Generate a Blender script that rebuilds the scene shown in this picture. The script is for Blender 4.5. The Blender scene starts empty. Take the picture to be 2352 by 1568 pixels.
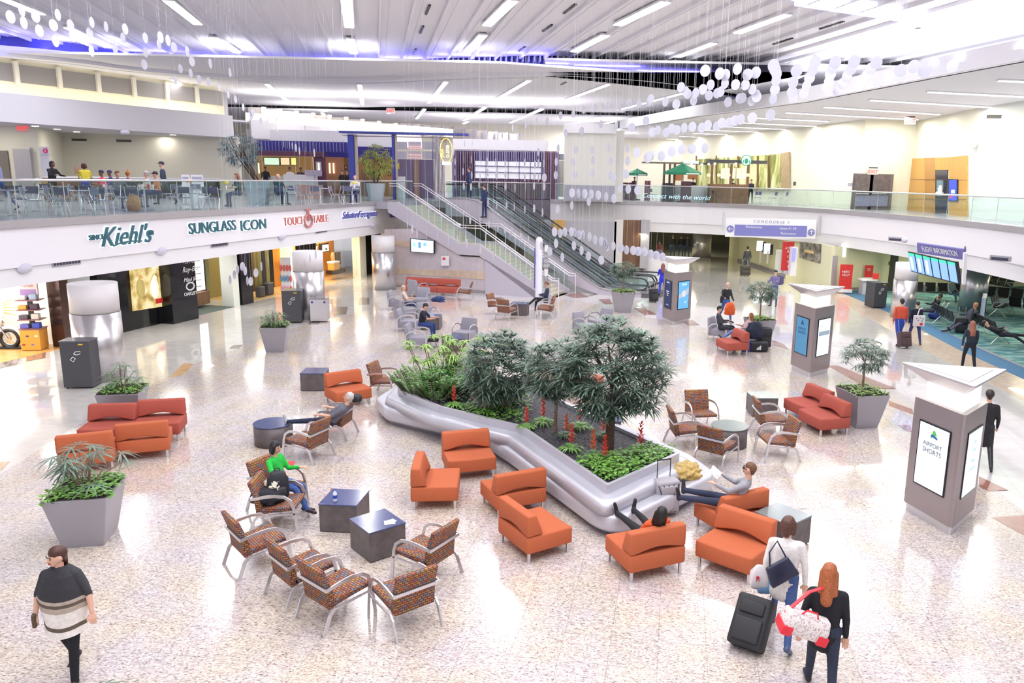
import bpy, bmesh, math, random
import numpy as np
from mathutils import Vector, Matrix
random.seed(7)
S = bpy.context.scene
COL = S.collection
PI = math.pi

# ---------------------------------------------------------------- camera
F_PX, PITCH, ROLL, PX0, CAM_H = 1795.0, 0.2054, 0.0217, 1332.0, 5.914
W_PX, H_PX = 2352.0, 1568.0
_fw = Vector((0, math.cos(PITCH), -math.sin(PITCH)))
_rt = Vector((1, 0, 0)); _up = _rt.cross(_fw)
_r = math.cos(ROLL) * _rt + math.sin(ROLL) * _up
_u = -math.sin(ROLL) * _rt + math.cos(ROLL) * _up
CAM = Vector((0, 0, CAM_H))
cd = bpy.data.cameras.new('camera'); co = bpy.data.objects.new('camera', cd); COL.objects.link(co)
cd.sensor_width = 36.0; cd.lens = 36.0 * F_PX / W_PX; cd.shift_x = -(PX0 - W_PX / 2) / W_PX; cd.shift_y = 0
cd.clip_end = 500; cd.clip_start = 0.1
m = Matrix((_r, _u, -_fw)).transposed().to_4x4(); m.translation = CAM
co.matrix_world = m
S.camera = co

# ---------------------------------------------------------------- world, view, big lights
S.view_settings.view_transform = 'Standard'; S.view_settings.look = 'None'
S.view_settings.gamma = 1; S.view_settings.use_curve_mapping = False
S.view_settings.exposure = 0.08
wd = bpy.data.worlds.new('world'); S.world = wd; wd.use_nodes = True
wd.node_tree.nodes['Background'].inputs[0].default_value = (0.93, 0.92, 1.0, 1)
wd.node_tree.nodes['Background'].inputs[1].default_value = 0.9
S.cycles.use_denoising = True; S.cycles.use_adaptive_sampling = True; S.cycles.adaptive_threshold = .04
S.cycles.max_bounces = 7; S.cycles.diffuse_bounces = 3; S.cycles.glossy_bounces = 3
S.cycles.transparent_max_bounces = 14; S.cycles.transmission_bounces = 3
S.cycles.caustics_reflective = False; S.cycles.caustics_refractive = False
S.cycles.sample_clamp_indirect = 6
ZU = 4.478   # upper floor
def area(name, loc, sx, sy, power, col=(1, 1, 1), rot=(0, 0, 0)):
    l = bpy.data.lights.new(name, 'AREA'); l.shape = 'RECTANGLE'; l.size = sx; l.size_y = sy
    l.energy = power; l.color = col
    o = bpy.data.objects.new(name, l); o.location = loc; o.rotation_euler = rot; COL.objects.link(o)
    return o
def spot(name, loc, power, col=(1, .93, .8), size=60, rot=(0, 0, 0), blend=.7):
    l = bpy.data.lights.new(name, 'SPOT'); l.energy = power; l.color = col; l.spot_size = math.radians(size)
    l.spot_blend = blend; l.shadow_soft_size = .15
    o = bpy.data.objects.new(name, l); o.location = loc; o.rotation_euler = rot; COL.objects.link(o); return o
RIB = math.atan2(-.262, 1.0)          # direction of the ceiling ribs from +Y (as a turn about Z)
RD = Vector((-.2535, .9673, 0)); RN = Vector((.9673, .2535, 0))
# the rows of ceiling luminaires of the high atrium ceiling: power lives here
# ---------------------------------------------------------------- picture <-> place
def ray(px, py):
    return _fw + (px - PX0) / F_PX * _r - (py - H_PX / 2) / F_PX * _u
def at(px, py, z=0.0):                 # point of height z seen at this pixel
    d = ray(px, py); return CAM + d * ((z - CAM_H) / d.z)
def aty(px, py, Y):                    # point at depth Y
    d = ray(px, py); return CAM + d * (Y / d.y)
def onwall(px, py, A, B):              # point on the upright plane through plan points A, B
    n = Vector((-(B[1] - A[1]), B[0] - A[0], 0)); a = Vector((A[0], A[1], 0))
    d = ray(px, py); return CAM + d * ((a - CAM).dot(n) / d.dot(n))

# ---------------------------------------------------------------- materials
MATS = {}
def nd(t, kind, **kw):
    n = t.nodes.new(kind)
    for k, v in kw.items():
        if k in n.inputs.keys(): n.inputs[k].default_value = v
        else: setattr(n, k, v)
    return n
def mat(name, col=(.8, .8, .8), rough=.5, metal=0.0, emit=0.0, ecol=None, spec=None, coat=0.0, noise=0.0, nscale=40.0, sheen=0):
    if name in MATS: return MATS[name]
    m = bpy.data.materials.new(name); m.use_nodes = True; MATS[name] = m
    b = m.node_tree.nodes['Principled BSDF']
    b.inputs['Base Color'].default_value = (*col, 1); b.inputs['Roughness'].default_value = rough
    b.inputs['Metallic'].default_value = metal
    if spec is not None: b.inputs['Specular IOR Level'].default_value = spec
    if coat: b.inputs['Coat Weight'].default_value = coat; b.inputs['Coat Roughness'].default_value = .03
    if emit:
        b.inputs['Emission Color'].default_value = (*(ecol or col), 1); b.inputs['Emission Strength'].default_value = emit
    if noise:
        t = m.node_tree; tc = t.nodes.new('ShaderNodeTexCoord')
        n = nd(t, 'ShaderNodeTexNoise', Scale=nscale, Detail=3.0)
        t.links.new(tc.outputs['Object'], n.inputs['Vector'])
        r = nd(t, 'ShaderNodeMapRange'); r.inputs['From Min'].default_value = .3; r.inputs['From Max'].default_value = .7
        r.inputs['To Min'].default_value = 1 - noise; r.inputs['To Max'].default_value = 1 + noise
        mx = nd(t, 'ShaderNodeMix', data_type='RGBA', blend_type='MULTIPLY'); mx.inputs[0].default_value = 1
        mx.inputs[6].default_value = (*col, 1)
        t.links.new(n.outputs['Fac'], r.inputs['Value']); t.links.new(r.outputs['Result'], mx.inputs[7])
        t.links.new(mx.outputs[2], b.inputs['Base Color'])
    return m
def emitm(name, col, s):
    return mat(name, (0.02, .02, .02) if s > 1.5 else col, .6, emit=s, ecol=col)
def ramp(t, stops, interp='LINEAR'):
    r = t.nodes.new('ShaderNodeValToRGB'); r.color_ramp.interpolation = interp
    e = r.color_ramp.elements
    while len(e) < len(stops): e.new(.5)
    for i, (p, c) in enumerate(stops): e[i].position = p; e[i].color = (*c, 1)
    return r
def glassm(name, tint=(.86, .94, .93), refl=.1):
    if name in MATS: return MATS[name]
    m = bpy.data.materials.new(name); m.use_nodes = True; MATS[name] = m; t = m.node_tree; t.nodes.clear()
    o = nd(t, 'ShaderNodeOutputMaterial'); tr = nd(t, 'ShaderNodeBsdfTransparent'); gl = nd(t, 'ShaderNodeBsdfGlossy')
    tr.inputs[0].default_value = (*tint, 1); gl.inputs['Roughness'].default_value = .02
    lw = nd(t, 'ShaderNodeLayerWeight'); pw = nd(t, 'ShaderNodeMath', operation='POWER'); pw.inputs[1].default_value = 4
    ad = nd(t, 'ShaderNodeMath', operation='MULTIPLY_ADD'); ad.inputs[1].default_value = .6; ad.inputs[2].default_value = refl * .5
    mx = nd(t, 'ShaderNodeMixShader')
    t.links.new(lw.outputs['Facing'], pw.inputs[0]); t.links.new(pw.outputs[0], ad.inputs[0]); t.links.new(ad.outputs[0], mx.inputs[0]); t.links.new(tr.outputs[0], mx.inputs[1]); t.links.new(gl.outputs[0], mx.inputs[2])
    t.links.new(mx.outputs[0], o.inputs[0]); return m

WHITE = mat('white_paint', (.84, .83, .87), .6)
CREAM = mat('cream_paint', (.88, .85, .73), .6)
CEILW = mat('ceiling_white', (.86, .85, .90), .7)
STEEL = mat('brushed_steel', (.62, .60, .62), .28, .9)
ALU = mat('satin_aluminium', (.72, .71, .74), .3, .85)
CHROME = mat('chrome', (.8, .8, .82), .12, 1)
BLACKM = mat('black_plastic', (.015, .015, .018), .4)
BLACKG = mat('black_gloss_stone', (.008, .008, .01), .08)
DARKG = mat('dark_grey', (.06, .06, .07), .5)
ORANGE = mat('orange_wool', (.50, .125, .05), .9, noise=.12, nscale=160)
BRICK = mat('brick_red_wool', (.40, .085, .06), .9, noise=.12, nscale=160)
GREYF = mat('grey_vinyl', (.30, .29, .35), .55)
LAMIN = mat('grey_wood_laminate', (.115, .095, .10), .45, noise=.22, nscale=6)
LAMTOP = mat('laminate_top_violet_reflection', (.07, .085, .20), .12, noise=.05, nscale=30)  # extra blue in the colour stands for violet cove light reflected in the tops
LAMTOPG = mat('green_grey_laminate_top', (.22, .26, .26), .15)
POTM = mat('planter_grey_metal', (.36, .35, .40), .35, .35)
KIOM = mat('kiosk_champagne_metal', (.36, .31, .32), .33, .55)
SKIN = mat('skin_light', (.72, .42, .31), .55); SKIND = mat('skin_brown', (.22, .10, .06), .55)
LIGHTW = emitm('luminaire_white', (1, .97, .92), 3.2)
LIGHTP = emitm('cove_light_violet', (.40, .38, 1.0), 1.7)
GLASS = glassm('railing_glass')

# ---------------------------------------------------------------- meshes
class MB:
    def __init__(s): s.v = []; s.f = []; s.mi = []; s.cur = 0
    def add(s, vs, fs):
        o = len(s.v); s.v += [tuple(v) for v in vs]; s.f += [tuple(i + o for i in f) for f in fs]; s.mi += [s.cur] * len(fs); return s
    def box(s, c, d, rz=0.0, M=None):
        hx, hy, hz = d[0] / 2, d[1] / 2, d[2] / 2
        vs = [Vector((x, y, z)) for z in (-hz, hz) for x, y in ((-hx, -hy), (hx, -hy), (hx, hy), (-hx, hy))]
        if rz: R = Matrix.Rotation(rz, 3, 'Z'); vs = [R @ v for v in vs]
        if M is not None: vs = [M @ v for v in vs]
        vs = [v + Vector(c) for v in vs]
        return s.add(vs, [(3, 2, 1, 0), (4, 5, 6, 7), (0, 1, 5, 4), (1, 2, 6, 5), (2, 3, 7, 6), (3, 0, 4, 7)])
    def hexa(s, b, t):                  # b, t: matching loops
        n = len(b); fs = [tuple(range(n - 1, -1, -1)), tuple(range(n, 2 * n))]
        fs += [(i, (i + 1) % n, (i + 1) % n + n, i + n) for i in range(n)]
        return s.add(list(b) + list(t), fs)
    def prism(s, pts, z0, z1):
        return s.hexa([(p[0], p[1], z0) for p in pts], [(p[0], p[1], z1) for p in pts])
    def loft(s, rings, cap=True, close=True):
        n = len(rings[0]); vs = [p for r in rings for p in r]; fs = []
        for k in range(len(rings) - 1):
            for i in range(n if close else n - 1):
                j = (i + 1) % n; fs.append((k * n + i, k * n + j, (k + 1) * n + j, (k + 1) * n + i))
        if cap: fs += [tuple(range(n - 1, -1, -1)), tuple((len(rings) - 1) * n + i for i in range(n))]
        return s.add(vs, fs)
    def lathe(s, prof, c=(0, 0, 0), n=24):
        return s.loft([[(c[0] + r * math.cos(2 * PI * i / n), c[1] + r * math.sin(2 * PI * i / n), c[2] + z) for i in range(n)] for r, z in prof])
    def bar(s, a, b, w, h=None, up=(0, 0, 1)):
        a, b = Vector(a), Vector(b); h = h or w; d = (b - a).normalized(); u = Vector(up)
        r = d.cross(u); r = r.normalized() if r.length > 1e-4 else Vector((1, 0, 0)); u = r.cross(d)
        R = lambda p: [p + r * w / 2 * x + u * h / 2 * y for x, y in ((-1, -1), (1, -1), (1, 1), (-1, 1))]
        return s.loft([R(a), R(b)])
    def tube(s, pts, r, n=8, flat=None, up=(0, 0, 1)):
        pts = [Vector(p) for p in pts]; rings = []
        for i, p in enumerate(pts):
            d = (pts[min(i + 1, len(pts) - 1)] - pts[max(i - 1, 0)]).normalized(); u = Vector(up)
            a = d.cross(u); a = a.normalized() if a.length > 1e-3 else Vector((1, 0, 0)); b = a.cross(d)
            rr = r[i] if isinstance(r, (list, tuple)) else r
            fb = rr if flat is None else flat
            if n == 4: rings.append([p + a * rr * x + b * fb * y for x, y in ((-1, -1), (1, -1), (1, 1), (-1, 1))])
            else: rings.append([p + a * rr * math.cos(2 * PI * k / n) + b * fb * math.sin(2 * PI * k / n) for k in range(n)])
        return s.loft(rings)
    def ball(s, c, r, n=12, k=8, M=None):
        r = r if isinstance(r, (tuple, list)) else (r, r, r); rings = []
        for j in range(1, k):
            t = PI * j / k - PI / 2
            ring = [Vector((r[0] * math.cos(t) * math.cos(2 * PI * i / n), r[1] * math.cos(t) * math.sin(2 * PI * i / n), r[2] * math.sin(t))) for i in range(n)]
            rings.append([Vector(c) + (M @ q if M is not None else q) for q in ring])
        return s.loft(rings)
    def mesh(s, name, mats, smooth=False, bevel=0, seg=2, angle=.6, uv=True):
        me = bpy.data.meshes.new(name); me.from_pydata(s.v, [], s.f); me.update()
        if bevel:
            bm = bmesh.new(); bm.from_mesh(me); bmesh.ops.recalc_face_normals(bm, faces=bm.faces)
            es = [e for e in bm.edges if len(e.link_faces) == 2 and e.calc_face_angle(0) > angle]
            bmesh.ops.bevel(bm, geom=es, offset=bevel, segments=seg, affect='EDGES', profile=.5, clamp_overlap=True)
            bm.to_mesh(me); bm.free()
        else:
            bm = bmesh.new(); bm.from_mesh(me)
            for i, f in enumerate(bm.faces): f.material_index = s.mi[i] if i < len(s.mi) else 0
            bmesh.ops.recalc_face_normals(bm, faces=bm.faces); bm.to_mesh(me); bm.free()
        for mm in (mats if isinstance(mats, (list, tuple)) else [mats]): me.materials.append(mm)
        if smooth: me.polygons.foreach_set('use_smooth', [True] * len(me.polygons))
        if smooth and bevel: pass
        if uv: boxuv(me)
        return me
    def build(s, name, mats, parent=None, smooth=False, bevel=0, seg=2, angle=.6, uv=True):
        o = bpy.data.objects.new(name, s.mesh(name, mats, smooth, bevel, seg, angle, uv)); COL.objects.link(o)
        if parent is not None: o.parent = parent
        if smooth == 'auto' or (smooth and bevel):
            for p in o.data.polygons: p.use_smooth = True
        return o
def boxuv(me):
    n = len(me.loops)
    if not n: return
    uvl = me.uv_layers.new(name='uv')
    co_ = np.empty(len(me.vertices) * 3); me.vertices.foreach_get('co', co_); co_ = co_.reshape(-1, 3)
    vi = np.empty(n, dtype=np.int32); me.loops.foreach_get('vertex_index', vi)
    no = np.empty(len(me.polygons) * 3); me.polygons.foreach_get('normal', no); no = np.abs(no.reshape(-1, 3))
    lt = np.empty(len(me.polygons), dtype=np.int32); me.polygons.foreach_get('loop_total', lt)
    ax = np.repeat(no.argmax(1), lt); P = co_[vi]
    uv = np.where((ax == 0)[:, None], P[:, [1, 2]], np.where((ax == 1)[:, None], P[:, [0, 2]], P[:, [0, 1]]))
    uvl.data.foreach_set('uv', uv.astype(np.float32).ravel())

def tag(o, label, cat, group=None, kind=None):
    if label: o['label'] = label
    if cat: o['category'] = cat
    if group: o['group'] = group
    if kind: o['kind'] = kind
    return o
def root(name, loc=(0, 0, 0), rz=0.0, label=None, cat=None, group=None):
    o = bpy.data.objects.new(name, None); COL.objects.link(o); o.location = loc; o.rotation_euler = (0, 0, rz)
    o.empty_display_size = .2
    return tag(o, label, cat, group)
def dup(o, loc, rz=0.0, label=None, group=None, sc=None):
    c = o.copy(); COL.objects.link(c); c.location = loc; c.rotation_euler = (0, 0, rz)
    if label: c['label'] = label
    if group: c['group'] = group
    if sc: c.scale = (sc, sc, sc)
    for ch in list(o.children):
        d = ch.copy(); COL.objects.link(d); d.parent = c
        for g in list(ch.children):
            e = g.copy(); COL.objects.link(e); e.parent = d
    return c
USED = set()
def place(o, loc, rz=0.0, label=None, group=None, sc=None):   # first call moves the prototype itself, later ones copy it
    if o.name not in USED:
        USED.add(o.name); o.location = loc; o.rotation_euler = (0, 0, rz)
        if label: o['label'] = label
        if group: o['group'] = group
        if sc: o.scale = (sc, sc, sc)
        return o
    return dup(o, loc, rz, label, group, sc)
def struct(name, mb, m, **kw):
    o = mb.build(name, m, **kw); o['kind'] = 'structure'; return o
def text(s, size, loc, right, up, m, parent=None, name='lettering', ext=.01, off=0.0, align='CENTER', shear=0.0, sx=1.0):
    c = bpy.data.curves.new(name, 'FONT'); c.body = s; c.size = size; c.extrude = ext; c.offset = off; c.shear = shear
    c.align_x = align; c.align_y = 'CENTER'; c.resolution_u = 3
    c.materials.append(m); tmp = bpy.data.objects.new('tmp', c); COL.objects.link(tmp); dg = bpy.context.evaluated_depsgraph_get(); dg.update()
    me = bpy.data.meshes.new_from_object(tmp.evaluated_get(dg)); bpy.data.objects.remove(tmp); bpy.data.curves.remove(c)
    o = bpy.data.objects.new(name, me); COL.objects.link(o)
    r = Vector(right).normalized(); n = r.cross(Vector(up)).normalized(); u = n.cross(r)
    M = Matrix((r * sx, u, n)).transposed().to_4x4(); M.translation = Vector(loc)
    o.matrix_world = M
    if parent is not None:
        o.parent = parent; o.matrix_parent_inverse = Matrix.Identity(4)
        pm = Matrix.LocRotScale(parent.location, parent.rotation_euler.to_quaternion(), parent.scale)
        o.matrix_basis = pm.inverted() @ M
    return o
def quadpx(name, pts, thick, m, parent=None):   # a flat panel through four places, given a thickness away from the viewer
    pts = [Vector(p) for p in pts]; n = (pts[1] - pts[0]).cross(pts[3] - pts[0]).normalized()
    if n.dot(pts[0] - CAM) < 0: n = -n
    return MB().hexa(pts, [p + n * thick for p in pts]).build(name, m, parent)
GROUNDED = set('back_panel blade bar_wall pillar_face pillar_trim dark_bar counter_front back_wall dark_pier side_wall side_counter brown_panel white_box post counter back_counter pastry_case bottle_rack shelf_body rack banner_sheet salmon_base tower_face tower_side door_leaf door_frame menu_board'.split())
def boxpx(name, x0, y0, x1, y1, Y, thick, m, parent=None, bevel=0):   # upright box facing -Y at depth Y
    a = aty(x0, y0, Y); b = aty(x1, y1, Y)
    if name in GROUNDED and -.4 < b.z - ZU < 1.5: b.z = ZU
    mb = MB().box(((a.x + b.x) / 2, Y + thick / 2, (a.z + b.z) / 2), (abs(b.x - a.x), thick, abs(a.z - b.z)))
    return mb.build(name, m, parent, bevel=bevel)
def rpoly(pts, rad, n=7):               # rounded plan polygon
    out = []; N = len(pts)
    for i in range(N):
        p = Vector(pts[i]); a = Vector(pts[i - 1]); b = Vector(pts[(i + 1) % N]); r = rad[i] if isinstance(rad, (list, tuple)) else rad
        d1 = (a - p).normalized(); d2 = (b - p).normalized(); ang = d1.angle(d2)
        t = min(r / max(math.tan(ang / 2), .05), (a - p).length * .49, (b - p).length * .49)
        p1 = p + d1 * t; p2 = p + d2 * t
        for k in range(n + 1):
            s = k / n; out.append(tuple((1 - s) ** 2 * p1 + 2 * s * (1 - s) * p + s * s * p2))
    return out
def inset(pts, d):                      # positive d moves inwards on a counter-clockwise polygon
    N = len(pts); out = []
    for i in range(N):
        a = Vector(pts[i - 1]); p = Vector(pts[i]); b = Vector(pts[(i + 1) % N])
        e1 = (p - a).normalized(); e2 = (b - p).normalized()
        n1 = Vector((-e1.y, e1.x)); n2 = Vector((-e2.y, e2.x)); m_ = n1 + n2
        out.append(tuple(p + m_ * (d / max(m_.dot(n1), .4))))
    return out
# ---------------------------------------------------------------- procedural surface materials
def granite():
    m = bpy.data.materials.new('granite_tile'); m.use_nodes = True; t = m.node_tree; b = t.nodes['Principled BSDF']; L = t.links.new
    tc = t.nodes.new('ShaderNodeTexCoord'); mp = nd(t, 'ShaderNodeMapping'); mp.inputs['Rotation'].default_value = (0, 0, .7); mp.inputs['Scale'].default_value = (1, 2.0, 1)
    L(tc.outputs['Object'], mp.inputs[0])
    n1 = nd(t, 'ShaderNodeTexNoise', Scale=26.0, Detail=6.0, Roughness=.72, Distortion=.6); L(mp.outputs[0], n1.inputs['Vector'])
    n2 = nd(t, 'ShaderNodeTexNoise', Scale=1.1, Detail=2.0); L(tc.outputs['Object'], n2.inputs['Vector'])
    n3 = nd(t, 'ShaderNodeTexNoise', Scale=9.0, Detail=4.0, Roughness=.6); L(mp.outputs[0], n3.inputs['Vector'])
    r1 = ramp(t, [(0, (.10, .085, .10)), (.39, (.22, .19, .20)), (.46, (.68, .62, .56)), (.56, (.84, .80, .77)), (1, (.90, .88, .87))]); L(n1.outputs['Fac'], r1.inputs[0])
    r3 = ramp(t, [(0, (.62, .56, .62)), (.42, (.80, .74, .76)), (.55, (1, 1, 1)), (1, (1, 1, 1))]); L(n3.outputs['Fac'], r3.inputs[0])
    r2 = ramp(t, [(.35, (.96, .91, .80)), (.65, (.91, .89, .94))]); L(n2.outputs['Fac'], r2.inputs[0])
    m1 = nd(t, 'ShaderNodeMix', data_type='RGBA', blend_type='MULTIPLY'); m1.inputs[0].default_value = 1
    m2 = nd(t, 'ShaderNodeMix', data_type='RGBA', blend_type='MULTIPLY'); m2.inputs[0].default_value = .8
    L(r1.outputs[0], m1.inputs[6]); L(r2.outputs[0], m1.inputs[7]); L(m1.outputs[2], m2.inputs[6]); L(r3.outputs[0], m2.inputs[7])
    br = nd(t, 'ShaderNodeTexBrick', offset=0.0); br.inputs['Scale'].default_value = 1.0; br.inputs['Brick Width'].default_value = .62; br.inputs['Row Height'].default_value = .62
    br.inputs['Mortar Size'].default_value = .006; br.inputs['Color1'].default_value = (1, 1, 1, 1); br.inputs['Color2'].default_value = (.94, .94, .95, 1); br.inputs['Mortar'].default_value = (.72, .70, .72, 1)
    mq = nd(t, 'ShaderNodeMapping'); mq.inputs['Rotation'].default_value = (0, 0, .12); L(tc.outputs['Object'], mq.inputs[0]); L(mq.outputs[0], br.inputs['Vector'])
    m3 = nd(t, 'ShaderNodeMix', data_type='RGBA', blend_type='MULTIPLY'); m3.inputs[0].default_value = 1
    L(m2.outputs[2], m3.inputs[6]); L(br.outputs[0], m3.inputs[7]); L(m3.outputs[2], b.inputs['Base Color'])
    b.inputs['Roughness'].default_value = .16; b.inputs['Specular IOR Level'].default_value = .65; b.inputs['Coat Weight'].default_value = .5; b.inputs['Coat Roughness'].default_value = .03
    return m
def tilefloor(name, c1, c2, mortar, w=.9, h=.9, rot=.15, rough=.08, coat=.6, ms=.006, noise=.06):
    m = bpy.data.materials.new(name); m.use_nodes = True; t = m.node_tree; b = t.nodes['Principled BSDF']; L = t.links.new
    tc = t.nodes.new('ShaderNodeTexCoord'); mp = nd(t, 'ShaderNodeMapping'); mp.inputs['Rotation'].default_value = (0, 0, rot); L(tc.outputs['Object'], mp.inputs[0])
    br = nd(t, 'ShaderNodeTexBrick', offset=0.0); br.inputs['Scale'].default_value = 1; br.inputs['Brick Width'].default_value = w; br.inputs['Row Height'].default_value = h
    br.inputs['Mortar Size'].default_value = ms; br.inputs['Color1'].default_value = (*c1, 1); br.inputs['Color2'].default_value = (*c2, 1); br.inputs['Mortar'].default_value = (*mortar, 1)
    L(mp.outputs[0], br.inputs['Vector'])
    n = nd(t, 'ShaderNodeTexNoise', Scale=3.0, Detail=5.0); L(tc.outputs['Object'], n.inputs['Vector'])
    r = ramp(t, [(.3, (1 - noise * 2,) * 3), (.7, (1, 1, 1))]); L(n.outputs['Fac'], r.inputs[0])
    mx = nd(t, 'ShaderNodeMix', data_type='RGBA', blend_type='MULTIPLY'); mx.inputs[0].default_value = 1; L(br.outputs[0], mx.inputs[6]); L(r.outputs[0], mx.inputs[7]); L(mx.outputs[2], b.inputs['Base Color'])
    b.inputs['Roughness'].default_value = rough; b.inputs['Coat Weight'].default_value = coat; b.inputs['Coat Roughness'].default_value = .03
    return m
def carpetm():
    m = bpy.data.materials.new('teal_carpet'); m.use_nodes = True; t = m.node_tree; b = t.nodes['Principled BSDF']; L = t.links.new
    tc = t.nodes.new('ShaderNodeTexCoord'); mp = nd(t, 'ShaderNodeMapping'); mp.inputs['Scale'].default_value = (.5, 2.2, 1); mp.inputs['Rotation'].default_value = (0, 0, .4); L(tc.outputs['Object'], mp.inputs[0])
    n = nd(t, 'ShaderNodeTexNoise', Scale=2.2, Detail=2.0, Distortion=1.2); L(mp.outputs[0], n.inputs['Vector'])
    r = ramp(t, [(.40, (.045, .17, .20)), (.52, (.12, .30, .30)), (.60, (.30, .46, .42))], 'LINEAR'); L(n.outputs['Fac'], r.inputs[0]); L(r.outputs[0], b.inputs['Base Color'])
    b.inputs['Roughness'].default_value = .95; return m
def woodm(name, c1, c2, scale=4, rough=.35, dirx=True):
    m = bpy.data.materials.new(name); m.use_nodes = True; t = m.node_tree; b = t.nodes['Principled BSDF']; L = t.links.new
    tc = t.nodes.new('ShaderNodeTexCoord'); mp = nd(t, 'ShaderNodeMapping'); mp.inputs['Scale'].default_value = (1, 12, 12) if dirx else (12, 12, 1); L(tc.outputs['Object'], mp.inputs[0])
    n = nd(t, 'ShaderNodeTexNoise', Scale=float(scale) / 4, Detail=4.0); L(mp.outputs[0], n.inputs['Vector'])
    r = ramp(t, [(.3, c1), (.7, c2)]); L(n.outputs['Fac'], r.inputs[0]); L(r.outputs[0], b.inputs['Base Color']); b.inputs['Roughness'].default_value = rough; return m
GRANITE = granite()
TILE = tilefloor('pale_tile', (.74, .72, .70), (.79, .76, .73), (.60, .58, .56), .9, .9, .22, .10, .8)
TILEU = tilefloor('upper_tile', (.42, .41, .46), (.48, .46, .52), (.33, .32, .38), .6, .6, .22, .25, .2)
CARPET = carpetm(); CARPETB = mat('blue_carpet_border', (.06, .16, .28), .95, noise=.1, nscale=30)
WOODF = woodm('orange_wood_floor', (.62, .30, .08), (.80, .45, .15), 4, .25)
WOODO = woodm('honey_wood', (.58, .31, .07), (.66, .38, .10), 3, .4, False)
WOODD = woodm('brown_wood', (.16, .08, .04), (.25, .13, .07), 3, .4, False)
STONE = tilefloor('lilac_stone', (.58, .53, .60), (.62, .56, .60), (.50, .45, .52), 1.2, .6, 0, .4, 0)
BEIGETILE = mat('beige_stone_inlay', (.62, .50, .40), .25, noise=.12, nscale=5, coat=.4)
REDT = mat('red_stone_inlay', (.30, .115, .09), .2, noise=.15, nscale=5, coat=.6)
ORAT = mat('orange_stone_inlay', (.62, .36, .15), .2, noise=.2, nscale=3, coat=.6)
BRNT = mat('brown_stone_inlay', (.20, .155, .14), .2, noise=.15, nscale=5, coat=.6)
TRIMG = mat('grey_ledge', (.46, .44, .47), .35, .4); FASC = mat('fascia_paint', (.86, .84, .90), .5); BASEG = mat('baseboard_grey', (.30, .28, .30), .5)
VIOW = mat('violet_backing', (.10, .10, .45), .7)

# ---------------------------------------------------------------- ground floor
struct('floor', MB().box((0, 40, -.1), (110, 110, .2)), TILE)
gp = [(-11.5, 1), (-11.3, 14.4), (-12.0, 19.5), (-12.0, 23.7), (-11.67, 26), (-10.96, 30.5), (-9.6, 33.8), (-7.2, 37.2), (-.5, 38.6), (1.4, 36.5), (3.2, 33.8), (5.2, 31.5), (7.4, 28.5), (8.1, 26), (8.7, 23), (8.8, 20), (8.3, 17.5), (8.4, 15), (8.3, 12), (7.5, 5), (7, 1)]
struct('floor_granite', MB().prism(gp[::-1], .001, .006), GRANITE)
struct('floor_carpet', MB().prism([(14.9, 15), (48, 15), (48, 60), (18, 60), (18, 47), (15.6, 44.0), (15.3, 36)], .001, .010), CARPET)
struct('floor_carpet_border', MB().prism([(14.05, 15), (14.05, 28.5), (14.6, 36.4), (14.5, 43.9), (15.8, 44.1), (15.35, 36.0), (14.95, 28), (14.95, 15)], .002, .013), CARPETB)
struct('floor_beige_band', MB().prism([(12.6, 15), (12.7, 28.5), (13.2, 36.4), (13.4, 43.5), (14.5, 43.9), (14.6, 36.4), (14.05, 28.5), (14.05, 15)], .001, .007), BEIGETILE)
def inlay(pts, m, name='floor_inlay'):
    q = [at(x, y, 0) for x, y in pts]; return struct(name, MB().prism([(p.x, p.y) for p in q], .002, .010), m)
for p in ([(1295, 677), (1330, 671), (1352, 682), (1320, 684)], [(1375, 688), (1400, 686), (1407, 698), (1390, 699)], [(1455, 708), (1478, 706), (1508, 722), (1480, 723)],
          [(1565, 736), (1590, 735), (1606, 746), (1580, 747)], [(1773, 781), (1800, 790), (1812, 803), (1775, 792)], [(1900, 840), (1925, 840), (2058, 893), (1995, 893)],
          [(2040, 920), (2095, 940), (2098, 952), (2042, 932)], [(2062, 977), (2090, 976), (2095, 993), (2080, 990)], [(2248, 1094), (2315, 1126), (2270, 1129), (2249, 1118)], [(2278, 1189), (2352, 1184), (2352, 1230)]):
    inlay(p, REDT)
for p in ([(422, 834), (446, 836), (420, 862), (388, 868)], [(0, 1062), (22, 1060), (0, 1082)]): inlay(p, ORAT)
for p in ([(776, 705), (799, 705), (795, 722), (768, 722)], [(826, 684), (848, 684), (848, 699), (824, 699)], [(536, 793), (557, 792), (549, 800), (527, 800)], [(62, 818), (105, 808), (104, 822), (60, 830)], [(0, 832), (45, 822), (40, 836), (0, 846)], [(712, 738), (738, 737), (732, 745), (708, 745)]): inlay(p, BRNT)

# ---------------------------------------------------------------- upper slabs, fascias
LD = Vector((.1855, .9826)); LP = lambda Y: -15.44 + .189 * (Y - 20.56)
Lp = [(LP(12), 12), (LP(24), 24), (LP(34), 34), (LP(45.3), 45.3), (-9.85, 46.2), (-9.85, 50)]
Rp0 = [(-2.2, 54), (2.69, 53.9), (7.8, 53.0), (11.3, 50.3), (13.6, 47.0), (15.2, 42.5), (16.3, 36.5), (16.55, 30.0), (16.2, 22), (15.8, 14)]
def smooth(pts, n=5):
    out = []; P = [Vector(p) for p in pts]
    for i in range(len(P) - 1):
        a, b, c, d = P[max(i - 1, 0)], P[i], P[i + 1], P[min(i + 2, len(P) - 1)]
        for k in range(n):
            t = k / n; out.append(tuple(.5 * ((2 * b) + (c - a) * t + (2 * a - 5 * b + 4 * c - d) * t * t + (3 * b - a - 3 * c + d) * t ** 3)))
    out.append(tuple(P[-1])); return out
Rp = smooth(Rp0)
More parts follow.
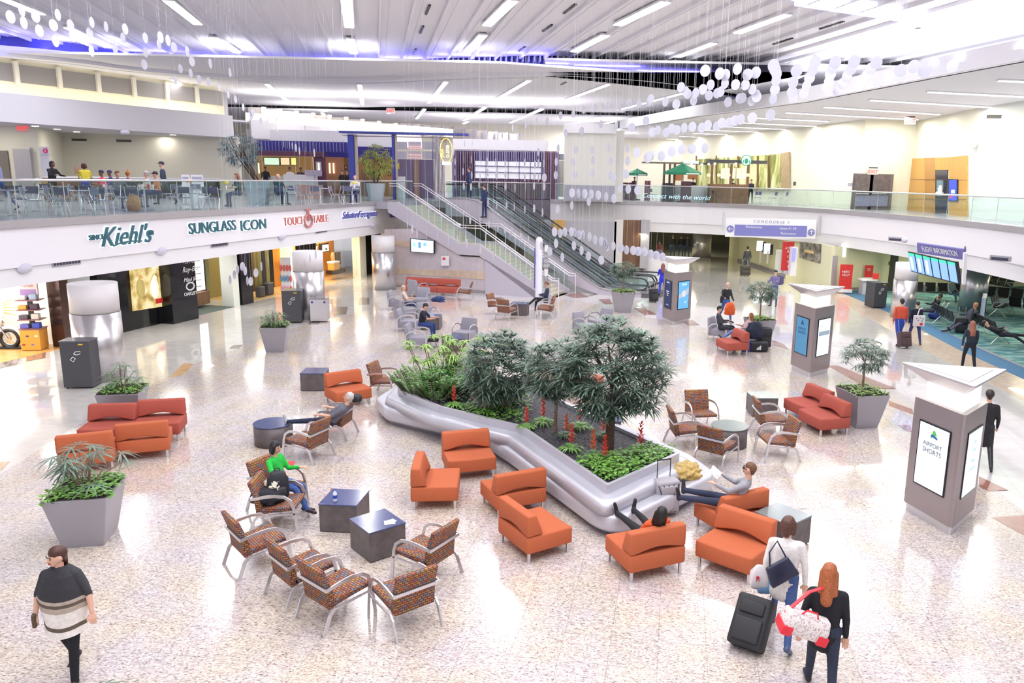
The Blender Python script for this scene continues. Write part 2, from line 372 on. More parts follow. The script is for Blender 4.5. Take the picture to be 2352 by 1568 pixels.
def strip(pts, off0, off1, z0, z1, side):    # solid band following a plan polyline; offsets to the open side
    R = []
    for i, p in enumerate(pts):
        p = Vector(p); a = Vector(pts[max(i - 1, 0)]); b = Vector(pts[min(i + 1, len(pts) - 1)]); d = (b - a).normalized(); n = Vector((d.y, -d.x)) * side
        q0 = p + n * off0; q1 = p + n * off1; R.append([(q0.x, q0.y, z0), (q1.x, q1.y, z0), (q1.x, q1.y, z1), (q0.x, q0.y, z1)])
    return MB().loft(R)
struct('floor_2', MB().prism(Lp + [(-9.85, 90), (-60, 90), (-60, 12)], 2.76, ZU), [TILEU])
struct('floor_3', MB().prism([(-9.8, 58)] + [(-2.2, 58)] + [(-2.2, 54.0)] + Rp[1:] + [(60, 14), (60, 90), (-9.8, 90)], 2.5, ZU), [TILEU])
struct('trim_1', strip(Lp, 0, .14, 3.24, 4.30, 1), FASC)
struct('trim_2', strip(Lp, 0, .24, 4.30, 4.50, 1), TRIMG)
struct('trim_3', strip(Rp, 0, .14, 3.1, 4.28, 1), FASC)
struct('trim_4', strip(Rp, 0, .24, 4.28, 4.50, 1), TRIMG)
struct('trim_5', strip(Lp, -.02, .05, 2.72, 3.24, 1), WHITE)
struct('trim_6', strip(Rp, -.02, .05, 2.46, 3.1, 1), WHITE)
# concourse soffit between the two slabs behind the stairs
def railing(name, pts, side, label, step=1.6, off=-.12, top=1.07):
    r = root(name, (0, 0, 0), 0, label, 'railing'); P = [Vector(p) for p in pts]; seg = []
    for i in range(len(P)):
        a = P[max(i - 1, 0)]; b = P[min(i + 1, len(P) - 1)]; d = (b - a).normalized(); seg.append(P[i] + Vector((d.y, -d.x)) * side * off)
    MB().tube([(p.x, p.y, ZU + top) for p in seg], .035, 8).build('handrail', ALU, r, smooth=True)
    tot = [0]
    for i in range(1, len(seg)): tot.append(tot[-1] + (seg[i] - seg[i - 1]).length)
    def atl(l):
        for i in range(1, len(seg)):
            if l <= tot[i] + 1e-6: t = (l - tot[i - 1]) / (tot[i] - tot[i - 1]); return seg[i - 1].lerp(seg[i], t)
        return seg[-1]
    n = max(1, round(tot[-1] / step)); w = tot[-1] / n
    for k in range(n):
        a = atl(k * w + .02); b = atl((k + 1) * w - .02); MB().bar((a.x, a.y, ZU + .54), (b.x, b.y, ZU + .54), .016, 1.0).build('glass_panel', GLASS, r)
        MB().bar((a.x, a.y, ZU + .0), (a.x, a.y, ZU + 1.04), .015).build('joint_post', ALU, r)
    return r
railing('glass_railing', Lp[:5], 1, 'clear glass balustrade with steel handrail along the café terrace edge')
railing('glass_railing', [(-1.9, 54.0)] + Rp[6:], 1, 'clear glass balustrade curving along the bare upper walkway to the coffee bar', 2.0)
railing('glass_railing', [(-9.0, 52.5), (-2.2, 54.0)], 1, 'short straight glass balustrade behind the escalator top')
struct('floor_landing', MB().prism([(-9.9, 46.2), (-9.9, 58.2), (-5.2, 58.2), (-5.2, 46.0), (-7.3, 45.6)], 4.1, ZU), TILEU)
struct('floor_stair_head', MB().prism([(-11.2, 42.4), (-11.2, 46.2), (-9.6, 46.0), (-9.1, 43.8), (-9.7, 41.9)], 4.1, ZU), TILEU)

# ---------------------------------------------------------------- columns
def column(x, y, r, z0, z1, zs, name='column'):
    o = struct(name, MB().lathe([(r, z0), (r, zs - .01)], (x, y, 0), 40), STEEL, smooth=False)
    for p in o.data.polygons: p.use_smooth = abs(p.normal.z) < .5
    u = MB().lathe([(r - .015, zs), (r - .015, z1)], (x, y, 0), 40).build('column_upper', mat('column_paint', (.72, .69, .71), .45), o)
    for p in u.data.polygons: p.use_smooth = abs(p.normal.z) < .5
    return o
column(-13.72, 21.75, .63, 0, 2.76, 1.95); column(-11.3, 32.2, .62, 0, 2.76, 1.95); column(-10.35, 40.8, .60, 0, 2.8, 1.95)
column(14.75, 35.4, .52, 0, 2.5, 1.75); column(19.0, 37.6, .62, 0, 2.5, 2.3); column(9.55, 62.5, .75, 0, 2.5, 1.9); column(-24.2, 53.5, .62, ZU, 10.9, ZU + .1, 'column')

# ---------------------------------------------------------------- ceilings
ZA, ZB, ZC, ZD, ZR = 11.9, 10.9, 10.6, 10.35, 9.65
def plan(pxs, z): return [tuple(at(x, y, z).xy) for x, y in pxs]
arcA = smooth(plan([(-250, 96), (0, 112), (300, 125), (600, 137), (780, 140), (1000, 134), (1270, 128), (1480, 136), (1650, 150), (1745, 168)], ZA), 6)
arc1 = smooth(plan([(-250, 112), (0, 128), (180, 144), (300, 160), (460, 174), (600, 183), (820, 186), (1000, 178), (1230, 173), (1400, 180), (1520, 190), (1650, 208), (1745, 226)], ZB), 6)
arc2 = smooth(plan([(470, 268), (560, 256), (650, 250), (820, 246), (1100, 243), (1230, 246), (1300, 252), (1400, 266), (1460, 275)], ZB), 5)
arc3 = smooth(plan([(900, 287), (1000, 285), (1080, 284), (1150, 286), (1240, 297), (1320, 308)], ZC), 5)
lipR = plan([(2420, 128), (2352, 141), (2150, 178), (1850, 235), (1600, 268), (1430, 296)], ZR)
struct('ceiling_atrium', MB().prism(arcA[::-1] + [(-36, 20), (-36, -2), (26, -2), (26, 40), (14, 46)], ZA, ZA + .12), CEILW)
rb = MB()
for k in range(-26, 24):                # ribs run parallel, away from the viewer
    o = RN * (k * 1.15 + .4); s0 = (4.0 - o.y) / RD.y
    a = Vector((o.x, o.y)) + Vector((RD.x, RD.y)) * s0
    best = None
    for i in range(len(arcA) - 1):
        p, q = Vector(arcA[i]), Vector(arcA[i + 1]); e = q - p; dd = Vector((RD.x, RD.y)); den = dd.x * e.y - dd.y * e.x
        if abs(den) < 1e-9: continue
        t = ((p.x - a.x) * e.y - (p.y - a.y) * e.x) / den; u = ((p.x - a.x) * dd.y - (p.y - a.y) * dd.x) / den
        if 0 <= u <= 1 and t > 0: best = t
    if best is None: best = (41 - a.y) / RD.y if a.x > 0 else 0
    if not best: continue
    b = a + Vector((RD.x, RD.y)) * best
    rb.bar((a.x, a.y, ZA - .06), (b.x, b.y, ZA - .06), .09, .16)
    c = a + Vector((.38, 0)); d = b + Vector((.38, -.2)); rb.bar((c.x, c.y, ZA - .01), (d.x, d.y, ZA - .01), .03, .03)
struct('ceiling_ribs', rb, CEILW)
# fins and violet backing between the high ceiling and the first lower tier
def resample(pts, step):
    P = [Vector(p) for p in pts]; out = [P[0]]; acc = 0
    for i in range(1, len(P)):
        L = (P[i] - P[i - 1]).length; pos = step - acc
        while pos <= L: out.append(P[i - 1].lerp(P[i], pos / L)); pos += step
        acc = (acc + L) % step if L else acc
    return out
fb = MB()
for p in resample(arcA, .30):
    q = p + Vector((RD.x, RD.y)) * 2.6
    fb.hexa([(p.x - .02, p.y, ZA + .02), (q.x - .02, q.y, ZB + .62), (q.x - .02, q.y, ZB + .42), (p.x - .02, p.y, ZA - .26)], [(p.x + .03, p.y, ZA + .02), (q.x + .03, q.y, ZB + .62), (q.x + .03, q.y, ZB + .42), (p.x + .03, p.y, ZA - .26)])
struct('ceiling_fins', fb, CEILW)
def offs(pts, d):
    out = []
    for i, p in enumerate(pts):
        a = Vector(pts[max(i - 1, 0)]); b = Vector(pts[min(i + 1, len(pts) - 1)]); e = (b - a).normalized(); out.append(tuple(Vector(p) + Vector((-e.y, e.x)) * d))
    return out
struct('ceiling_void', MB().loft([[(p[0], p[1], ZA + .12), (q[0], q[1], ZA + .12), (q[0], q[1], ZA + .2), (p[0], p[1], ZA + .2)] for p, q in zip(arcA, offs(arcA, 4.5))]), VIOW)
struct('ceiling_void_back', strip(offs(arc1, .9), 0, .1, ZB, ZA + .2, -1), VIOW)
# tiers
lR = [Vector(p) for p in lipR]
def toward(poly): return poly
edge1 = arc1 + [lipR[3]]
struct('ceiling_tier', MB().prism(arc1 + [lipR[3], lipR[4], lipR[5]] + arc2[::-1] + [(-34, 62), (-46, 40)], ZB, ZB + .12), CEILW)
struct('ceiling_tier_2', MB().prism([(-60, 62), (6, 62), (8, 90), (-60, 90)], ZC, ZC + .1), CEILW)
def cove(name, arc, z, label, h=.13, m=LIGHTP):
    r = root(name, (0, 0, 0), 0, label, 'cove light')
    strip(arc, 0, .07, z - .02, z + .22, 1).build('lip', CEILW, r)
    strip(offs(arc, .22), 0, .14, z + .24, z + .24 + h, 1).build('light_tube', m, r)
    return r
cove('cove_light', arc1, ZB, 'long curved violet cove light under the louvred ceiling edge', .24)
cove('cove_light', arc2, ZC + .3, 'thin curved violet cove light on the second ceiling step')
cove('cove_light', arc3, ZD + .25, 'short faint violet cove light on the farthest ceiling step')
# lower soffit over the walkway and its bright upstand
wr = [(13.2, 60), (14.9, 54.1), (16.4, 47.6), (19.6, 47.8), (19.3, 39.2), (19.7, 33), (20.2, 10)]
struct('ceiling_soffit', MB().prism(lipR + [(2.6, 64), (-2.2, 75), (40, 75), (40, 0), (14, 0)], ZR, ZR + .15), CEILW)
up = strip([tuple(p) for p in lR], -.25, -.15, ZR + .0, ZR + .62, 1)
struct('ceiling_upstand', up, WHITE)
r = root('cove_light', (0, 0, 0), 0, 'bright white cove light glowing along the walkway ceiling edge', 'cove light')
strip(lipR, .05, .12, ZR, ZR + .3, 1).build('lip', CEILW, r); strip(lipR, -.12, .0, ZR + .12, ZR + .34, 1).build('light_tube', emitm('cove_white', (1, .98, .94), 3.5), r)
strip(lipR, -.1, .1, ZR, ZR + .04, 1).build('shelf', CEILW, r)

def lum(px0, py0, px1, py1, z, w, label, group, m=LIGHTW, cat='ceiling light', power=0, col=(.97, .96, 1)):
    a = at(px0, py0, z); b = at(px1, py1, z); c = (a + b) / 2; d = b - a
    r = root('ceiling_light', (c.x, c.y, z), math.atan2(d.y, d.x), label, cat, group); L = d.length
    MB().box((0, 0, .02), (L, w + .1, .07)).build('housing', CEILW, r); MB().box((0, 0, -.03), (L - .1, w, .04)).build('diffuser', m, r)
    if power: area('lamp_light', (c.x, c.y, z - .07), L, w, power, col, (0, 0, r.rotation_euler.z))
    return r, L
TA = [(10, -2, 95, 32), (155, 62, 250, 108), (385, 0, 455, 55), (490, 85, 545, 120), (795, -10, 802, 62), (804, 88, 812, 122), (1179, 0, 1118, 58), (1110, 80, 1073, 120), (1531, 3, 1418, 57), (1392, 80, 1318, 118), (1810, 32, 1692, 75), (1640, 98, 1555, 130), (2110, 70, 1950, 112), (1870, 132, 1782, 160)]
for i, t in enumerate(TA):
    lum(*t, ZA - .12, .34, 'long glowing luminaire recessed between the ribs of the high atrium ceiling', 'luminaires in the ribbed atrium ceiling', power=270)
for x, y in ((-9, 17.5), (-4.2, 17), (.8, 17.5), (5.6, 17), (10.4, 17.5), (-7.5, 10), (-2.6, 9.5), (2.2, 10), (7.2, 9.5), (-5.8, 3.5), (-.8, 3), (4.2, 3.5)):    # rows over and behind the viewer
    r = root('ceiling_light', (x, y, ZA - .12), PI / 2 - RIB, 'long glowing luminaire recessed between the ribs of the high atrium ceiling', 'ceiling light', 'luminaires in the ribbed atrium ceiling')
    r.rotation_euler[2] = math.atan2(RD.y, RD.x); MB().box((0, 0, -.03), (3.4, .34, .04)).build('diffuser', LIGHTW, r); MB().box((0, 0, .02), (3.5, .44, .07)).build('housing', CEILW, r)
    area('lamp_light', (x, y, ZA - .19), 3.4, .34, 270, (.97, .96, 1), (0, 0, r.rotation_euler.z))
for t in [(395, 182, 470, 220), (612, 192, 665, 235), (826, 194, 833, 240), (1025, 187, 985, 236), (1216, 184, 1133, 232), (1398, 193, 1278, 237), (1570, 213, 1420, 252), (165, 162, 205, 177)]:
    lum(*t, ZB - .04, .22, 'slim glowing strip light in the ceiling tier behind the long violet cove', 'strip lights in the middle ceiling tier', power=130)
for t in [(975, 251, 957, 272), (1113, 248, 1065, 276), (1245, 251, 1172, 281), (1375, 268, 1325, 280)]:
    lum(*t, ZC - .04, .2, 'small strip light in the ceiling step above the restaurants', 'strip lights in the farthest ceiling steps', power=60)
SR = [(2292, 184, 2420, 189), (2130, 210, 2390, 223), (1998, 229, 2285, 246), (1892, 245, 2160, 262), (1805, 258, 2110, 274), (1735, 270, 1905, 278), (1680, 280, 1885, 290), (1645, 289, 1815, 297), (1610, 297, 1755, 303), (1590, 305, 1700, 310), (1560, 312, 1660, 317), (1530, 318, 1620, 322)]
for i, t in enumerate(SR):
    r, L = lum(*t, ZR - .04, .13, 'slim white strip light across the flat ceiling over the walkway', 'strip lights over the upper walkway', power=170, col=(1, .97, .88))
# skylight trough with violet edge lights at the highest part
r = root('skylight_trough', (0, 0, 0), 0, 'angular violet and white light trough around the skylight', 'cove light')
sk = [at(x, y, ZA - .05) for x, y in ((1840, -8), (2150, 40), (2296, 4), (2400, 26))]
for i in range(3):
    MB().bar(sk[i], sk[i + 1], .9, .1).build('light_tube', emitm('skylight_glow', (.80, .82, 1), 2.6), r)
    d = Vector((0, .62, -.05)); MB().bar(sk[i] + d, sk[i + 1] + d, .16, .2).build('lip', emitm('skylight_violet', (.45, .42, 1), 2.2), r)
# black slot vents in the ribbed ceiling
SLOT = [((987, 12), (978, 33)), ((972, 60), (965, 76)), ((955, 113), (950, 125)), ((1322, 10), (1295, 31)), ((1268, 57), (1247, 72)), ((1206, 108), (1192, 118)), ((1938, 50), (1883, 67)), ((1820, 88), (1776, 102)), ((1682, 134), (1652, 143)), ((1300, 189), (1289, 195))]
for i, (a, b) in enumerate(SLOT):
    a = at(*a, ZA - .03 if i < 9 else ZB - .03); b = at(*b, ZA - .03 if i < 9 else ZB - .03)
    o = MB().bar(a, b, .09, .05).build('slot_vent', BLACKM); tag(o, 'narrow black air slot between the ceiling ribs', 'vent', 'black air slots in the ceiling')

# ---------------------------------------------------------------- upper walls, terrace side
B0, B1 = Vector((-28.9, 31.8)), Vector((-21.4, 49.2)); bd = (B1 - B0).normalized(); bn = Vector((-bd.y, bd.x))
def pl(p, d, n, s, o): q = p + d * s + n * o; return (q.x, q.y)
LB = (B1 - B0).length
def slabline(P, d, s0, s1, o0, o1, z0, z1):
    n = Vector((-d.y, d.x)); return MB().prism([pl(P, d, n, s0, o0), pl(P, d, n, s1, o0), pl(P, d, n, s1, o1), pl(P, d, n, s0, o1)], z0, z1)
struct('wall_bulkhead', slabline(B0, bd, -10, LB, 0, .2, 7.9, 9.0), FASC)
struct('wall_bulkhead_2', slabline(B0 + bd * (LB + 1.4), Vector((.60, .80)), 0, 14, 0, .2, 7.95, 9.1), FASC)
struct('ceiling_terrace', slabline(B0, bd, -10, LB, .2, 16, 7.9, 8.0), CEILW)
struct('ceiling_bulkhead_top', slabline(B0, bd, -10, LB + 16, .2, 1.4, 8.9, 9.0), CEILW)
struct('wall_clerestory', slabline(B0, bd, -10, LB + .6, 1.3, 1.5, 8.0, 10.9), mat('warm_white', (.86, .80, .62), .6))
cw = mat('clerestory_glass_grey', (.30, .28, .28), .25)
n_w = 12
for k in range(n_w):
    s0 = LB - (k + 1) * 2.05 + .6
    w = slabline(B0, bd, s0 + .12, s0 + 1.95, 1.24, 1.29, 9.85, 10.68).build('window_%d' % (k + 1), cw); w['kind'] = 'structure'
    f = slabline(B0, bd, s0 - .1, s0 + .1, 1.1, 1.3, 9.75, 10.8).build('window_frame', mat('cream_frame', (.84, .80, .70), .5), w)
g = root('cove_light', (0, 0, 0), 0, 'warm white cove light on top of the terrace bulkhead', 'cove light')
slabline(B0, bd, -10, LB, .45, .7, 9.0, 9.2).build('light_tube', emitm('cove_warm', (1, .93, .72), 4.5), g); slabline(B0, bd, -10, LB, 0, .12, 9.0, 9.2).build('lip', FASC, g)
W1a, W1b = Vector((-30.9, 47.9)), Vector((-23.6, 53.3))
struct('wall_terrace', MB().prism([(-31, 47.6), (-21.4, 49.6), (-21.4, 50.0), (-31, 48.0)], ZU, 8.0), CREAM)
struct('wall_terrace_side', MB().prism([(-31, 47.8), (-28.0, 41.0), (-28.4, 40.9), (-31.4, 47.8)], ZU, 8.0), CREAM)
struct('wall_terrace_far', MB().prism([(-28.2, 41.0), (-40, 39.6), (-40, 40.0), (-28.2, 41.4)], ZU, 8.0), CREAM)
struct('door_1', MB().prism([(-29.35, 40.82), (-32.5, 40.45), (-32.5, 40.40), (-29.35, 40.77)], ZU, ZU + 2.2), mat('door_brown', (.22, .19, .17), .5))
struct('trim_7', MB().prism([(-28.15, 40.8), (-28.95, 40.7), (-28.95, 40.6), (-28.15, 40.7)], ZU, ZU + 2.3), TRIMG)
# walls of the walkway side
MINT = mat('pale_mint_wall', (.80, .83, .79), .6)
def wallseg(name, a, b, z0, z1, m, t=.25):
    a, b = Vector(a), Vector(b); d = (b - a).normalized(); n = Vector((d.y, -d.x)) * t
    return struct(name, MB().prism([tuple(a), tuple(b), tuple(b + n), tuple(a + n)], z0, z1), m)
CRM2 = mat('walkway_wall_cream', (.86, .84, .70), .6)
wallseg('wall_walkway', (2.0, 92), (14.9, 54.3), ZU, ZR, CRM2, -.3)
wallseg('wall_walkway_2', (14.9, 54.3), (16.4, 47.4), ZU, ZR, CRM2, -.3)
wallseg('wall_walkway_3', (16.4, 47.4), (19.5, 47.6), ZU, ZR, CRM2, -.3)
wallseg('wall_walkway_4', (19.5, 47.6), (19.0, 39.2), ZU, ZR, CRM2, -.3)
wallseg('wall_walkway_5', (19.0, 39.2), (19.9, 10), ZU, ZR, MINT, -.3)
struct('trim_8', MB().prism([(16.05, 47.0), (16.45, 47.1), (16.45, 47.35), (16.05, 47.35)], ZU, ZU + 1.9), TRIMG)
wallseg('wall_back', (-60, 74), (14, 74), ZU, 11, CREAM, -.3)

# ---------------------------------------------------------------- lower walls
def shop(Y, off=0): return Vector((-17.9 + .2203 * (Y - 23.4) - off, Y))
SD = Vector((.2151, .9766)); SN = Vector((-.9766, .2151))   # along the shop fronts, into the shops
def shopbox(mb, Y0, Y1, o0, o1, z0, z1):
    a = shop(Y0); b = shop(Y1); return mb.prism([tuple(a + SN * o0), tuple(b + SN * o0), tuple(b + SN * o1), tuple(a + SN * o1)], z0, z1)
SB = lambda name, Y0, Y1, o0, o1, z0, z1, m, parent=None: shopbox(MB(), Y0, Y1, o0, o1, z0, z1).build(name, m, parent)
def sstruct(name, *a): o = SB(name, *a); o['kind'] = 'structure'; return o
sstruct('wall_shops_back', 14, 50, 4.5, 4.8, 0, 2.76, WHITE)
sstruct('wall_shop_a', 14, 26.2, 2.6, 2.75, 0, 2.76, mat('bright_shop_white', (.9, .9, .92), .5))
sstruct('floor_shop_a', 14, 25.8, -.2, 4.5, .0, .014, WOODF)
sstruct('wall_shop_a_end', 25.9, 26.1, .0, 4.5, 0, 2.76, CREAM)
sstruct('wall_black_stone', 27.3, 30.0, .0, .3, 0, 2.76, BLACKG)
sstruct('wall_black_stone_2', 29.9, 30.1, -.0, 1.4, 0, 2.76, BLACKG)
sstruct('wall_black_pier', 30.1, 31.5, -.55, .6, 0, 2.76, BLACKG)
sstruct('wall_white_pier', 34.3, 34.7, -.1, .5, 0, 2.76, mat('pale_post', (.74, .76, .70), .5))
sstruct('wall_black_pier_2', 34.8, 35.6, -.15, .6, 0, 2.76, BLACKG)
sstruct('floor_shop_b', 31.5, 34.3, -.1, 4.5, .0, .014, mat('dark_green_mat', (.10, .13, .12), .6))
sstruct('floor_shop_c', 35.6, 50, .1, 4.5, .0, .014, mat('honey_shop_floor', (.66, .47, .24), .25, coat=.5))
sstruct('wall_shop_c_back', 36, 41, 2.4, 2.6, 0, 2.76, mat('olive_shop_wall', (.30, .26, .10), .5))
sstruct('wall_shop_d_back', 40.2, 46, 1.8, 2.0, 0, 2.76, mat('orange_shop_wall', (.62, .27, .06), .4))
sstruct('wall_dark_door', 46.0, 48.4, .0, .2, 0, 2.8, BLACKG)
sstruct('wall_post', 45.3, 46.0, -.25, .25, 0, 2.8, mat('bright_post', (.86, .84, .74), .4))
def sarea(Y, o, z, sx, sy, p, col): q = shop(Y) + SN * o; area('shop_light', (q.x, q.y, z), sx, sy, p, col)
sarea(22, 1.4, 2.7, 2, 7, 330, (1, .99, .97)); sarea(33, 1.5, 2.7, 1.5, 2, 110, (1, .97, .9)); sarea(38, 1.2, 2.7, 1.5, 4, 130, (1, .85, .6)); sarea(43, 1.0, 2.7, 1.2, 4, 240, (1, .84, .55))
# stone wall under the stairs
SA, SBp = Vector((-10.6, 42.03)), Vector((-2.0, 38.79)); su = (SBp - SA).normalized(); sn = Vector((-su.y, su.x))
def OW(px, py): return onwall(px, py, SA, SBp)
def wallpoly(pxs, thick, name, m, parent=None, o0=0.0):
    P = [OW(*p) if len(p) == 2 else Vector(p) for p in pxs]; n3 = Vector((sn.x, sn.y, 0))
    return MB().hexa([p + n3 * o0 for p in P], [p + n3 * (o0 + thick) for p in P]).build(name, m, parent)
w = wallpoly([(880, 664), (900, 656), (1171, 679.5), (1171, 640), (1100, 591), (1056, 589), (966, 524), (880, 527)], .2, 'wall_stairs', STONE, o0=.12); w['kind'] = 'structure'
for n_, (ya, yb) in enumerate(((553, 566), (617, 628))):
    x1 = 1000 if n_ == 0 else 1150
    o = wallpoly([(905, yb), (905, ya), (x1, ya + (x1 - 905) * .03), (x1, yb + (x1 - 905) * .07)], .02, 'trim_%d' % (9 + n_), BEIGETILE, o0=.10); o['kind'] = 'structure'
o = wallpoly([(900, 662), (900, 654), (1171, 672), (1171, 680)], .06, 'baseboard_stairs', BASEG, o0=.06); o['kind'] = 'structure'
o = wallpoly([(800, 664), (800, 530), (900, 529), (900, 660)], .3, 'wall_stairs_side', mat('warm_lilac_wall', (.66, .58, .54), .5), o0=3.0); o['kind'] = 'structure'
# far hall on the ground floor
def WP(name, x0, y0, x1, y1, Y, th, m): o = boxpx(name, x0, y0, x1, y1, Y, th, m); o['kind'] = 'structure'; return o
GW = mat('grey_panel_wall', (.45, .44, .48), .5); YW = mat('yellow_cream_wall', (.78, .76, .52), .6)
WP('wall_hall', 1250, 505, 1412, 650, 50.0, .3, GW); WP('wall_hall_2', 1205, 505, 1260, 640, 50.5, .3, mat('olive_panel', (.40, .38, .30), .5))
WP('wall_hall_base', 1250, 600, 1412, 644, 49.9, .1, mat('dark_panel', (.20, .19, .22), .5))
WP('wall_hall_3', 1412, 505, 1428, 625, 50, .5, mat('pale_hall', (.72, .70, .66), .5)); WP('wall_hall_wood', 1427, 505, 1476, 630, 52.3, .3, WOODD)
WP('wall_hall_4', 1473, 505, 1489, 616, 52.0, .6, GW); WP('wall_hall_low', 1480, 592, 1532, 625, 52.6, .2, WHITE)
WP('wall_hall_wood_2', 1270, 505, 1296, 590, 49.6, .1, WOODO)
wallseg('wall_hall_5', (14.1, 45.6), (12.0, 60), 0, 2.5, YW, .3); wallseg('wall_hall_6', (12.0, 60), (12.0, 64), 0, 2.5, YW, .3)
wallseg('wall_map', (14.15, 43.8), (13.0, 49.6), 0, 2.5, YW, .3); wallseg('wall_help', (14.1, 43.7), (20.5, 46.3), 0, 2.5, YW, -.3)
wallseg('baseboard_map', (14.05, 43.75), (11.95, 60), 0, .18, BASEG, .1); wallseg('baseboard_help', (14.0, 43.6), (20.5, 46.2), 0, .18, BASEG, -.1)
wallseg('wall_gate', (20.5, 46.3), (45, 52), 0, 2.5, YW, -.3); wallseg('wall_hall_end', (-12, 78), (30, 78), 0, 2.5, YW, .3)
struct('trim_11', MB().box((14.15, 43.7, 1.0), (.22, .22, 2.0)), TRIMG)
for x, y in ((4, 53), (8, 56), (5, 60), (9, 64), (11, 50)): area('hall_light', (x, y, 2.44), .4, 2.6, 75, (1, .93, .62))
for x, y in ((16.5, 41), (20, 43), (23, 30), (27, 34), (24, 39), (30, 42), (18.5, 31)): area('gate_light', (x, y, 2.44), .4, 2.6, 75, (1, .96, .68))
for x, y in ((-14, 58), (-6, 60), (2, 64), (-10, 68), (-1, 71), (-20, 62)):  # added luminaires, put in to brighten the dark far ceiling
    r = root('ceiling_light', (x, y, ZD - .05), math.atan2(RD.y, RD.x), 'small strip light in the ceiling step above the restaurants', 'ceiling light', 'strip lights in the farthest ceiling steps'); MB().box((0, 0, 0), (3, .25, .05)).build('diffuser', LIGHTW, r); area('lamp_light', (x, y, ZD - .1), 3, .3, 260, (1, .97, .95), (0, 0, r.rotation_euler.z))
def uplight(x, y, z, sx, sy, p, col=(1, .98, .97), tx=0.0, ty=0.0, rz=0.0): area('cove_and_fill_uplight', (x, y, z), sx, sy, p, col, (PI + tx, ty, rz))
for k in range(6):
    q = Vector(lipR[0]).lerp(Vector(lipR[3]), k / 5 * .98); uplight(q.x + .3, q.y, ZR + .25, .5, 4.5, 190, (.97, .96, 1), 0, .5)
for k in range(6):
    q = B0 + bd * (-2 + k * 3.6) + bn * .6; uplight(q.x, q.y, 9.12, .3, 3.2, 8, (1, .93, .80), 0, 0, -.4)
for x, y, z in ((-19, 52.4, 9.4), (-13, 52.4, 9.4), (-7.5, 54.5, 9.3), (-3.5, 54.5, 9.3), (-9, 64, 8.6), (1, 66, 8.6), (-20, 60, 8.8)): uplight(x, y, z, 4.5, .7, 150, (1, .97, .93))  # added upward fill over the roofs and far concourse, lifting the dark ceiling
struct('ceiling_infill', MB().prism([(-2, 39.5), (20, 39.5), (20, 56), (-2, 56)], 11.45, 11.55), CEILW)
for p in resample(arc1, 3.6): area('violet_cove_light', (p.x + .1, p.y - .25, ZB + .5), 3.2, .25, 55, (.22, .20, 1.0), (PI + .5, 0, 0))
struct('ceiling_upper', MB().prism([(-60, 38), (-4, 38), (12, 44), (16, 90), (-60, 90)], 11.05, 11.15), CEILW)
for Y in (18, 23, 28, 33, 38, 43): area('under_slab_light', (LP(Y) - 1.0, Y, 2.70), .3, 1.2, 60, (1, .95, .88), (0, 0, -.19))
for k in range(7):
    q = B0 + bd * (1 + k * 2.6) + bn * 3.2; area('terrace_downlight', (q.x, q.y, 7.86), .35, .35, 45 if k < 5 else 14, (1, .94, .82))
for x, y in ((14.6, 50), (17.6, 45), (17.4, 38), (17.6, 32), (17.8, 26), (9.8, 60), (5.5, 70)): area('wall_washer', (x, y, ZR - .06), .3, 2.2, 130, (1, .97, .88))
# ---------------------------------------------------------------- staircase and escalators
u3 = Vector((su.x, su.y, 0)); n3 = Vector((sn.x, sn.y, 0)); O3 = Vector((SA.x, SA.y, 0))
def sp(s, o, z): return O3 + u3 * s + n3 * o + Vector((0, 0, z))
def szp(px, py): p = OW(px, py); return ((p - O3).dot(u3), p.z)
STRG = mat('stair_stringer_paint', (.50, .47, .55), .45); TREAD = mat('stair_tread_stone', (.60, .56, .48), .4); RISER = mat('stair_riser', (.40, .37, .42), .5)
s1, z1 = szp(952, 500); s2, zl = szp(1056, 564); s3, _ = szp(1102, 566); s4, z4 = szp(1228, 655)
sl1 = (4.35 - zl) / (s2 - s1 + .001); s1 = s2 - (4.478 - zl) / .56; s4 = s3 + zl / .60
SW = 2.3
st = root('staircase', (0, 0, 0), 0, 'broad staircase with a mid landing climbing to the food court', 'staircase')
def stringer(o, nm='stringer'):
    t = [(s1 - .6, 4.5), (s1, 4.5), (s2, zl + .10), (s3, zl + .10), (s4 + .05, .18), (s4 + .05, 0), (s3 + .1 + (zl - .5) / .60 - .2, 0), (s3 - .05, zl - .46), (s2 - .1, zl - .46), (s1 - .6, 3.95)]
    P = [sp(a, o, z) for a, z in t]; Q = [sp(a, o + .16, z) for a, z in t]; return MB().hexa(P, Q).build(nm, STRG, st)
stringer(0); stringer(SW)
o = MB().hexa([sp(a, .0, z) for a, z in ((s3 + .3, 0), (s3 + .3, zl - .6), (s4 - .2, 0))], [sp(a, .12, z) for a, z in ((s3 + .3, 0), (s3 + .3, zl - .6), (s4 - .2, 0))]).build('side_panel', STRG, st)
def flight(sa, za, sb, zb, n):
    dz = (za - zb) / n; ds = (sb - sa) / n
    for k in range(n):
        a = sa + k * ds; z = za - (k + 1) * dz
        P = [sp(a, .16, z - .25), sp(a + ds, .16, z - .25), sp(a + ds, SW, z - .25), sp(a, SW, z - .25)]
        MB().hexa(P, [p + Vector((0, 0, .25)) for p in P]).build('step', TREAD, st)
flight(s1, 4.478, s2, zl, 11); flight(s3, zl, s4, 0, 17)
P = [sp(s2, .16, zl - .25), sp(s3, .16, zl - .25), sp(s3, SW, zl - .25), sp(s2, SW, zl - .25)]
MB().hexa(P, [p + Vector((0, 0, .25)) for p in P]).build('mid_landing', TREAD, st)
WTUBE = mat('white_tube', (.82, .80, .86), .3, .3)
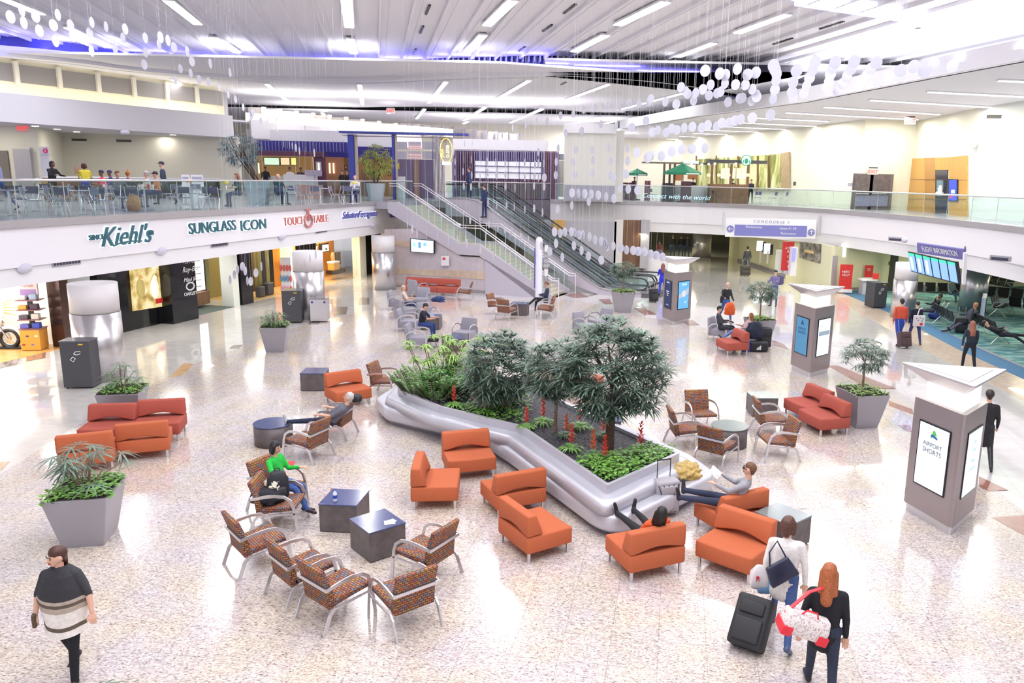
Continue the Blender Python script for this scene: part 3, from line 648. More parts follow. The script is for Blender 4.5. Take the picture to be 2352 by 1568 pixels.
def rails(o, nm='handrail'):
    for h in (.95, .82):
        q = h; pts = [sp(s1 - .5, o, 4.5 + q), sp(s1, o, 4.5 + q), sp(s2, o, zl + .1 + q), sp(s3, o, zl + .1 + q), sp(s4, o, .1 + q), sp(s4 + .35, o, .1 + q)]
        if h > .9: pts += [sp(s4 + .36, o, 0)]
        MB().tube(pts, .024, 6).build(nm, WTUBE, st)
    a, b = sp(s1, o, 4.5), sp(s2, o, zl + .1)
    for (p, q, n) in ((a, b, 5), (sp(s2, o, zl + .1), sp(s3, o, zl + .1), 2), (sp(s3, o, zl + .1), sp(s4, o, .1), 7)):
        for k in range(n):
            c = p.lerp(q, (k + .5) / n); MB().tube([c, c + Vector((0, 0, .92))], .015, 6).build('rail_post', WTUBE, st)
            d0, d1 = p.lerp(q, k / n), p.lerp(q, (k + 1) / n - .02)
            MB().hexa([d0 + Vector((0, 0, .08)), d1 + Vector((0, 0, .08)), d1 + Vector((0, 0, .75)), d0 + Vector((0, 0, .75))], [x + n3 * .012 for x in (d0 + Vector((0, 0, .08)), d1 + Vector((0, 0, .08)), d1 + Vector((0, 0, .75)), d0 + Vector((0, 0, .75)))]).build('glass_panel', GLASS, st)
rails(.08); rails(SW + .08); 
# escalators: local s grows upwards
ESK = mat('escalator_steel', (.66, .64, .66), .22, .9); ESKP = mat('escalator_skirt_paint', (.52, .48, .56), .4); RUB = mat('handrail_rubber', (.02, .02, .025), .35)
EG = glassm('escalator_glass', (.92, .97, .97)); STEPM = mat('escalator_step', (.40, .38, .42), .4, .3)
def escalator(base, label):
    e = root('escalator', (0, 0, 0), 0, label, 'escalator'); B = Vector((base[0], base[1], 0))
    def q(s, o, z): return B - u3 * s + n3 * o + Vector((0, 0, z))
    R = 4.478; s0, run = 1.9, R / .60; sE = s0 + run
    def prof(h): return [(0, h), (s0 - .5, h), (s0 + .3, h + .12), (s0 + .9, h + .42), (sE - .6, h + R - .42), (sE, h + R - .1), (sE + .6, h + R), (sE + 2.0, h + R)]
    for o in (0, 1.25):
        t, b = prof(.22), [(0, 0), (s0 + .4, 0), (s0 + 1.5, .32), (sE - .1, R - .9), (sE + .6, R - .75), (sE + 2.0, R - .75)]
        A = [(x, z) for x, z in t] + b[::-1]
        MB().hexa([q(x, o, z) for x, z in A], [q(x, o + .2, z) for x, z in A]).build('skirt', ESKP, e)
        MB().tube([q(x, o + .1, z + .03) for x, z in t], .15, 4, flat=.035).build('deck', ESK, e)
        hr = prof(.98); pts = [q(-.02, o + .1, .35), q(-.28, o + .1, .50), q(-.36, o + .1, .70), q(-.22, o + .1, .92)] + [q(x, o + .1, z) for x, z in hr]
        MB().tube(pts, .045, 6).build('handrail', RUB, e)
        g = prof(.25)
        for k in range(len(g) - 1):
            a0, a1 = g[k], g[k + 1]; L = [q(a0[0], o + .09, a0[1]), q(a1[0], o + .09, a1[1]), q(a1[0], o + .09, a1[1] + .70), q(a0[0], o + .09, a0[1] + .70)]
            MB().hexa(L, [v + n3 * .015 for v in L]).build('glass_panel', EG, e)
    n = 20
    for k in range(n):
        s = s0 + .1 + k * run / n; z = max(.02, R * (k + .5) / n)
        L = [q(s, .2, z - .2), q(s + run / n, .2, z - .2), q(s + run / n, 1.25, z - .2), q(s, 1.25, z - .2)]
        MB().hexa(L, [v + Vector((0, 0, .2)) for v in L]).build('step', STEPM, e)
    L = [q(-.9, .1, .012), q(s0, .1, .012), q(s0, 1.35, .012), q(-.9, 1.35, .012)]; MB().hexa(L, [v + Vector((0, 0, .02)) for v in L]).build('landing_plate', DARKG, e)
    for o in (.22, 1.22): MB().bar(q(s0, o, .3), q(sE, o, R + .2), .03, .06).build('brush_strip', BLACKM, e)
    return e
eb = Vector((3.05, 39.75))
escalator((eb.x, eb.y), 'escalator nearer the stairs with black handrails and glass sides'); e2 = eb + Vector((sn.x, sn.y)) * 1.75
escalator((e2.x, e2.y), 'second escalator running behind the first, under the walkway edge')
# ---------------------------------------------------------------- furniture prototypes
def uvmat(name, builder):
    m = bpy.data.materials.new(name); m.use_nodes = True; builder(m.node_tree, m.node_tree.nodes['Principled BSDF']); return m
def pat(t, b):
    L = t.links.new; tc = t.nodes.new('ShaderNodeTexCoord'); br = nd(t, 'ShaderNodeTexBrick', offset=.5)
    br.inputs['Scale'].default_value = 1; br.inputs['Brick Width'].default_value = .062; br.inputs['Row Height'].default_value = .036; br.inputs['Mortar Size'].default_value = .006; br.inputs['Mortar Smooth'].default_value = .3
    br.inputs['Color1'].default_value = (0, 0, 0, 1); br.inputs['Color2'].default_value = (1, 1, 1, 1); br.inputs['Mortar'].default_value = (0, 0, 0, 1); br.inputs['Bias'].default_value = 0
    L(tc.outputs['UV'], br.inputs['Vector'])
    r = ramp(t, [(0, (.42, .13, .05)), (.30, (.17, .18, .23)), (.50, (.40, .22, .06)), (.68, (.27, .09, .08)), (.86, (.46, .17, .07))], 'CONSTANT'); L(br.outputs['Color'], r.inputs[0])
    mx = nd(t, 'ShaderNodeMix', data_type='RGBA'); mx.inputs[7].default_value = (.055, .022, .018, 1); L(br.outputs['Fac'], mx.inputs[0]); L(r.outputs[0], mx.inputs[6]); L(mx.outputs[2], b.inputs['Base Color'])
    b.inputs['Roughness'].default_value = .75
PATT = uvmat('patterned_fabric', pat)
def lounge(name, m, label):             # width along x, faces -y
    r = root(name, (0, 0, 0), 0, label, 'lounge chair'); W, D = .97, .84
    def curved(z, y0, y1, dip, zb, n=12):   # seat block with a scooped top
        R = []
        for i in range(n + 1):
            x = -W / 2 + W * i / n; c = 1 - (2 * i / n - 1) ** 2
            R.append([(x, y0, zb), (x, y1, zb), (x, y1, z), (x, (y0 + y1) / 2 + .1, z - dip * c * .8), (x, y0 + .12, z - dip * c * .5), (x, y0, z - dip * c * .35)])
        return MB().loft(R)
    s = curved(.45, -D / 2, D / 2, .035, .17)
    s.build('seat', m, r, smooth=True, bevel=.03, seg=2)
    b = MB(); R = []; n = 12
    for i in range(n + 1):
        x = -W / 2 + W * i / n; c = 1 - (2 * i / n - 1) ** 2; c2 = c ** 2
        R.append([(x, D / 2, .45 + .07 * c2), (x, D / 2 - .01, .80), (x, D / 2 - .17 - .0 * c, .80), (x, D / 2 - .30 + .05 * c, .46 + .07 * c2)])
    b.loft(R).build('backrest', m, r, smooth=True, bevel=.028, seg=2)
    for sx in (-1, 1):
        for sy in (-1, 1): MB().box((sx * (W / 2 - .06), sy * (D / 2 - .06), .085), (.04, .04, .17)).build('leg', ALU, r, bevel=.004)
    return r
def armchair(name, m, label):
    r = root(name, (0, 0, 0), 0, label, 'armchair'); W = .60
    MB().loft([[(-W / 2, -.36, .40), (W / 2, -.36, .40), (W / 2, -.36, .475), (-W / 2, -.36, .475)], [(-W / 2, -.05, .37), (W / 2, -.05, .37), (W / 2, -.05, .455), (-W / 2, -.05, .455)], [(-W / 2, .24, .33), (W / 2, .24, .33), (W / 2, .24, .43), (-W / 2, .24, .43)]]).build('seat', m, r, smooth=True, bevel=.022)
    MB().loft([[(-W / 2, .17, .33), (W / 2, .17, .33), (W / 2, .28, .30), (-W / 2, .28, .30)], [(-W / 2, .22, .60), (W / 2, .22, .60), (W / 2, .31, .60), (-W / 2, .31, .60)], [(-W / 2, .33, .90), (W / 2, .33, .90), (W / 2, .405, .89), (-W / 2, .405, .89)]]).build('backrest', m, r, smooth=True, bevel=.02)
    for s in (-1, 1):
        x = s * (W / 2 + .035)
        MB().tube([(x, -.40, 0), (x, -.375, .22), (x, -.345, .45), (x, -.30, .585), (x, -.20, .655), (x, -.05, .675), (x, .12, .66), (x, .335, .62)], .024, 4, flat=.010, up=(1, 0, 0)).build('arm', ALU, r)
        MB().tube([(x, .22, .34), (x, .30, .26), (x, .40, 0)], .024, 4, flat=.011, up=(1, 0, 0)).build('leg', ALU, r)
        MB().tube([(x, -.365, .36), (x, -.10, .345), (x, .22, .32)], .014, 4, flat=.010, up=(1, 0, 0)).build('side_rail', ALU, r)
    MB().bar((-W / 2 - .04, .335, .62), (W / 2 + .04, .335, .62), .03, .045).build('back_rail', ALU, r)
    MB().bar((-W / 2 - .04, .25, .32), (W / 2 + .04, .25, .32), .03, .02).build('stretcher', ALU, r)
    return r
def clubchair(name, m, label):
    r = root(name, (0, 0, 0), 0, label, 'club chair'); W = .62
    MB().box((0, -.04, .30), (W, .66, .26)).build('seat', m, r, smooth=True, bevel=.035, seg=3)
    MB().loft([[(-W / 2, .20, .16), (W / 2, .20, .16), (W / 2, .38, .16), (-W / 2, .38, .16)], [(-W / 2, .22, .50), (W / 2, .22, .50), (W / 2, .40, .50), (-W / 2, .40, .50)], [(-W / 2 + .02, .32, .86), (W / 2 - .02, .32, .86), (W / 2 - .02, .43, .84), (-W / 2 + .02, .43, .84)]]).build('backrest', m, r, smooth=True, bevel=.035, seg=3)
    for s in (-1, 1):
        x = s * (W / 2 + .03)
        MB().tube([(x, -.36, 0), (x, -.36, .46), (x, -.31, .60), (x, -.18, .665), (x, .0, .67), (x, .20, .62), (x, .34, .50), (x, .36, 0)], .024, 4, flat=.010, up=(1, 0, 0)).build('arm', ALU, r)
    return r
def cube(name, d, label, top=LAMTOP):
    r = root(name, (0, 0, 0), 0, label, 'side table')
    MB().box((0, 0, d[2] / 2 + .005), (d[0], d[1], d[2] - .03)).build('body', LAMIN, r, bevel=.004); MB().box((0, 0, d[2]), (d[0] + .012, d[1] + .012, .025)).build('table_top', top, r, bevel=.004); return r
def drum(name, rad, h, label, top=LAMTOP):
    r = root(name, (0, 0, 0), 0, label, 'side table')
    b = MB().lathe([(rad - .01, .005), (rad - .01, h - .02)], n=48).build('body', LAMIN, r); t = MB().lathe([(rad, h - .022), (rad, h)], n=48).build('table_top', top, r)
    for o in (b, t):
        for p in o.data.polygons: p.use_smooth = abs(p.normal.z) < .5
    return r
def backedge(A, B, zt, ybk, face):       # place a chair from the two ends of its back's top edge; face +1 towards the camera, -1 away
    a, b = at(*A, zt), at(*B, zt); c = (a + b) / 2; d = (b - a).normalized(); f = Vector((d.y, -d.x, 0))

    f = f * (1 if face > 0 else -1)
    loc = c + f * ybk; rz = math.atan2(f.y, f.x) + PI / 2
    return (loc.x, loc.y, 0.0), rz
LO = lounge('lounge_chair', ORANGE, ''); LR = lounge('lounge_chair', BRICK, '')
def putL(p, A, B, f, lab, g=None): l, rz = backedge(A, B, .80, .40, f); return place(p, l, rz, lab, g)
gO = 'orange lounge chairs'
O1 = putL(LO, (1012, 990), (1122, 981), 1, 'orange lounge chair beside the bend of the planter bench, open towards the viewer', gO)
O2 = putL(LO, (943, 1080), (957, 1032), 1, 'orange lounge chair seen side-on, its back turned to the blue-topped tables', gO)
O3 = putL(LO, (1147, 1094), (1249, 1077), -1, 'orange lounge chair shown from behind, tight against the planter bench', gO)
O4 = putL(LO, (1147, 1140), (1213, 1187), -1, 'orange lounge chair with its slit back to the viewer, overlapping the one behind it', gO)
O5 = putL(LO, (1456, 1226), (1570, 1204), -1, 'orange lounge chair in which the woman with braids lies', gO)
O6 = putL(LO, (1668, 1146), (1768, 1122), -1, 'orange lounge chair under the man reading a book', gO)
O7 = putL(LO, (1660, 1154), (1787, 1193), 1, 'empty orange lounge chair in front of the green-topped table', gO)
O8 = putL(LO, (747, 856), (820, 846), 1, 'orange lounge chair standing between dark cube table and patterned armchair', gO)
O9 = putL(LR, (1863, 878), (1917, 899), 1, 'brick orange lounge chair, farther one of the pair by the tree planter', gO)
O10 = putL(LR, (1901, 901), (1958, 926), 1, 'brick orange lounge chair touching the grey tree planter', gO)
O11 = putL(LR, (208, 926), (316, 923), 1, 'red lounge chair directly before the palm planter by the round column', gO)
O12 = putL(LR, (320, 917), (424, 912), 1, 'red lounge chair at the outer end of the red group', gO)
O13 = putL(LO, (266, 977), (380, 967), -1, 'rust lounge chair seen from behind in front of the red pair', gO)
O14 = putL(LO, (130, 1004), (252, 991), -1, 'rust lounge chair half hidden behind the fan palm leaves', gO)
for i, (a, b, w) in enumerate((((936, 635), (976, 637), 'partly hidden by the tall grey chair'), ((979, 637), (1016, 639), 'in the middle of the three'), ((1018, 639), (1058, 641), 'next to the lone patterned armchair'))):
    putL(LR, a, b, 1, 'dark red lounge seat along the stone stair wall, ' + w, 'red seats along the stair wall')
putL(LO, (1205, 842), (1268, 856), -1, 'orange lounge chair seen through the small trees behind the planter', gO)
putL(LO, (1290, 833), (1340, 845), -1, 'orange lounge chair hidden behind the biggest tree crown', gO)
putL(LR, (1694, 752), (1722, 764), 1, 'brick orange seat under the woman in ripped jeans', gO)

AC = armchair('armchair', PATT, '')
def putA(A, B, f, lab, g='patterned armchairs with steel arms'): l, rz = backedge(A, B, .89, .39, f); return place(AC, l, rz, lab, g)
A1 = putA((909, 1331), (1010, 1296), -1, 'patterned armchair nearest the bottom edge, back to the viewer')
A2 = putA((995, 1228), (1058, 1190), -1, 'patterned armchair facing the blue-topped tables from the planter side')
A3 = putA((662, 1273), (752, 1325), -1, 'patterned armchair with its large back turned, second from the bottom edge')
A4 = putA((596, 1228), (656, 1273), -1, 'patterned armchair squeezed between two others left of the tables')
A5 = putA((497, 1163), (551, 1214), -1, 'patterned armchair at the outer corner of the group, seat turned to the tables')
A6 = putA((565, 1113), (597, 1077), 1, 'patterned armchair loaded with the black backpack and coat')
A7 = putA((575, 1058), (611, 1043), 1, 'patterned armchair on which the woman in green sits')
A8 = place(AC, tuple(at(770, 962, .4).xy) + (0,), math.radians(-97), 'patterned armchair in which the grey-haired man lies back')
A9 = putA((716, 974), (764, 954), -1, 'empty patterned armchair beside the reclining grey-haired man')
A10 = putA((838, 838), (866, 825), 1, 'patterned armchair beside the end of the planter bench')
A11 = putA((1570, 895), (1626, 893), 1, 'patterned armchair facing the viewer behind the round green-grey table')
A12 = putA((1525, 923), (1548, 952), -1, 'patterned armchair seen side-on nearest the tree trunk')
A13 = putA((1597, 974), (1661, 989), -1, 'patterned armchair with its back before the round green-grey table')
A14 = putA((1721, 902), (1748, 930), -1, 'patterned armchair in front of the square green-grey table')
A15 = putA((1817, 950), (1844, 970), 1, 'patterned armchair between the round table and the orange pair')
A16 = putA((1091, 640), (1081, 656), 1, 'dark patterned armchair at the end of the red wall seats')
A17 = putA((1113, 676), (1133, 671), 1, 'patterned armchair, outer one beside the small dark cube table')
A18 = putA((1138, 686), (1168, 689), -1, 'patterned armchair with its back before the small dark cube table')
A19 = putA((1281, 678), (1268, 690), 1, 'patterned armchair near the sign post, in front of the man in coat')
place(AC, tuple(at(1255, 703, .4).xy) + (0,), math.radians(-100), 'patterned armchair carrying the man in the dark coat')
GC = clubchair('club_chair', GREYF, '')
def putG(A, B, f, lab): l, rz = backedge(A, B, .85, .40, f); return place(GC, l, rz, lab, 'grey club chairs')
G1 = putG((926, 748), (940, 738), 1, 'grey club chair of the young man in the black shirt')
putG((907, 713), (919, 705), 1, 'grey club chair right behind the young man in black')
G3 = putG((900, 682), (921, 689), -1, 'grey club chair in which the pale-haired man sits')
putG((887, 670), (899, 664), 1, 'grey club chair farthest out beyond the pale-haired man')
putG((933, 641), (957, 644), -1, 'grey club chair backing onto the round column')
putG((958, 659), (989, 660), 1, 'grey club chair with the dark blue coat, facing the viewer')
putG((953, 695), (987, 692), 1, 'grey club chair behind the small blue-topped cube')
putG((1061, 727), (1098, 730), 1, 'grey club chair beside the blue drum table')
putG((1317, 716), (1335, 713), 1, 'grey club chair just above the small tree tops')
putG((1380, 704), (1412, 710), 1, 'grey club chair mostly hidden behind the big tree crown')
G11 = putG((1621, 731), (1643, 722), 1, 'grey club chair of the man reading beside the tree planter')

def putT(kind, cpx, size, rz, lab, top=LAMTOP, h=.5):
    c = at(*cpx, h); t = cube('side_table', (size[0], size[1], h), lab, top); t.location = (c.x, c.y, 0); t.rotation_euler[2] = rz; return t
def quadrot(p0, p1, z=.5): a, b = at(*p0, z), at(*p1, z); return math.atan2(b.y - a.y, b.x - a.x)
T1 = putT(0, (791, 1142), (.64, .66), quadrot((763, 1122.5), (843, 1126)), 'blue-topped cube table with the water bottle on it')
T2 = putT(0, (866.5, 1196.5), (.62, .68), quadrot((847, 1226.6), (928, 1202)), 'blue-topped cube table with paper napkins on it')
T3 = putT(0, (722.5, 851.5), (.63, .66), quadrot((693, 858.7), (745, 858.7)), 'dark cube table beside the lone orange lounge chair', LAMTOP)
c4 = [at(x, y, .5) for x, y in ((1779, 1155), (1858, 1185), (1822, 1206), (1740, 1170))]
T4 = putT(0, (1799.5, 1180), ((c4[1] - c4[0]).length, .62), quadrot((1779, 1155), (1858, 1185)), 'wide green-grey topped table behind the empty orange chair', LAMTOPG)
T5 = putT(0, (1751, 907), (.64, .66), quadrot((1738, 914), (1789, 914)), 'square green-grey table behind a patterned armchair', LAMTOPG)
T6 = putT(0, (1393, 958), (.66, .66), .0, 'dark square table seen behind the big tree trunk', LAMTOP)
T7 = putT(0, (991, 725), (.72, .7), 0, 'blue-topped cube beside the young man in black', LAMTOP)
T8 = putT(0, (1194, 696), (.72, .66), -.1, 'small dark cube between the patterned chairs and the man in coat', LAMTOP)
def putR(cpx, rad, h, lab, top): c = at(*cpx, h); t = drum('round_table', rad, h, lab, top); t.location = (c.x, c.y, 0); return t
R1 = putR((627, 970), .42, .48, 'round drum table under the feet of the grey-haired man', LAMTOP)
R2 = putR((1676, 976), .42, .48, 'round green-grey drum table between four patterned armchairs', LAMTOPG)
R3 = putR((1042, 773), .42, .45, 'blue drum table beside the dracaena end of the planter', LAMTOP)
c = at(990, 778, .3); ot = root('ottoman', (c.x, c.y, 0), .1, 'low black footstool beside the blue drum table', 'footstool')
MB().box((0, 0, .30), (.55, .45, .14)).build('seat', BLACKM, ot, bevel=.03, smooth=True)
for sx in (-1, 1):
    for sy in (-1, 1): MB().box((sx * .22, sy * .18, .115), (.03, .03, .23)).build('leg', ALU, ot)

# ---------------------------------------------------------------- planters
def planter(label, corners, h, name='planter', m=POTM):   # corners: three rim points (side, front corner, side) seen at rim height
    P = [at(*q, h) for q in corners]; a, b, d = P; c4_ = a + d - b; ctr = (a + b + c4_ + d) / 4
    r = root(name, (ctr.x, ctr.y, 0), 0, label, 'planter'); top = [Vector((p.x - ctr.x, p.y - ctr.y, h)) for p in (a, b, d, c4_)]
    k = .66; bot = [Vector((p.x * k, p.y * k, 0)) for p in top]
    MB().hexa(bot, [Vector((p.x, p.y, h)) for p in top]).build('pot', m, r, bevel=.012)
    MB().hexa([p * .93 + Vector((0, 0, h * .07 + .002)) for p in top], [p * .93 + Vector((0, 0, h * .07 + .02)) for p in top]).build('soil', mat('soil', (.03, .02, .015), .9), r)
    return r, ctr, top
random.seed(3)
LEAFD = mat('leaf_dark', (.11, .21, .10), .45, noise=.5, nscale=6); LEAFM = mat('leaf_bright', (.18, .40, .07), .4, noise=.5, nscale=9); LEAFG = mat('leaf_grey_green', (.13, .20, .15), .45, noise=.5, nscale=5)
LEAFP = mat('leaf_pale', (.30, .48, .12), .45, noise=.4, nscale=8); BARK = mat('bark', (.25, .17, .12), .8, noise=.3, nscale=30); BARKD = mat('bark_dark', (.09, .055, .04), .8, noise=.4, nscale=30)
def leaf(mb, p, d, L, w, droop=.3, seg=3):
    p = Vector(p); d = Vector(d).normalized(); s = d.cross(Vector((0, 0, 1)))
    s = s.normalized() if s.length > .05 else Vector((1, 0, 0)); vs = []
    prof = [(0, .15), (.3, .9), (.65, .8), (1, 0)] if seg == 3 else [(0, .2), (.5, 1), (1, 0)]
    for t, ww in prof:
        q = p + d * L * t - Vector((0, 0, droop * L * t * t))
        if ww == 0: vs.append(q)
        else: vs += [q - s * w * ww / 2, q + s * w * ww / 2]
    n = len(vs); fs = [(i, i + 1, i + 3, i + 2) for i in range(0, n - 3, 2)] + [(n - 3, n - 2, n - 1)]
    mb.add(vs, fs)
def rdir(up=0.0): 
    a = random.uniform(0, 2 * PI); return Vector((math.cos(a), math.sin(a), up))
def whorl(mb, p, n, L, w, up=.2, droop=.5):
    for k in range(n):
        a = 2 * PI * k / n + random.uniform(-.3, .3); leaf(mb, p, (math.cos(a), math.sin(a), up + random.uniform(-.35, .5)), L * random.uniform(.7, 1.15), w, droop)
def leafobj(mb, name, m, parent): return mb.build(name, m, parent, uv=False)
def groundcover(parent, top, z, n, size=.075, m=LEAFM, over=.04):
    mb = MB(); a, b, d, c = top
    for k in range(n):
        u, v = random.random(), random.random(); p = (a.lerp(b, u)).lerp(c.lerp(d, u), v); p = Vector((p.x * (.97 + over), p.y * (.97 + over), z + random.uniform(-.01, .13)))
        leaf(mb, p, rdir(random.uniform(.1, .9)), size * random.uniform(.8, 1.7), size * .8, .5, 2)
    return leafobj(mb, 'ground_leaves', m, parent)
def fanpalm(parent, z0, stems, H, spread, L=.36, m=LEAFG, n=9):
    st_ = MB(); lf = MB()
    for k in range(stems):
        a = random.uniform(0, 2 * PI); r_ = random.uniform(.15, 1) * spread; h = H * random.uniform(.45, 1) * (1.1 - .45 * r_ / spread)
        b = Vector((math.cos(a) * .08, math.sin(a) * .08, z0)); t = Vector((math.cos(a) * r_, math.sin(a) * r_, z0 + h)); mid = b.lerp(t, .5) + Vector((-math.cos(a) * .03, -math.sin(a) * .03, h * .12))
        st_.tube([b, mid, t], .008, 5)
        out = Vector((math.cos(a), math.sin(a), 0)); sd = Vector((-math.sin(a), math.cos(a), 0))
        for j in range(n):
            f = (j / (n - 1) - .5) * 4.2; leaf(lf, t, out * math.cos(f) + sd * math.sin(f) + Vector((0, 0, .25 * random.random())), L * random.uniform(.8, 1.1), .032, .42)
    leafobj(st_, 'stem', BARK, parent); return leafobj(lf, 'fronds', m, parent)
def topiary(parent, z0, zc, rad, squash, n_wh, L=.2, w=.02, m=LEAFG, trunk=.03, multi=1, lean=(0, 0), tm=BARK, nl=12, droop=.6):
    tb = MB(); lf = MB(); C = Vector((lean[0], lean[1], zc))
    for k in range(multi):
        a = 2 * PI * k / max(multi, 1); o = Vector((math.cos(a), math.sin(a), 0)) * (.09 if multi > 1 else 0)
        b = Vector((0, 0, z0)) + o * .7; t = C + o * 2 - Vector((0, 0, rad * squash * .45)); tb.tube([b, b.lerp(t, .35) + o * .2, b.lerp(t, .7), t], [trunk * 1.25, trunk, trunk * .85, trunk * .7], 8)
        for j in range(7):
            d = rdir(random.uniform(.05, 1.1)).normalized(); e = C + Vector((d.x * rad, d.y * rad, d.z * rad * squash)) * .7; tb.tube([t, t.lerp(e, .5) + Vector((0, 0, .05)), e], [trunk * .35, trunk * .25, trunk * .12], 5)
    for k in range(n_wh):
        d = Vector((random.gauss(0, 1), random.gauss(0, 1), random.gauss(0, 1))).normalized(); q = random.uniform(.45, 1) ** .6
        p = C + Vector((d.x * rad, d.y * rad, d.z * rad * squash)) * q; whorl(lf, p, nl, L, w, .4 + d.z * .4, droop)
    leafobj(tb, 'trunk', tm, parent); return leafobj(lf, 'crown', m, parent)
r, c, t = planter('grey tapered planter with blue-green fan palm, nearest the woman in the poncho', [(91, 1154.6), (243.6, 1145), (290.3, 1091)], .86)
groundcover(r, t, .84, 520, .085); fanpalm(r, .84, 22, .78, .62, .36)
r, c, t = planter('grey planter with fan palm behind the red lounge chairs', [(215.6, 908), (317.6, 905), (343, 880)], .86)
groundcover(r, t, .84, 420, .07); fanpalm(r, .84, 16, .65, .42, .26, LEAFD, 7)
r, c, t = planter('grey planter with fan palm in front of the tall black bin', [(594, 753), (658, 753), (668, 742)], .86)
groundcover(r, t, .84, 260, .08, LEAFP); fanpalm(r, .84, 22, .55, .5, .34, LEAFD, 8)
r, c, t = planter('grey planter with round-headed shrub at the escalator foot', [(1403, 667), (1427, 672), (1460.5, 671)], .95)
groundcover(r, t, .93, 260, .1, LEAFP); topiary(r, .9, 1.95, .62, .55, 110, .24, .035)
r, c, t = planter('grey planter with small round tree next to the seated couple', [(1707, 728), (1734, 737), (1784.5, 735.5)], .95)
groundcover(r, t, .93, 300, .09, LEAFP); topiary(r, .9, 1.98, .58, .62, 170, .2, .022)
r, c, t = planter('big grey planter with small tree next to the two brick orange chairs', [(1918, 885), (1971.5, 911), (2046, 908)], .88)
groundcover(r, t, .86, 420, .07, LEAFP); topiary(r, .8, 1.78, .56, .72, 150, .2, .022)
r, c, t = planter('planter of fan palm cut off by the bottom picture edge', [(130, 1780), (330, 1780), (400, 1660)], .86); fanpalm(r, .84, 12, .62, .45, .34)

# ---------------------------------------------------------------- the big planter bench
BENCHM = mat('bench_silver_metal', (.60, .60, .67), .36, .35)
seat_px = [(861, 912), (884, 937), (1095, 986), (1165, 1030), (1335, 1150), (1408, 1205), (1465, 1195), (1650, 1085), (1590, 1042), (1201, 876), (936, 866)]
SP = [tuple(at(x, y, .45).xy) for x, y in seat_px]
SP = [SP[0], SP[1], SP[2], SP[3], SP[5], SP[7], SP[8], SP[9], SP[10]]
rim_px = [(916, 893), (1010, 934), (1197, 979), (1395, 1115), (1557, 1042), (1240, 900), (1185, 868), (943, 862)]
RP = [tuple(at(x, y, .80).xy) for x, y in rim_px]
def ccw(p): a = sum(p[i - 1][0] * p[i][1] - p[i][0] * p[i - 1][1] for i in range(len(p))); return p if a > 0 else p[::-1]
SP, RP = ccw(SP), ccw(RP)
SP0 = Vector((sum(p[0] for p in SP) / len(SP), sum(p[1] for p in SP) / len(SP)))
bn_ = root('planter_bench', (0, 0, 0), 0, 'long angular silver planter bench with trees, flowers and black gravel', 'planter bench')
def ring(poly, z): return [(p[0], p[1], z) for p in poly]
sr = [.35, .35, .6, .6, .6, .6, .6, .6, .6]
o = MB().loft([ring(rpoly(inset(SP, .16), .5), 0), ring(rpoly(inset(SP, .14), .5), .14)]).build('plinth', mat('bench_plinth', (.35, .34, .40), .3, .5), bn_)
seat = MB().loft([ring(rpoly(inset(SP, .05), .55), .13), ring(rpoly(SP, .6), .19), ring(rpoly(SP, .6), .38), ring(rpoly(inset(SP, .03), .58), .43), ring(rpoly(inset(SP, .08), .55), .45)]).build('seat', BENCHM, bn_, smooth=True)
for p in seat.data.polygons:
    if abs(p.normal.z) > .95: p.use_smooth = False
R2_ = inset(RP, -.30)
stp = MB().loft([ring(rpoly(inset(RP, -.34), .3), .44), ring(rpoly(R2_, .3), .60), ring(rpoly(inset(RP, -.26), .28), .645), ring(rpoly(inset(RP, -.2), .25), .66)]).build('back_step', BENCHM, bn_, smooth=True)
rimo = ring(rpoly(inset(RP, -.03), .03, 2), .60); rimt = ring(rpoly(inset(RP, -.03), .03, 2), .82); rimi = ring(rpoly(inset(RP, .04), .03, 2), .82); rimb = ring(rpoly(inset(RP, .04), .03, 2), .70)
MB().loft([rimo, rimt, rimi, rimb], cap=False).build('rim', BENCHM, bn_)
def gravelm(t, b):
    L = t.links.new; tc = t.nodes.new('ShaderNodeTexCoord'); v = nd(t, 'ShaderNodeTexVoronoi', Scale=24.0); L(tc.outputs['Object'], v.inputs['Vector'])
    r = ramp(t, [(0, (.13, .12, .15)), (.5, (.05, .045, .06)), (.8, (.01, .01, .012))]); L(v.outputs['Distance'], r.inputs[0]); L(r.outputs[0], b.inputs['Base Color'])
    bp = nd(t, 'ShaderNodeBump'); bp.inputs['Strength'].default_value = 1; bp.inputs['Distance'].default_value = .03; bp.invert = True; L(v.outputs['Distance'], bp.inputs['Height']); L(bp.outputs[0], b.inputs['Normal']); b.inputs['Roughness'].default_value = .5
GRAV = uvmat('black_gravel', gravelm)
ob = MB().prism([(p[0], p[1]) for p in inset(RP, .03)], .66, .745).build('gravel_bed', GRAV, bn_); ob['kind'] = 'stuff'
def GB(px, py): return at(px, py, .745)
def inrim(p):
    c_ = False; P = RP
    for i in range(len(P)):
        a, b = P[i - 1], P[i]
        if (a[1] > p.y) != (b[1] > p.y) and p.x < (b[0] - a[0]) * (p.y - a[1]) / (b[1] - a[1]) + a[0]: c_ = not c_
    return c_
def tree(base, crown, rx, sq, nw, label, L, w, trunk, multi=1, tm=BARK, nl=13, droop=.65, m=LEAFG):
    b = GB(*base); r = root('tree', (b.x, b.y, .745), 0, label, 'tree'); cz = aty(*crown, b.y)
    topiary(r, -.02, cz.z - .745, rx, sq, nw, L, w, m, trunk, multi, (cz.x - b.x, 0), tm, nl + 3, .42); return r
tree((1397, 1035), (1412, 848), 1.08, .88, 330, 'largest tree in the bench planter with dark ribbed trunk', .36, .038, .085, 1, BARKD, 13)
tree((1275, 992), (1280, 848), .72, .8, 150, 'slim-stemmed middle tree of the bench planter', .34, .036, .034, 1, BARK, 12)
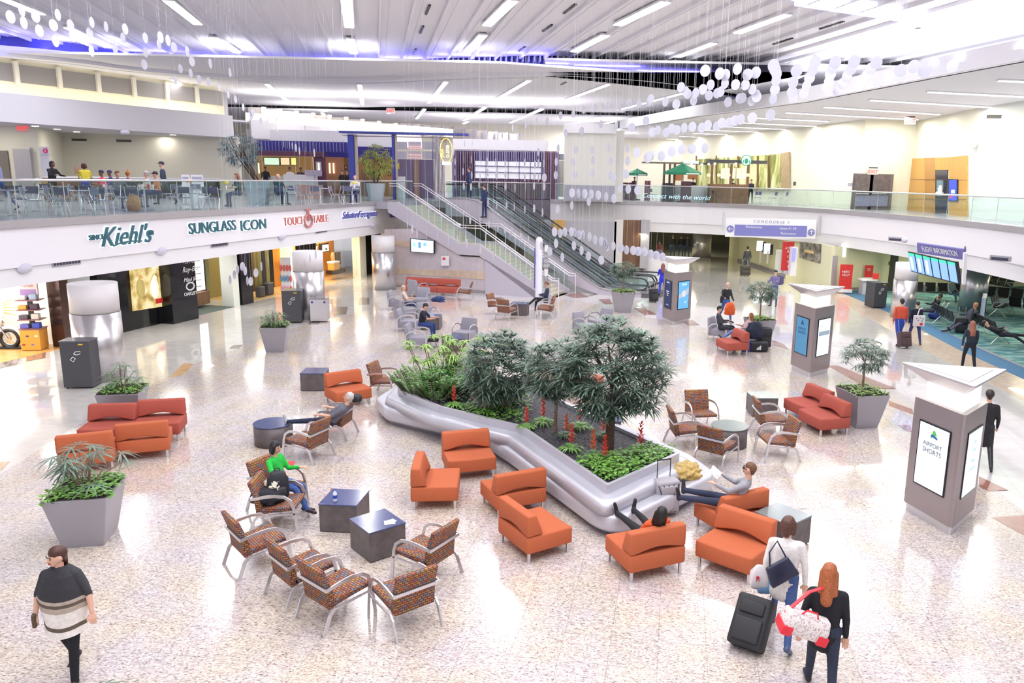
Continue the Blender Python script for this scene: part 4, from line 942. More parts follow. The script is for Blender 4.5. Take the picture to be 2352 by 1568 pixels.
tree((1170, 940), (1148, 845), .86, .95, 260, 'leafy tree nearest the bushes in the bench planter', .34, .036, .035, 1, BARK, 13)
RED = mat('bromeliad_red', (.75, .06, .04), .5); REDO = mat('bromeliad_orange', (.85, .18, .05), .5)
def brom(px, py, s, label, red=True, yaw=0):
    b = GB(px, py); r = root('bromeliad', (b.x, b.y, .745), 0, label, 'flower', 'red bromeliads in the bench planter'); lf = MB()
    for k in range(22): a = k * 2.4; leaf(lf, (0, 0, .02), (math.cos(a), math.sin(a), .8 + .5 * random.random()), .38 * s, .055, .7)
    leafobj(lf, 'leaves', LEAFM if red else LEAFD, r); fl = MB()
    for k in range(26): a = k * 2.4; leaf(fl, (0, 0, .14 * s + k * .014 * s), (math.cos(a), math.sin(a), .9), .13 * s * (1 - k / 45), .045, .1)
    leafobj(fl, 'flower', RED if red else REDO, r)
for i, (x, y, s, l) in enumerate([(1043, 935, 1.0, 'nearest the zamia bushes'), (1090, 935, 1.0, 'in front of the leafy tree, outer one'), (1112, 950, 1.0, 'with the tall flame near the low divider'), (1153, 925, 1.1, 'half behind the leafy tree trunk'), (1183, 925, 1.1, 'just beside the leafy tree trunk'),
    (1209, 985, .95, 'right at the bend of the rim'), (1247, 973, 1.15, 'standing behind the slim stem'), (1300, 1003, .95, 'closest behind the paired flames'), (1312, 1035, 1.1, 'in the middle of the black gravel'), (1330, 985, 1.25, 'with a slanting flame towards the big tree'),
    (1362, 1050, 1.1, 'in front of the dark big trunk'), (1388, 1065, 1.1, 'rising from the low green cover'), (1470, 1040, 1.25, 'at the outer tip of the planter'), (1385, 1005, 1.0, 'without bloom, touching the big trunk')]):
    brom(x, y, s, 'red-flowering bromeliad ' + l, i % 3 != 1)
def bush(px, py, n, L, label, name='bush', kind='zz', H=.6, sp_=.45, m=LEAFM):
    b = GB(px, py); r = root(name, (b.x, b.y, .745), 0, label, 'bush'); lf = MB(); random.seed(px); sm = MB()
    for k in range(n):
        d = rdir(0); q = random.random() ** .5; base = Vector((d.x, d.y, 0)) * q * sp_ * .5; top = base + Vector((d.x * sp_ * .6, d.y * sp_ * .6, H * random.uniform(.6, 1.1))) ; sm.tube([base, base.lerp(top, .5), top], .008, 4)
        if kind == 'zz':
            for j in range(9):
                t_ = .2 + .8 * j / 8; p = base.lerp(top, t_); s_ = d.cross(Vector((0, 0, 1)))
                for sg in (-1, 1): leaf(lf, p, s_ * sg + d * .3 + Vector((0, 0, .5)), L, L * .5, .2, 2)
        else: whorl(lf, top, 22, L, .05, .75, .8); whorl(lf, base.lerp(top, .6), 14, L, .05, .5, .8)
    leafobj(sm, 'stem', BARK, r); leafobj(lf, 'leaves', m, r); return r
for i, (x, y, l) in enumerate([(960, 905, 'zamia bush at the rounded tip of the planter'), (1000, 915, 'second zamia bush along the rim'), (1035, 905, 'zamia bush in the middle of the green clump'), (985, 882, 'zamia bush behind the tip bush'), (1075, 895, 'zamia bush beside the leafy tree')]):
    bush(x, y, 34, .13, 'dense dark green ' + l, 'zamia_bush', 'zz', .52, .62, mat('leaf_glossy', (.07, .25, .04), .3, noise=.5, nscale=9))
for i, (x, y, l) in enumerate([(1005, 872, 'at the back of the clump'), (1050, 868, 'next to the drum table side'), (1090, 870, 'partly behind the leafy tree')]):
    bush(x, y, 10, .30, 'light green dracaena shrub with long arching leaves ' + l, 'dracaena_bush', 'dr', .95, .7, LEAFP)
def cover(pxs, n, label, m=LEAFM, size=.09):
    P = [GB(*q) for q in pxs]; c = sum(P, Vector()) / len(P); lf = MB(); k = 0
    mn = Vector((min(p.x for p in P), min(p.y for p in P))); mx_ = Vector((max(p.x for p in P), max(p.y for p in P)))
    while k < n:
        q = Vector((random.uniform(mn.x, mx_.x), random.uniform(mn.y, mx_.y), 0)); ok = False
        for i in range(len(P)):
            a, b = P[i - 1], P[i]
            if (a.y > q.y) != (b.y > q.y) and q.x < (b.x - a.x) * (q.y - a.y) / (b.y - a.y) + a.x: ok = not ok
        if not ok: continue
        k += 1; leaf(lf, Vector((q.x - c.x, q.y - c.y, random.uniform(.0, .17))), rdir(random.uniform(.1, .9)), size * random.uniform(.8, 1.6), size * .75, .5, 2)
    o = lf.build('ground_cover', m, None, uv=False); o.location = (c.x, c.y, .745); tag(o, label, 'ground cover plants', kind='stuff'); return o
cover([(1322, 1062), (1395, 1112), (1470, 1083), (1553, 1043), (1480, 1030), (1400, 1050)], 950, 'bright green leafy ground cover filling the outer corner of the planter')
cover([(1035, 940), (1110, 965), (1195, 970), (1225, 930), (1190, 890), (1120, 930)], 520, 'green leafy ground cover around the leafy tree foot')
cover([(930, 895), (1000, 925), (1060, 930), (1130, 905), (1150, 880), (1000, 865), (945, 872)], 420, 'low dark leaves between the zamia bushes', LEAFD)
# ---------------------------------------------------------------- people
def capsule(a, b, ra, rb, n=12, flat=1.0, side=None):
    a, b = Vector(a), Vector(b); d = b - a; L = d.length
    if L < 1e-5: d = Vector((0, 0, 1)); b = a + d * 1e-4
    d = d.normalized(); x = Vector(side) if side is not None else (Vector((1, 0, 0)) if abs(d.x) < .9 else Vector((0, 1, 0)))
    x = (x - d * x.dot(d)).normalized(); y = d.cross(x); R = []
    for t in (-80, -55, -28, 0): c, s = math.cos(math.radians(t)), math.sin(math.radians(t)); R.append((a + d * ra * s, ra * c))
    for t in (0, 28, 55, 80): c, s = math.cos(math.radians(t)), math.sin(math.radians(t)); R.append((b + d * rb * s, rb * c))
    return [[p + x * r * math.cos(2 * PI * i / n) + y * r * flat * math.sin(2 * PI * i / n) for i in range(n)] for p, r in R]
class Body:
    def __init__(s): s.p = []
    def cap(s, a, b, ra, rb, m, flat=1.0, side=None): s.p.append((Vector(a), Vector(b), ra, rb, m, flat, side)); return s
    def bake(s, name, mats, vox, parent, sm=3, keep=None):
        mb = MB()
        for a, b, ra, rb, m_, fl, sd in s.p: mb.loft(capsule(a, b, ra, rb, 12, fl, sd))
        o = mb.build(name, mats, None, uv=False)
        md = o.modifiers.new('r', 'REMESH'); md.mode = 'VOXEL'; md.voxel_size = vox; md.adaptivity = 0
        if sm: ms = o.modifiers.new('s', 'SMOOTH'); ms.factor = .5; ms.iterations = sm
        dg = bpy.context.evaluated_depsgraph_get(); dg.update(); me = bpy.data.meshes.new_from_object(o.evaluated_get(dg)); o.modifiers.clear(); old = o.data; o.data = me; bpy.data.meshes.remove(old)
        me.name = name; me.materials.clear()
        for mm in mats: me.materials.append(mm)
        n = len(me.polygons); me.polygons.foreach_set('use_smooth', [True] * n)
        if len(mats) > 1 and n:
            c = np.empty(n * 3); me.polygons.foreach_get('center', c); c = c.reshape(-1, 3); best = np.full(n, 1e9); idx = np.zeros(n, dtype=np.int32)
            for a, b, ra, rb, m_, fl, sd in s.p:
                A, B = np.array(a), np.array(b); d = B - A; L2 = max(d @ d, 1e-9); t = np.clip(((c - A) @ d) / L2, 0, 1); q = A + t[:, None] * d
                dist = np.linalg.norm(c - q, axis=1) - (ra + (rb - ra) * t); w = dist < best; best[w] = dist[w]; idx[w] = m_
            me.polygons.foreach_set('material_index', idx)
        if parent is not None: o.parent = parent
        return o
CLO = {}
def cloth(c, rough=.85):
    k = tuple(round(v, 3) for v in c)
    if k not in CLO: CLO[k] = mat('cloth_%d' % len(CLO), c, rough, noise=.1, nscale=25)
    return CLO[k]
def dirp(p, ab=0.0, sg=1):              # p: 0 down, 90 forward (+y); ab: out to the side
    p, ab = math.radians(p), math.radians(ab); return Vector((sg * math.sin(ab), math.sin(p) * math.cos(ab), -math.cos(p) * math.cos(ab)))
NP = [0]
def person(label, loc, rz, H=1.7, lean=0, legs=((0, 0, 4), (0, 0, 4)), arms=((0, 10, 10), (0, 10, 10)), hip=None, head=(0, 0), top=(.1, .1, .1), pants=(.05, .05, .1), shoes=(.02, .02, .02), skin=SKIN,
           hair=('short', (.05, .03, .02)), sleeve=1.0, skirt=0, coat=0, vox=.022, girth=1.0, face=False, hands=False, group=None, inner=None, handflex=0, zb=0, feetp=None, side=0):
    NP[0] += 1; k = H / 1.72; r = root('person', (0, 0, 0), 0, label, 'person', group); B = Body(); g = girth
    mats = [skin, cloth(top), cloth(pants), cloth(shoes, .4), cloth(inner or top)]
    HW = .095 * k; th, sh, ft = .43 * k, .43 * k, .17 * k
    Lg = []
    for i, (tp, kn, ab) in enumerate(legs):
        sg = -1 if i == 0 else 1; Lg.append((sg, dirp(tp, ab, sg), dirp(tp - kn, ab * .5, sg), tp - kn))
    if hip is None:
        low = min((Lg[i][1] * th + Lg[i][2] * sh).z for i in (0, 1)); hip = -low + .075 * k
    P = Vector((0, 0, hip)); la = math.radians(lean); U = Vector((0, math.sin(la), math.cos(la))); Fd = Vector((0, math.cos(la), -math.sin(la))); X = Vector((1, 0, 0))
    if side: U = (U + X * math.tan(math.radians(side))).normalized(); X = (X - U * X.dot(U)).normalized()
    for i, (sg, d1, d2, sp_) in enumerate(Lg):
        h = P + X * sg * HW; kn = h + d1 * th; an = kn + d2 * sh
        B.cap(h, kn, .088 * k * g, .060 * k, 2); B.cap(kn, an + d2 * .0, .060 * k, .045 * k if not feetp else .05 * k, 2)
        fp = math.radians(sp_ + (90 if feetp is None else feetp)); fd = Vector((0, math.sin(fp), -math.cos(fp)))
        if feetp is None and abs(sp_) < 50 and hip < 1.2: fd = Vector((0, 1, 0 if sp_ > -25 else -.7)).normalized()
        fd = (fd + Vector((sg * .22, 0, 0))).normalized(); B.cap(an + d2 * .03 * k - fd * .03 * k, an + d2 * .045 * k + fd * ft, .043 * k, .033 * k, 3)
        if i == 0: KN, AN = kn, an
    B.cap(P - X * HW * .7, P + X * HW * .7, .115 * k * g, .115 * k * g, 2)
    ch = P + U * .40 * k; nk = P + U * .50 * k; SWd = .155 * k * (1 + (g - 1) * .5)
    for sx in (-1, 1):
        B.cap(P + U * .10 * k + X * sx * .055 * k * g, ch + X * sx * .075 * k, .098 * k * g, .095 * k * g, 1)
    B.cap(P + U * .2 * k + Fd * .02 * k, ch - U * .05, .11 * k * g, .10 * k * g, 1)
    B.cap(ch + U * .045 * k - X * SWd, ch + U * .045 * k + X * SWd, .062 * k, .062 * k, 1); B.cap(ch + U * .03 * k, nk, .09 * k, .055 * k, 1)
    if inner: B.cap(P + U * .22 * k + Fd * .075 * k, nk + Fd * .01 - U * .03, .045 * k, .045 * k, 4)
    hp, hy = math.radians(head[0]), math.radians(head[1])
    hu = (U * math.cos(hp) + Fd * math.sin(hp)).normalized(); hf0 = (Fd * math.cos(hp) - U * math.sin(hp)); hf = (hf0 * math.cos(hy) + X * math.sin(hy)).normalized(); hx = hf.cross(hu)
    B.cap(nk - U * .02, nk + hu * .10 * k + Fd * .0, .052 * k, .050 * k, 0)
    hc = nk + hu * .185 * k + hf0 * .015 * k
    B.cap(hc - hu * .0, hc + hu * .035 * k - hf * .012, .082 * k, .086 * k, 0); B.cap(hc + hf * .022 * k, hc - hu * .068 * k + hf * .042 * k, .068 * k, .042 * k, 0)
    if vox < .02:
        B.cap(hc + hf * .085 * k + hu * .005, hc + hf * .108 * k - hu * .028 * k, .012, .016, 0)
        for sx in (-1, 1): B.cap(hc + hx * sx * .086 * k + hu * .012, hc + hx * sx * .088 * k - hu * .03, .017, .012, 0)
    HD = []
    for i, (sp_, ab, el) in enumerate(arms):
        sg = -1 if i == 0 else 1; ab2 = ab[1] if isinstance(ab, tuple) else ab * .3; ab1 = ab[0] if isinstance(ab, tuple) else ab
        def ad(p, a): v = dirp(p, a, sg); return (X * v.x + Fd * v.y + U * v.z) if abs(lean) > 25 else v
        S0 = ch + U * .045 * k + X * sg * (SWd + .02 * k); E0 = S0 + ad(sp_, ab1) * .27 * k; W0 = E0 + ad(sp_ + el, ab2) * .235 * k; hd = ad(sp_ + el + handflex, ab2)
        B.cap(S0, E0, .055 * k * (1 + (g - 1) * .4), .044 * k, 1)
        if sleeve >= 1: B.cap(E0, W0 - hd * .01, .045 * k, .034 * k, 1); B.cap(W0, W0 + hd * .03, .026, .026, 0)
        else: B.cap(E0, W0, .040 * k, .028 * k, 0)
        if sleeve <= .1: B.cap(S0 + (E0 - S0) * .45, E0, .046 * k, .042 * k, 0)
        HD.append((W0, hd, sg))
        if not hands: B.cap(W0 + hd * .03, W0 + hd * .10 * k, .034 * k, .026 * k, 0, .6); B.cap(W0 + hd * .03 + X * -sg * .02, W0 + hd * .07 + X * -sg * .045, .013, .011, 0)
    if skirt:
        tm = 1
        for sx in (-1, 1): B.cap(P + X * sx * .06 * k, P + Vector((sx * .07 * k, 0, -skirt)), .115 * k * g, .105 * k * g, tm)
        B.cap(P + Vector((0, -.02, 0)), P + Vector((0, -.02, -skirt)), .115 * k * g, .11 * k * g, tm)
    body = B.bake('body', mats, vox, r)
    if hands:
        for W0, hd, sg in HD:
            hb = Body(); s_ = hd.cross(Vector((0, 0, 1))); s_ = s_.normalized() if s_.length > .2 else X.copy(); up_ = s_.cross(hd).normalized()
            hb.cap(W0 - hd * .01, W0 + hd * .03, .024, .026, 0, .7, s_); hb.cap(W0 + hd * .03 - s_ * .022, W0 + hd * .075 - s_ * .026, .016, .014, 0); hb.cap(W0 + hd * .03 + s_ * .022, W0 + hd * .075 + s_ * .026, .016, .014, 0); hb.cap(W0 + hd * .03, W0 + hd * .08, .018, .016, 0)
            for j, (o_, l_) in enumerate(((-.030, .058), (-.010, .070), (.010, .066), (.029, .050))):
                a_ = W0 + hd * .082 + s_ * o_; m_ = a_ + hd * l_ * .55 - up_ * l_ * .15; hb.cap(a_, m_, .0085, .008, 0); hb.cap(m_, m_ + (hd * .5 - up_ * .75).normalized() * l_ * .55, .008, .0068, 0)
            tb = W0 + hd * .035 - s_ * sg * .028; hb.cap(tb, tb + (hd * .6 - s_ * sg * .7).normalized() * .035, .0115, .010, 0); tb2 = tb + (hd * .6 - s_ * sg * .7).normalized() * .035; hb.cap(tb2, tb2 + hd * .03, .010, .008, 0)
            hb.bake('hand', [skin], .0055, r, 1)
    kind, hcx = hair; hm = mat('hair_%d_%d_%d' % tuple(int(v * 255) for v in hcx), hcx, .5, noise=.35, nscale=60); hb = Body()
    bk = -hf
    if kind in ('short', 'bob', 'long', 'bun', 'pony', 'braids'):
        hb.cap(hc + hu * .045 * k + bk * .012, hc + hu * .03 * k + bk * .035 * k, .088 * k, .088 * k, 0)
        if kind in ('short', 'bun', 'pony'): hb.cap(hc + bk * .045 * k, hc + bk * .05 * k - hu * .045 * k, .066 * k, .05 * k, 0)
        if kind == 'bun': hb.cap(hc + hu * .12 * k + bk * .02, hc + hu * .14 * k + bk * .02, .042, .042, 0)
        if kind == 'pony': hb.cap(hc + bk * .09 * k, hc + bk * .10 * k - hu * .22 * k + hx * .04, .03, .018, 0); hb.cap(hc + bk * .05 * k - hu * .05 + hx * .07, hc - hu * .26 * k + hx * .09 + hf * .02, .03, .02, 0)
        if kind == 'bob':
            for sx in (-1, 1): hb.cap(hc + hx * sx * .062 * k + hu * .03, hc + hx * sx * .078 * k - hu * .085 * k + bk * .01, .046 * k, .036 * k, 0)
            hb.cap(hc + bk * .05 * k, hc + bk * .055 * k - hu * .095 * k, .078 * k, .06 * k, 0)
        if kind in ('long', 'braids'):
            for sx in (-1, 1): hb.cap(hc + hx * sx * .06 * k + bk * .02, hc + hx * sx * .085 * k - hu * .22 * k + bk * .06, .05 * k, .035 * k, 0)
            hb.cap(hc + bk * .05 * k, nk + bk * .10 * k - U * .12 * k, .08 * k, .07 * k, 0)
            for sx in (-1, 0, 1) if kind == 'long' else (): hb.cap(nk + bk * .10 * k + hx * sx * .05, nk + bk * .11 * k - U * .20 * k + hx * sx * .06, .04, .02, 0)
        hb.bake('hair', [hm], max(.011, vox * .7), r, 2)
    elif kind == 'bald':
        hb.cap(hc + bk * .06 * k - hu * .02, hc + bk * .055 * k - hu * .055 * k, .055 * k, .05 * k, 0); hb.bake('hair', [hm], max(.011, vox * .7), r, 2)
    elif kind in ('cap', 'beanie'):
        hb.cap(hc + hu * .05 * k + bk * .01, hc + hu * .045 * k + bk * .03 * k, .090 * k, .088 * k, 0)
        if kind == 'cap': hb.cap(hc + hu * .055 * k + hf * .07, hc + hu * .045 * k + hf * .155, .045, .03, 0, .28, hx)
        hb.bake('cap' if kind == 'cap' else 'headscarf', [hm], max(.011, vox * .7), r, 2)
    if face:
        for sx in (-1, 1):
            MB().ball(hc + hf * .081 * k + hx * sx * .032 * k + hu * .010 * k, .0085, 10, 6).build('eye', mat('eye_dark', (.03, .02, .02), .2), r, smooth=True)
            MB().tube([hc + hf * .080 * k + hx * sx * .052 * k + hu * .034 * k, hc + hf * .089 * k + hx * sx * .034 * k + hu * .040 * k, hc + hf * .091 * k + hx * sx * .016 * k + hu * .034 * k], .0045, 5).build('eyebrow', hm, r)
        MB().tube([hc + hf * .080 * k - hx * .026 * k - hu * .058 * k, hc + hf * .092 * k - hu * .060 * k, hc + hf * .080 * k + hx * .026 * k - hu * .058 * k], .007, 6).build('mouth', mat('lips', (.45, .12, .11), .5), r)
    r.location = (loc[0], loc[1], loc[2] if len(loc) > 2 else zb); r.rotation_euler = (0, 0, rz)
    r['_J'] = 0; del r['_J']
    M = Matrix.Translation(r.location) @ Matrix.Rotation(rz, 4, 'Z')
    J = dict(hc=M @ hc, nk=M @ nk, hands=[M @ (w + d * .07) for w, d, s in HD], P=M @ P, ch=M @ ch, M=M, AN=M @ AN, hf=(M.to_3x3() @ hf), hu=(M.to_3x3() @ hu), U=M.to_3x3() @ U, F=M.to_3x3() @ Fd, X=M.to_3x3() @ X)
    return r, J
def head2(dx, dy): return math.atan2(dy, dx) - PI / 2       # turn so that +y local looks along (dx, dy)
def g0(px, py, z=0): p = at(px, py, z); return (p.x, p.y, z)
WALK = ((24, 12, 2), (-16, 22, 2)); WALK2 = ((-18, 20, 2), (22, 8, 2)); STAND = ((2, 0, 4), (-1, 0, 4))
# the two women walking away towards the bottom edge
rA, jA = person('woman in white coat with jeans and brown bob, walking with a black suitcase', g0(1790, 1462), head2(.35, 1), 1.74, 4, ((26, 6, 3), (-22, 22, 3)), ((-8, 12, 12), (-6, 14, 8)), top=(.80, .76, .74), pants=(.055, .10, .26), shoes=(.07, .10, .20), hair=('bob', (.10, .04, .025)), skirt=.22, vox=.014, girth=1.08, hands=True, head=(6, 20), face=True)
rB, jB = person('woman with long red-brown hair in black hooded jacket and wide dark trousers', g0(1880, 1600), head2(.30, 1), 1.70, 4, ((22, 6, 3), (-14, 16, 3)), ((-10, 16, 14), (-4, 10, 8)), top=(.012, .012, .018), pants=(.025, .035, .065), hair=('braids', (.36, .10, .03)), skirt=.16, vox=.014, girth=1.04, hands=True, head=(8, 10))
rC, jC = person('woman in dark and cream poncho with black leggings walking towards the viewer', g0(170, 1552), head2(.05, -1), 1.69, 2, ((16, 6, 3), (-12, 16, 3)), ((6, 30, 4), (4, 22, 6)), top=(.035, .035, .042), pants=(.008, .008, .012), shoes=(.03, .03, .04), hair=('pony', (.07, .025, .018)), vox=.014, sleeve=.5, hands=True, face=True, head=(4, 35))
# poncho in bands
pc = MB(); k_ = 1.69 / 1.72
bands = [(1.44, .075, .07, 0), (1.40, .13, .10, 0), (1.34, .21, .135, 0), (1.20, .265, .17, 0), (1.05, .29, .185, 0), (1.01, .292, .187, 1), (.97, .294, .19, 2), (.90, .275, .185, 1), (.87, .265, .185, 3), (.72, .235, .18, 3), (.67, .238, .182, 2), (.64, .24, .184, 3), (.59, .245, .19, 3)]
n_ = 36
for i in range(len(bands) - 1):
    z0, rx, ry, m_ = bands[i]; z1_, rx1, ry1, m2 = bands[i + 1]; pc.cur = m2
    f = lambda rx, ry, z, a: (rx * math.cos(a) * (1 + .03 * math.sin(9 * a)), ry * math.sin(a) * (1 + .05 * math.sin(7 * a)) - .0, z + (.05 * abs(math.cos(a)) if z < 1.2 else 0))
    R0 = [f(rx, ry, z0, 2 * PI * t / n_) for t in range(n_)]; R1 = [f(rx1, ry1, z1_, 2 * PI * t / n_) for t in range(n_)]; pc.loft([R0, R1], cap=False)
pc.cur = 0
pc.build('poncho', [cloth((.035, .035, .042)), cloth((.45, .38, .32)), cloth((.12, .09, .07)), cloth((.80, .76, .72))], rC, smooth=True)
# seated and lying people
rD, jD = person('woman in bright green sweater and jeans sitting with a snack', tuple(at(640, 1120, .45).xy) + (0,), head2(1, -.25), 1.62, -6, ((80, 78, 4), (84, 50, 2)), ((30, 8, 70), (42, 30, 62)), hip=.56, top=(.02, .50, .06), pants=(.06, .12, .36), shoes=(.035, .015, .03), hair=('bob', (.012, .010, .014)), skin=mat('skin_tan', (.68, .40, .28), .55), vox=.014, head=(12, -8), hands=True, face=True, inner=(.75, .72, .70))
rE, jE = person('grey-haired man in grey polo lying back with one leg on the drum table', tuple(at(758, 976, .42).xy) + (0,), head2(-1, -.05), 1.78, -48, ((93, 6, 2), (72, 62, 8)), ((12, 12, 40), (14, 14, 40)), hip=.53, top=(.13, .13, .17), pants=(.018, .024, .06), shoes=(.55, .56, .62), hair=('short', (.50, .48, .48)), sleeve=.1, vox=.014, girth=1.22, head=(28, 0), hands=True, face=True)
rF, jF = person('woman with black braids in orange top, black trousers, feet up on the bench', tuple(at(1487, 1222, .50).xy) + (0,), head2(-.42, 1), 1.66, -46, ((90, 2, 3), (92, 4, 8)), ((-8, 12, 30), (-4, 12, 24)), hip=.50, top=(.72, .11, .025), pants=(.015, .015, .02), shoes=(.012, .012, .016), hair=('braids', (.008, .007, .008)), skin=SKIND, vox=.014, head=(20, 25), hands=True)
rG, jG = person('man with dark glasses in grey sweater reading a book, feet up on the bench', tuple(at(1682, 1162, .50).xy) + (0,), head2(-.95, .42), 1.76, -28, ((89, 2, 3), (92, 4, 4)), ((34, 10, 50), (34, 12, 50)), hip=.57, top=(.34, .34, .38), pants=(.035, .045, .09), shoes=(.03, .025, .03), hair=('short', (.16, .07, .035)), vox=.014, head=(22, 0), hands=True, face=True)
bpos = (jG['hands'][0] + jG['hands'][1]) / 2 + Vector((0, 0, .06)); book = root('book', bpos, head2(-.95, .42), 'open white paperback in the hands of the man with dark glasses', 'book')
for sx in (-1, 1): MB().box((sx * .075, .02, .02), (.145, .20, .014), M=Matrix.Rotation(sx * -.25, 3, 'Y') @ Matrix.Rotation(.7, 3, 'X')).build('page_block', mat('paper', (.80, .78, .72), .8), book)
gl = MB(); hc_, hf_, hu_ = jG['hc'], jG['hf'], jG['hu']; hx_ = hf_.cross(hu_)
gls = root('sunglasses', hc_, 0, 'dark glasses on the face of the reading man', 'glasses')
for sx in (-1, 1): MB().ball(hf_ * .088 + hx_ * sx * .033 + hu_ * .012, (.026, .026, .02), 10, 6).build('lens', BLACKM, gls); MB().bar(hf_ * .08 + hx_ * sx * .06 + hu_ * .015, hx_ * sx * .09 + hu_ * .01, .008).build('temple', BLACKM, gls)
person('young man in black shirt and jeans sitting hunched over his food', tuple(at(968, 752, .42).xy) + (0,), head2(1, -.1), 1.75, 10, ((88, 88, 6), (86, 90, 6)), ((40, 8, 50), (42, 10, 52)), hip=.55, top=(.012, .014, .028), pants=(.025, .055, .20), shoes=(.35, .34, .40), hair=('short', (.035, .02, .015)), sleeve=.1, vox=.02, head=(14, 0), face=True)
person('pale-haired man in light shirt looking at his phone in a grey chair', tuple(at(935, 703, .42).xy) + (0,), head2(1, .15), 1.72, -18, ((84, 40, 4), (80, 80, 4)), ((30, 8, 62), (30, 8, 60)), hip=.55, top=(.60, .50, .46), pants=(.02, .035, .12), hair=('short', (.50, .42, .34)), sleeve=.1, vox=.024, head=(24, 0))
person('man in long dark coat sitting cross-legged near the sign post', tuple(at(1253, 694, .42).xy) + (0,), head2(-1, -.05), 1.78, -10, ((96, 48, -2), (72, 68, 2)), ((24, 8, 62), (24, 8, 62)), hip=.56, top=(.035, .045, .09), pants=(.02, .022, .035), hair=('short', (.22, .09, .05)), vox=.024, skirt=.12, head=(22, 0))
person('bearded man in dark jacket reading in a grey chair beside the planter tree', tuple(at(1655, 758, .42).xy) + (0,), head2(1, -.35), 1.75, -14, ((92, 60, 4), (88, 50, 6)), ((30, 8, 66), (30, 8, 66)), hip=.55, top=(.05, .055, .075), pants=(.03, .03, .045), hair=('short', (.012, .01, .01)), vox=.024, head=(24, 0))
person('woman in ripped blue jeans and patterned top lounging beside luggage', tuple(at(1708, 770, .42).xy) + (0,), head2(-1, -.15), 1.66, -26, ((84, 84, 6), (92, 40, 4)), ((10, 8, 60), (16, 10, 60)), hip=.54, top=(.50, .33, .33), pants=(.14, .22, .48), shoes=(.03, .025, .03), hair=('long', (.26, .10, .05)), vox=.024, head=(20, 20))
# standing and walking on the ground floor
person('woman in burgundy top and dark trousers carrying papers past the shop window', g0(730, 674), head2(-.3, 1), 1.68, 0, WALK, ((4, 14, 10), (6, 14, 20)), top=(.07, .012, .03), pants=(.012, .012, .018), hair=('long', (.05, .02, .015)), vox=.024, girth=1.25)
person('woman in bright blue dress suit pulling a black trolley case', g0(1520, 678), head2(.15, 1), 1.70, 3, WALK2, ((20, 14, 50), (-16, 12, 10)), top=(.02, .035, .55), pants=(.02, .035, .55), hair=('long', (.20, .07, .06)), vox=.024, skirt=.1)
person('balding man in black jacket carrying an orange coat over his arm', g0(1665, 738), head2(.35, -1), 1.74, 0, WALK, ((10, 14, 30), (24, 16, 60)), top=(.015, .015, .02), pants=(.05, .09, .28), hair=('bald', (.45, .40, .38)), vox=.022, face=True, head=(10, 30))
person('man in black cap and long coat with a backpack, arms folded', g0(1776, 703), head2(-.6, -.9), 1.76, 0, STAND, ((34, 10, 80), (34, 10, 80)), top=(.16, .14, .30), pants=(.05, .08, .18), hair=('cap', (.015, .015, .02)), vox=.024, face=True, head=(0, 10))
person('man in dark coat walking off with two stacked cases on the pale far floor', g0(1714, 626), head2(.2, 1), 1.78, 0, WALK, ((0, 10, 10), (10, 12, 30)), top=(.04, .045, .06), pants=(.08, .09, .12), hair=('short', (.02, .015, .012)), vox=.03, skirt=.2)
for x, l, c in ((1544, 'outer one without a bag', (.01, .012, .018)), (1563, 'middle one with a backpack', (.008, .008, .012)), (1577, 'inner one with a shoulder bag', (.012, .012, .016))):
    person('person in black seen from behind in the far hall, ' + l, g0(x, 592), head2(.05, 1), 1.78, 0, STAND, ((0, 10, 20), (0, 10, 20)), top=c, pants=(.03, .06, .13), hair=('short', (.15, .10, .06) if x == 1544 else (.02, .015, .012)), vox=.032)
person('person in maroon top behind the low white wall of the far hall', g0(1513, 602), head2(.2, 1), 1.6, 0, STAND, ((0, 10, 10), (0, 10, 10)), top=(.20, .06, .05), pants=(.22, .20, .3), hair=('short', (.03, .02, .02)), vox=.032)
person('man in orange-red sweater and blue trousers pulling a brown trolley bag', g0(2062, 790), head2(.05, 1), 1.78, 0, WALK2, ((-12, 14, 6), (4, 12, 16)), top=(.60, .085, .045), pants=(.03, .075, .45), hair=('short', (.02, .012, .01)), vox=.02, girth=1.15)
person('woman in dark hooded jacket and flared jeans beside the man in orange-red', g0(2098, 790), head2(.1, 1), 1.66, 0, ((18, 6, 6), (-14, 10, 6)), ((-6, 12, 20), (10, 10, 20)), top=(.012, .015, .035), pants=(.035, .05, .16), hair=('beanie', (.02, .016, .02)), vox=.02)
person('woman with long wavy auburn hair in black walking past the gate seats', g0(2222, 850), head2(.15, 1), 1.66, 3, ((22, 20, 3), (-14, 14, 3)), ((-20, 20, 10), (16, 12, 10)), top=(.02, .028, .045), pants=(.01, .012, .02), hair=('long', (.30, .11, .07)), vox=.018, hands=False)
person('person in long dark coat mostly hidden behind the nearest screen kiosk', g0(2252, 1070), head2(.3, 1), 1.74, 0, WALK, ((0, 12, 10), (4, 12, 20)), top=(.02, .018, .022), pants=(.012, .012, .016), hair=('short', (.03, .02, .02)), vox=.02, skirt=.35)
# escalator riders
for (x, y, l) in ((1078, 458, 'higher rider on the escalator in a dark suit'), (1113, 500, 'lower rider on the escalator in a dark suit with a red face scarf')):
    p = aty(x, y, 43.6 if x < 1100 else 42.6); person(l, (p.x, p.y, p.z), head2(-1, .35), 1.75, 0, STAND, ((0, 12, 10), (0, 12, 20)), top=(.02, .03, .12), pants=(.02, .03, .10), hair=('short', (.10, .03, .03)), vox=.03)
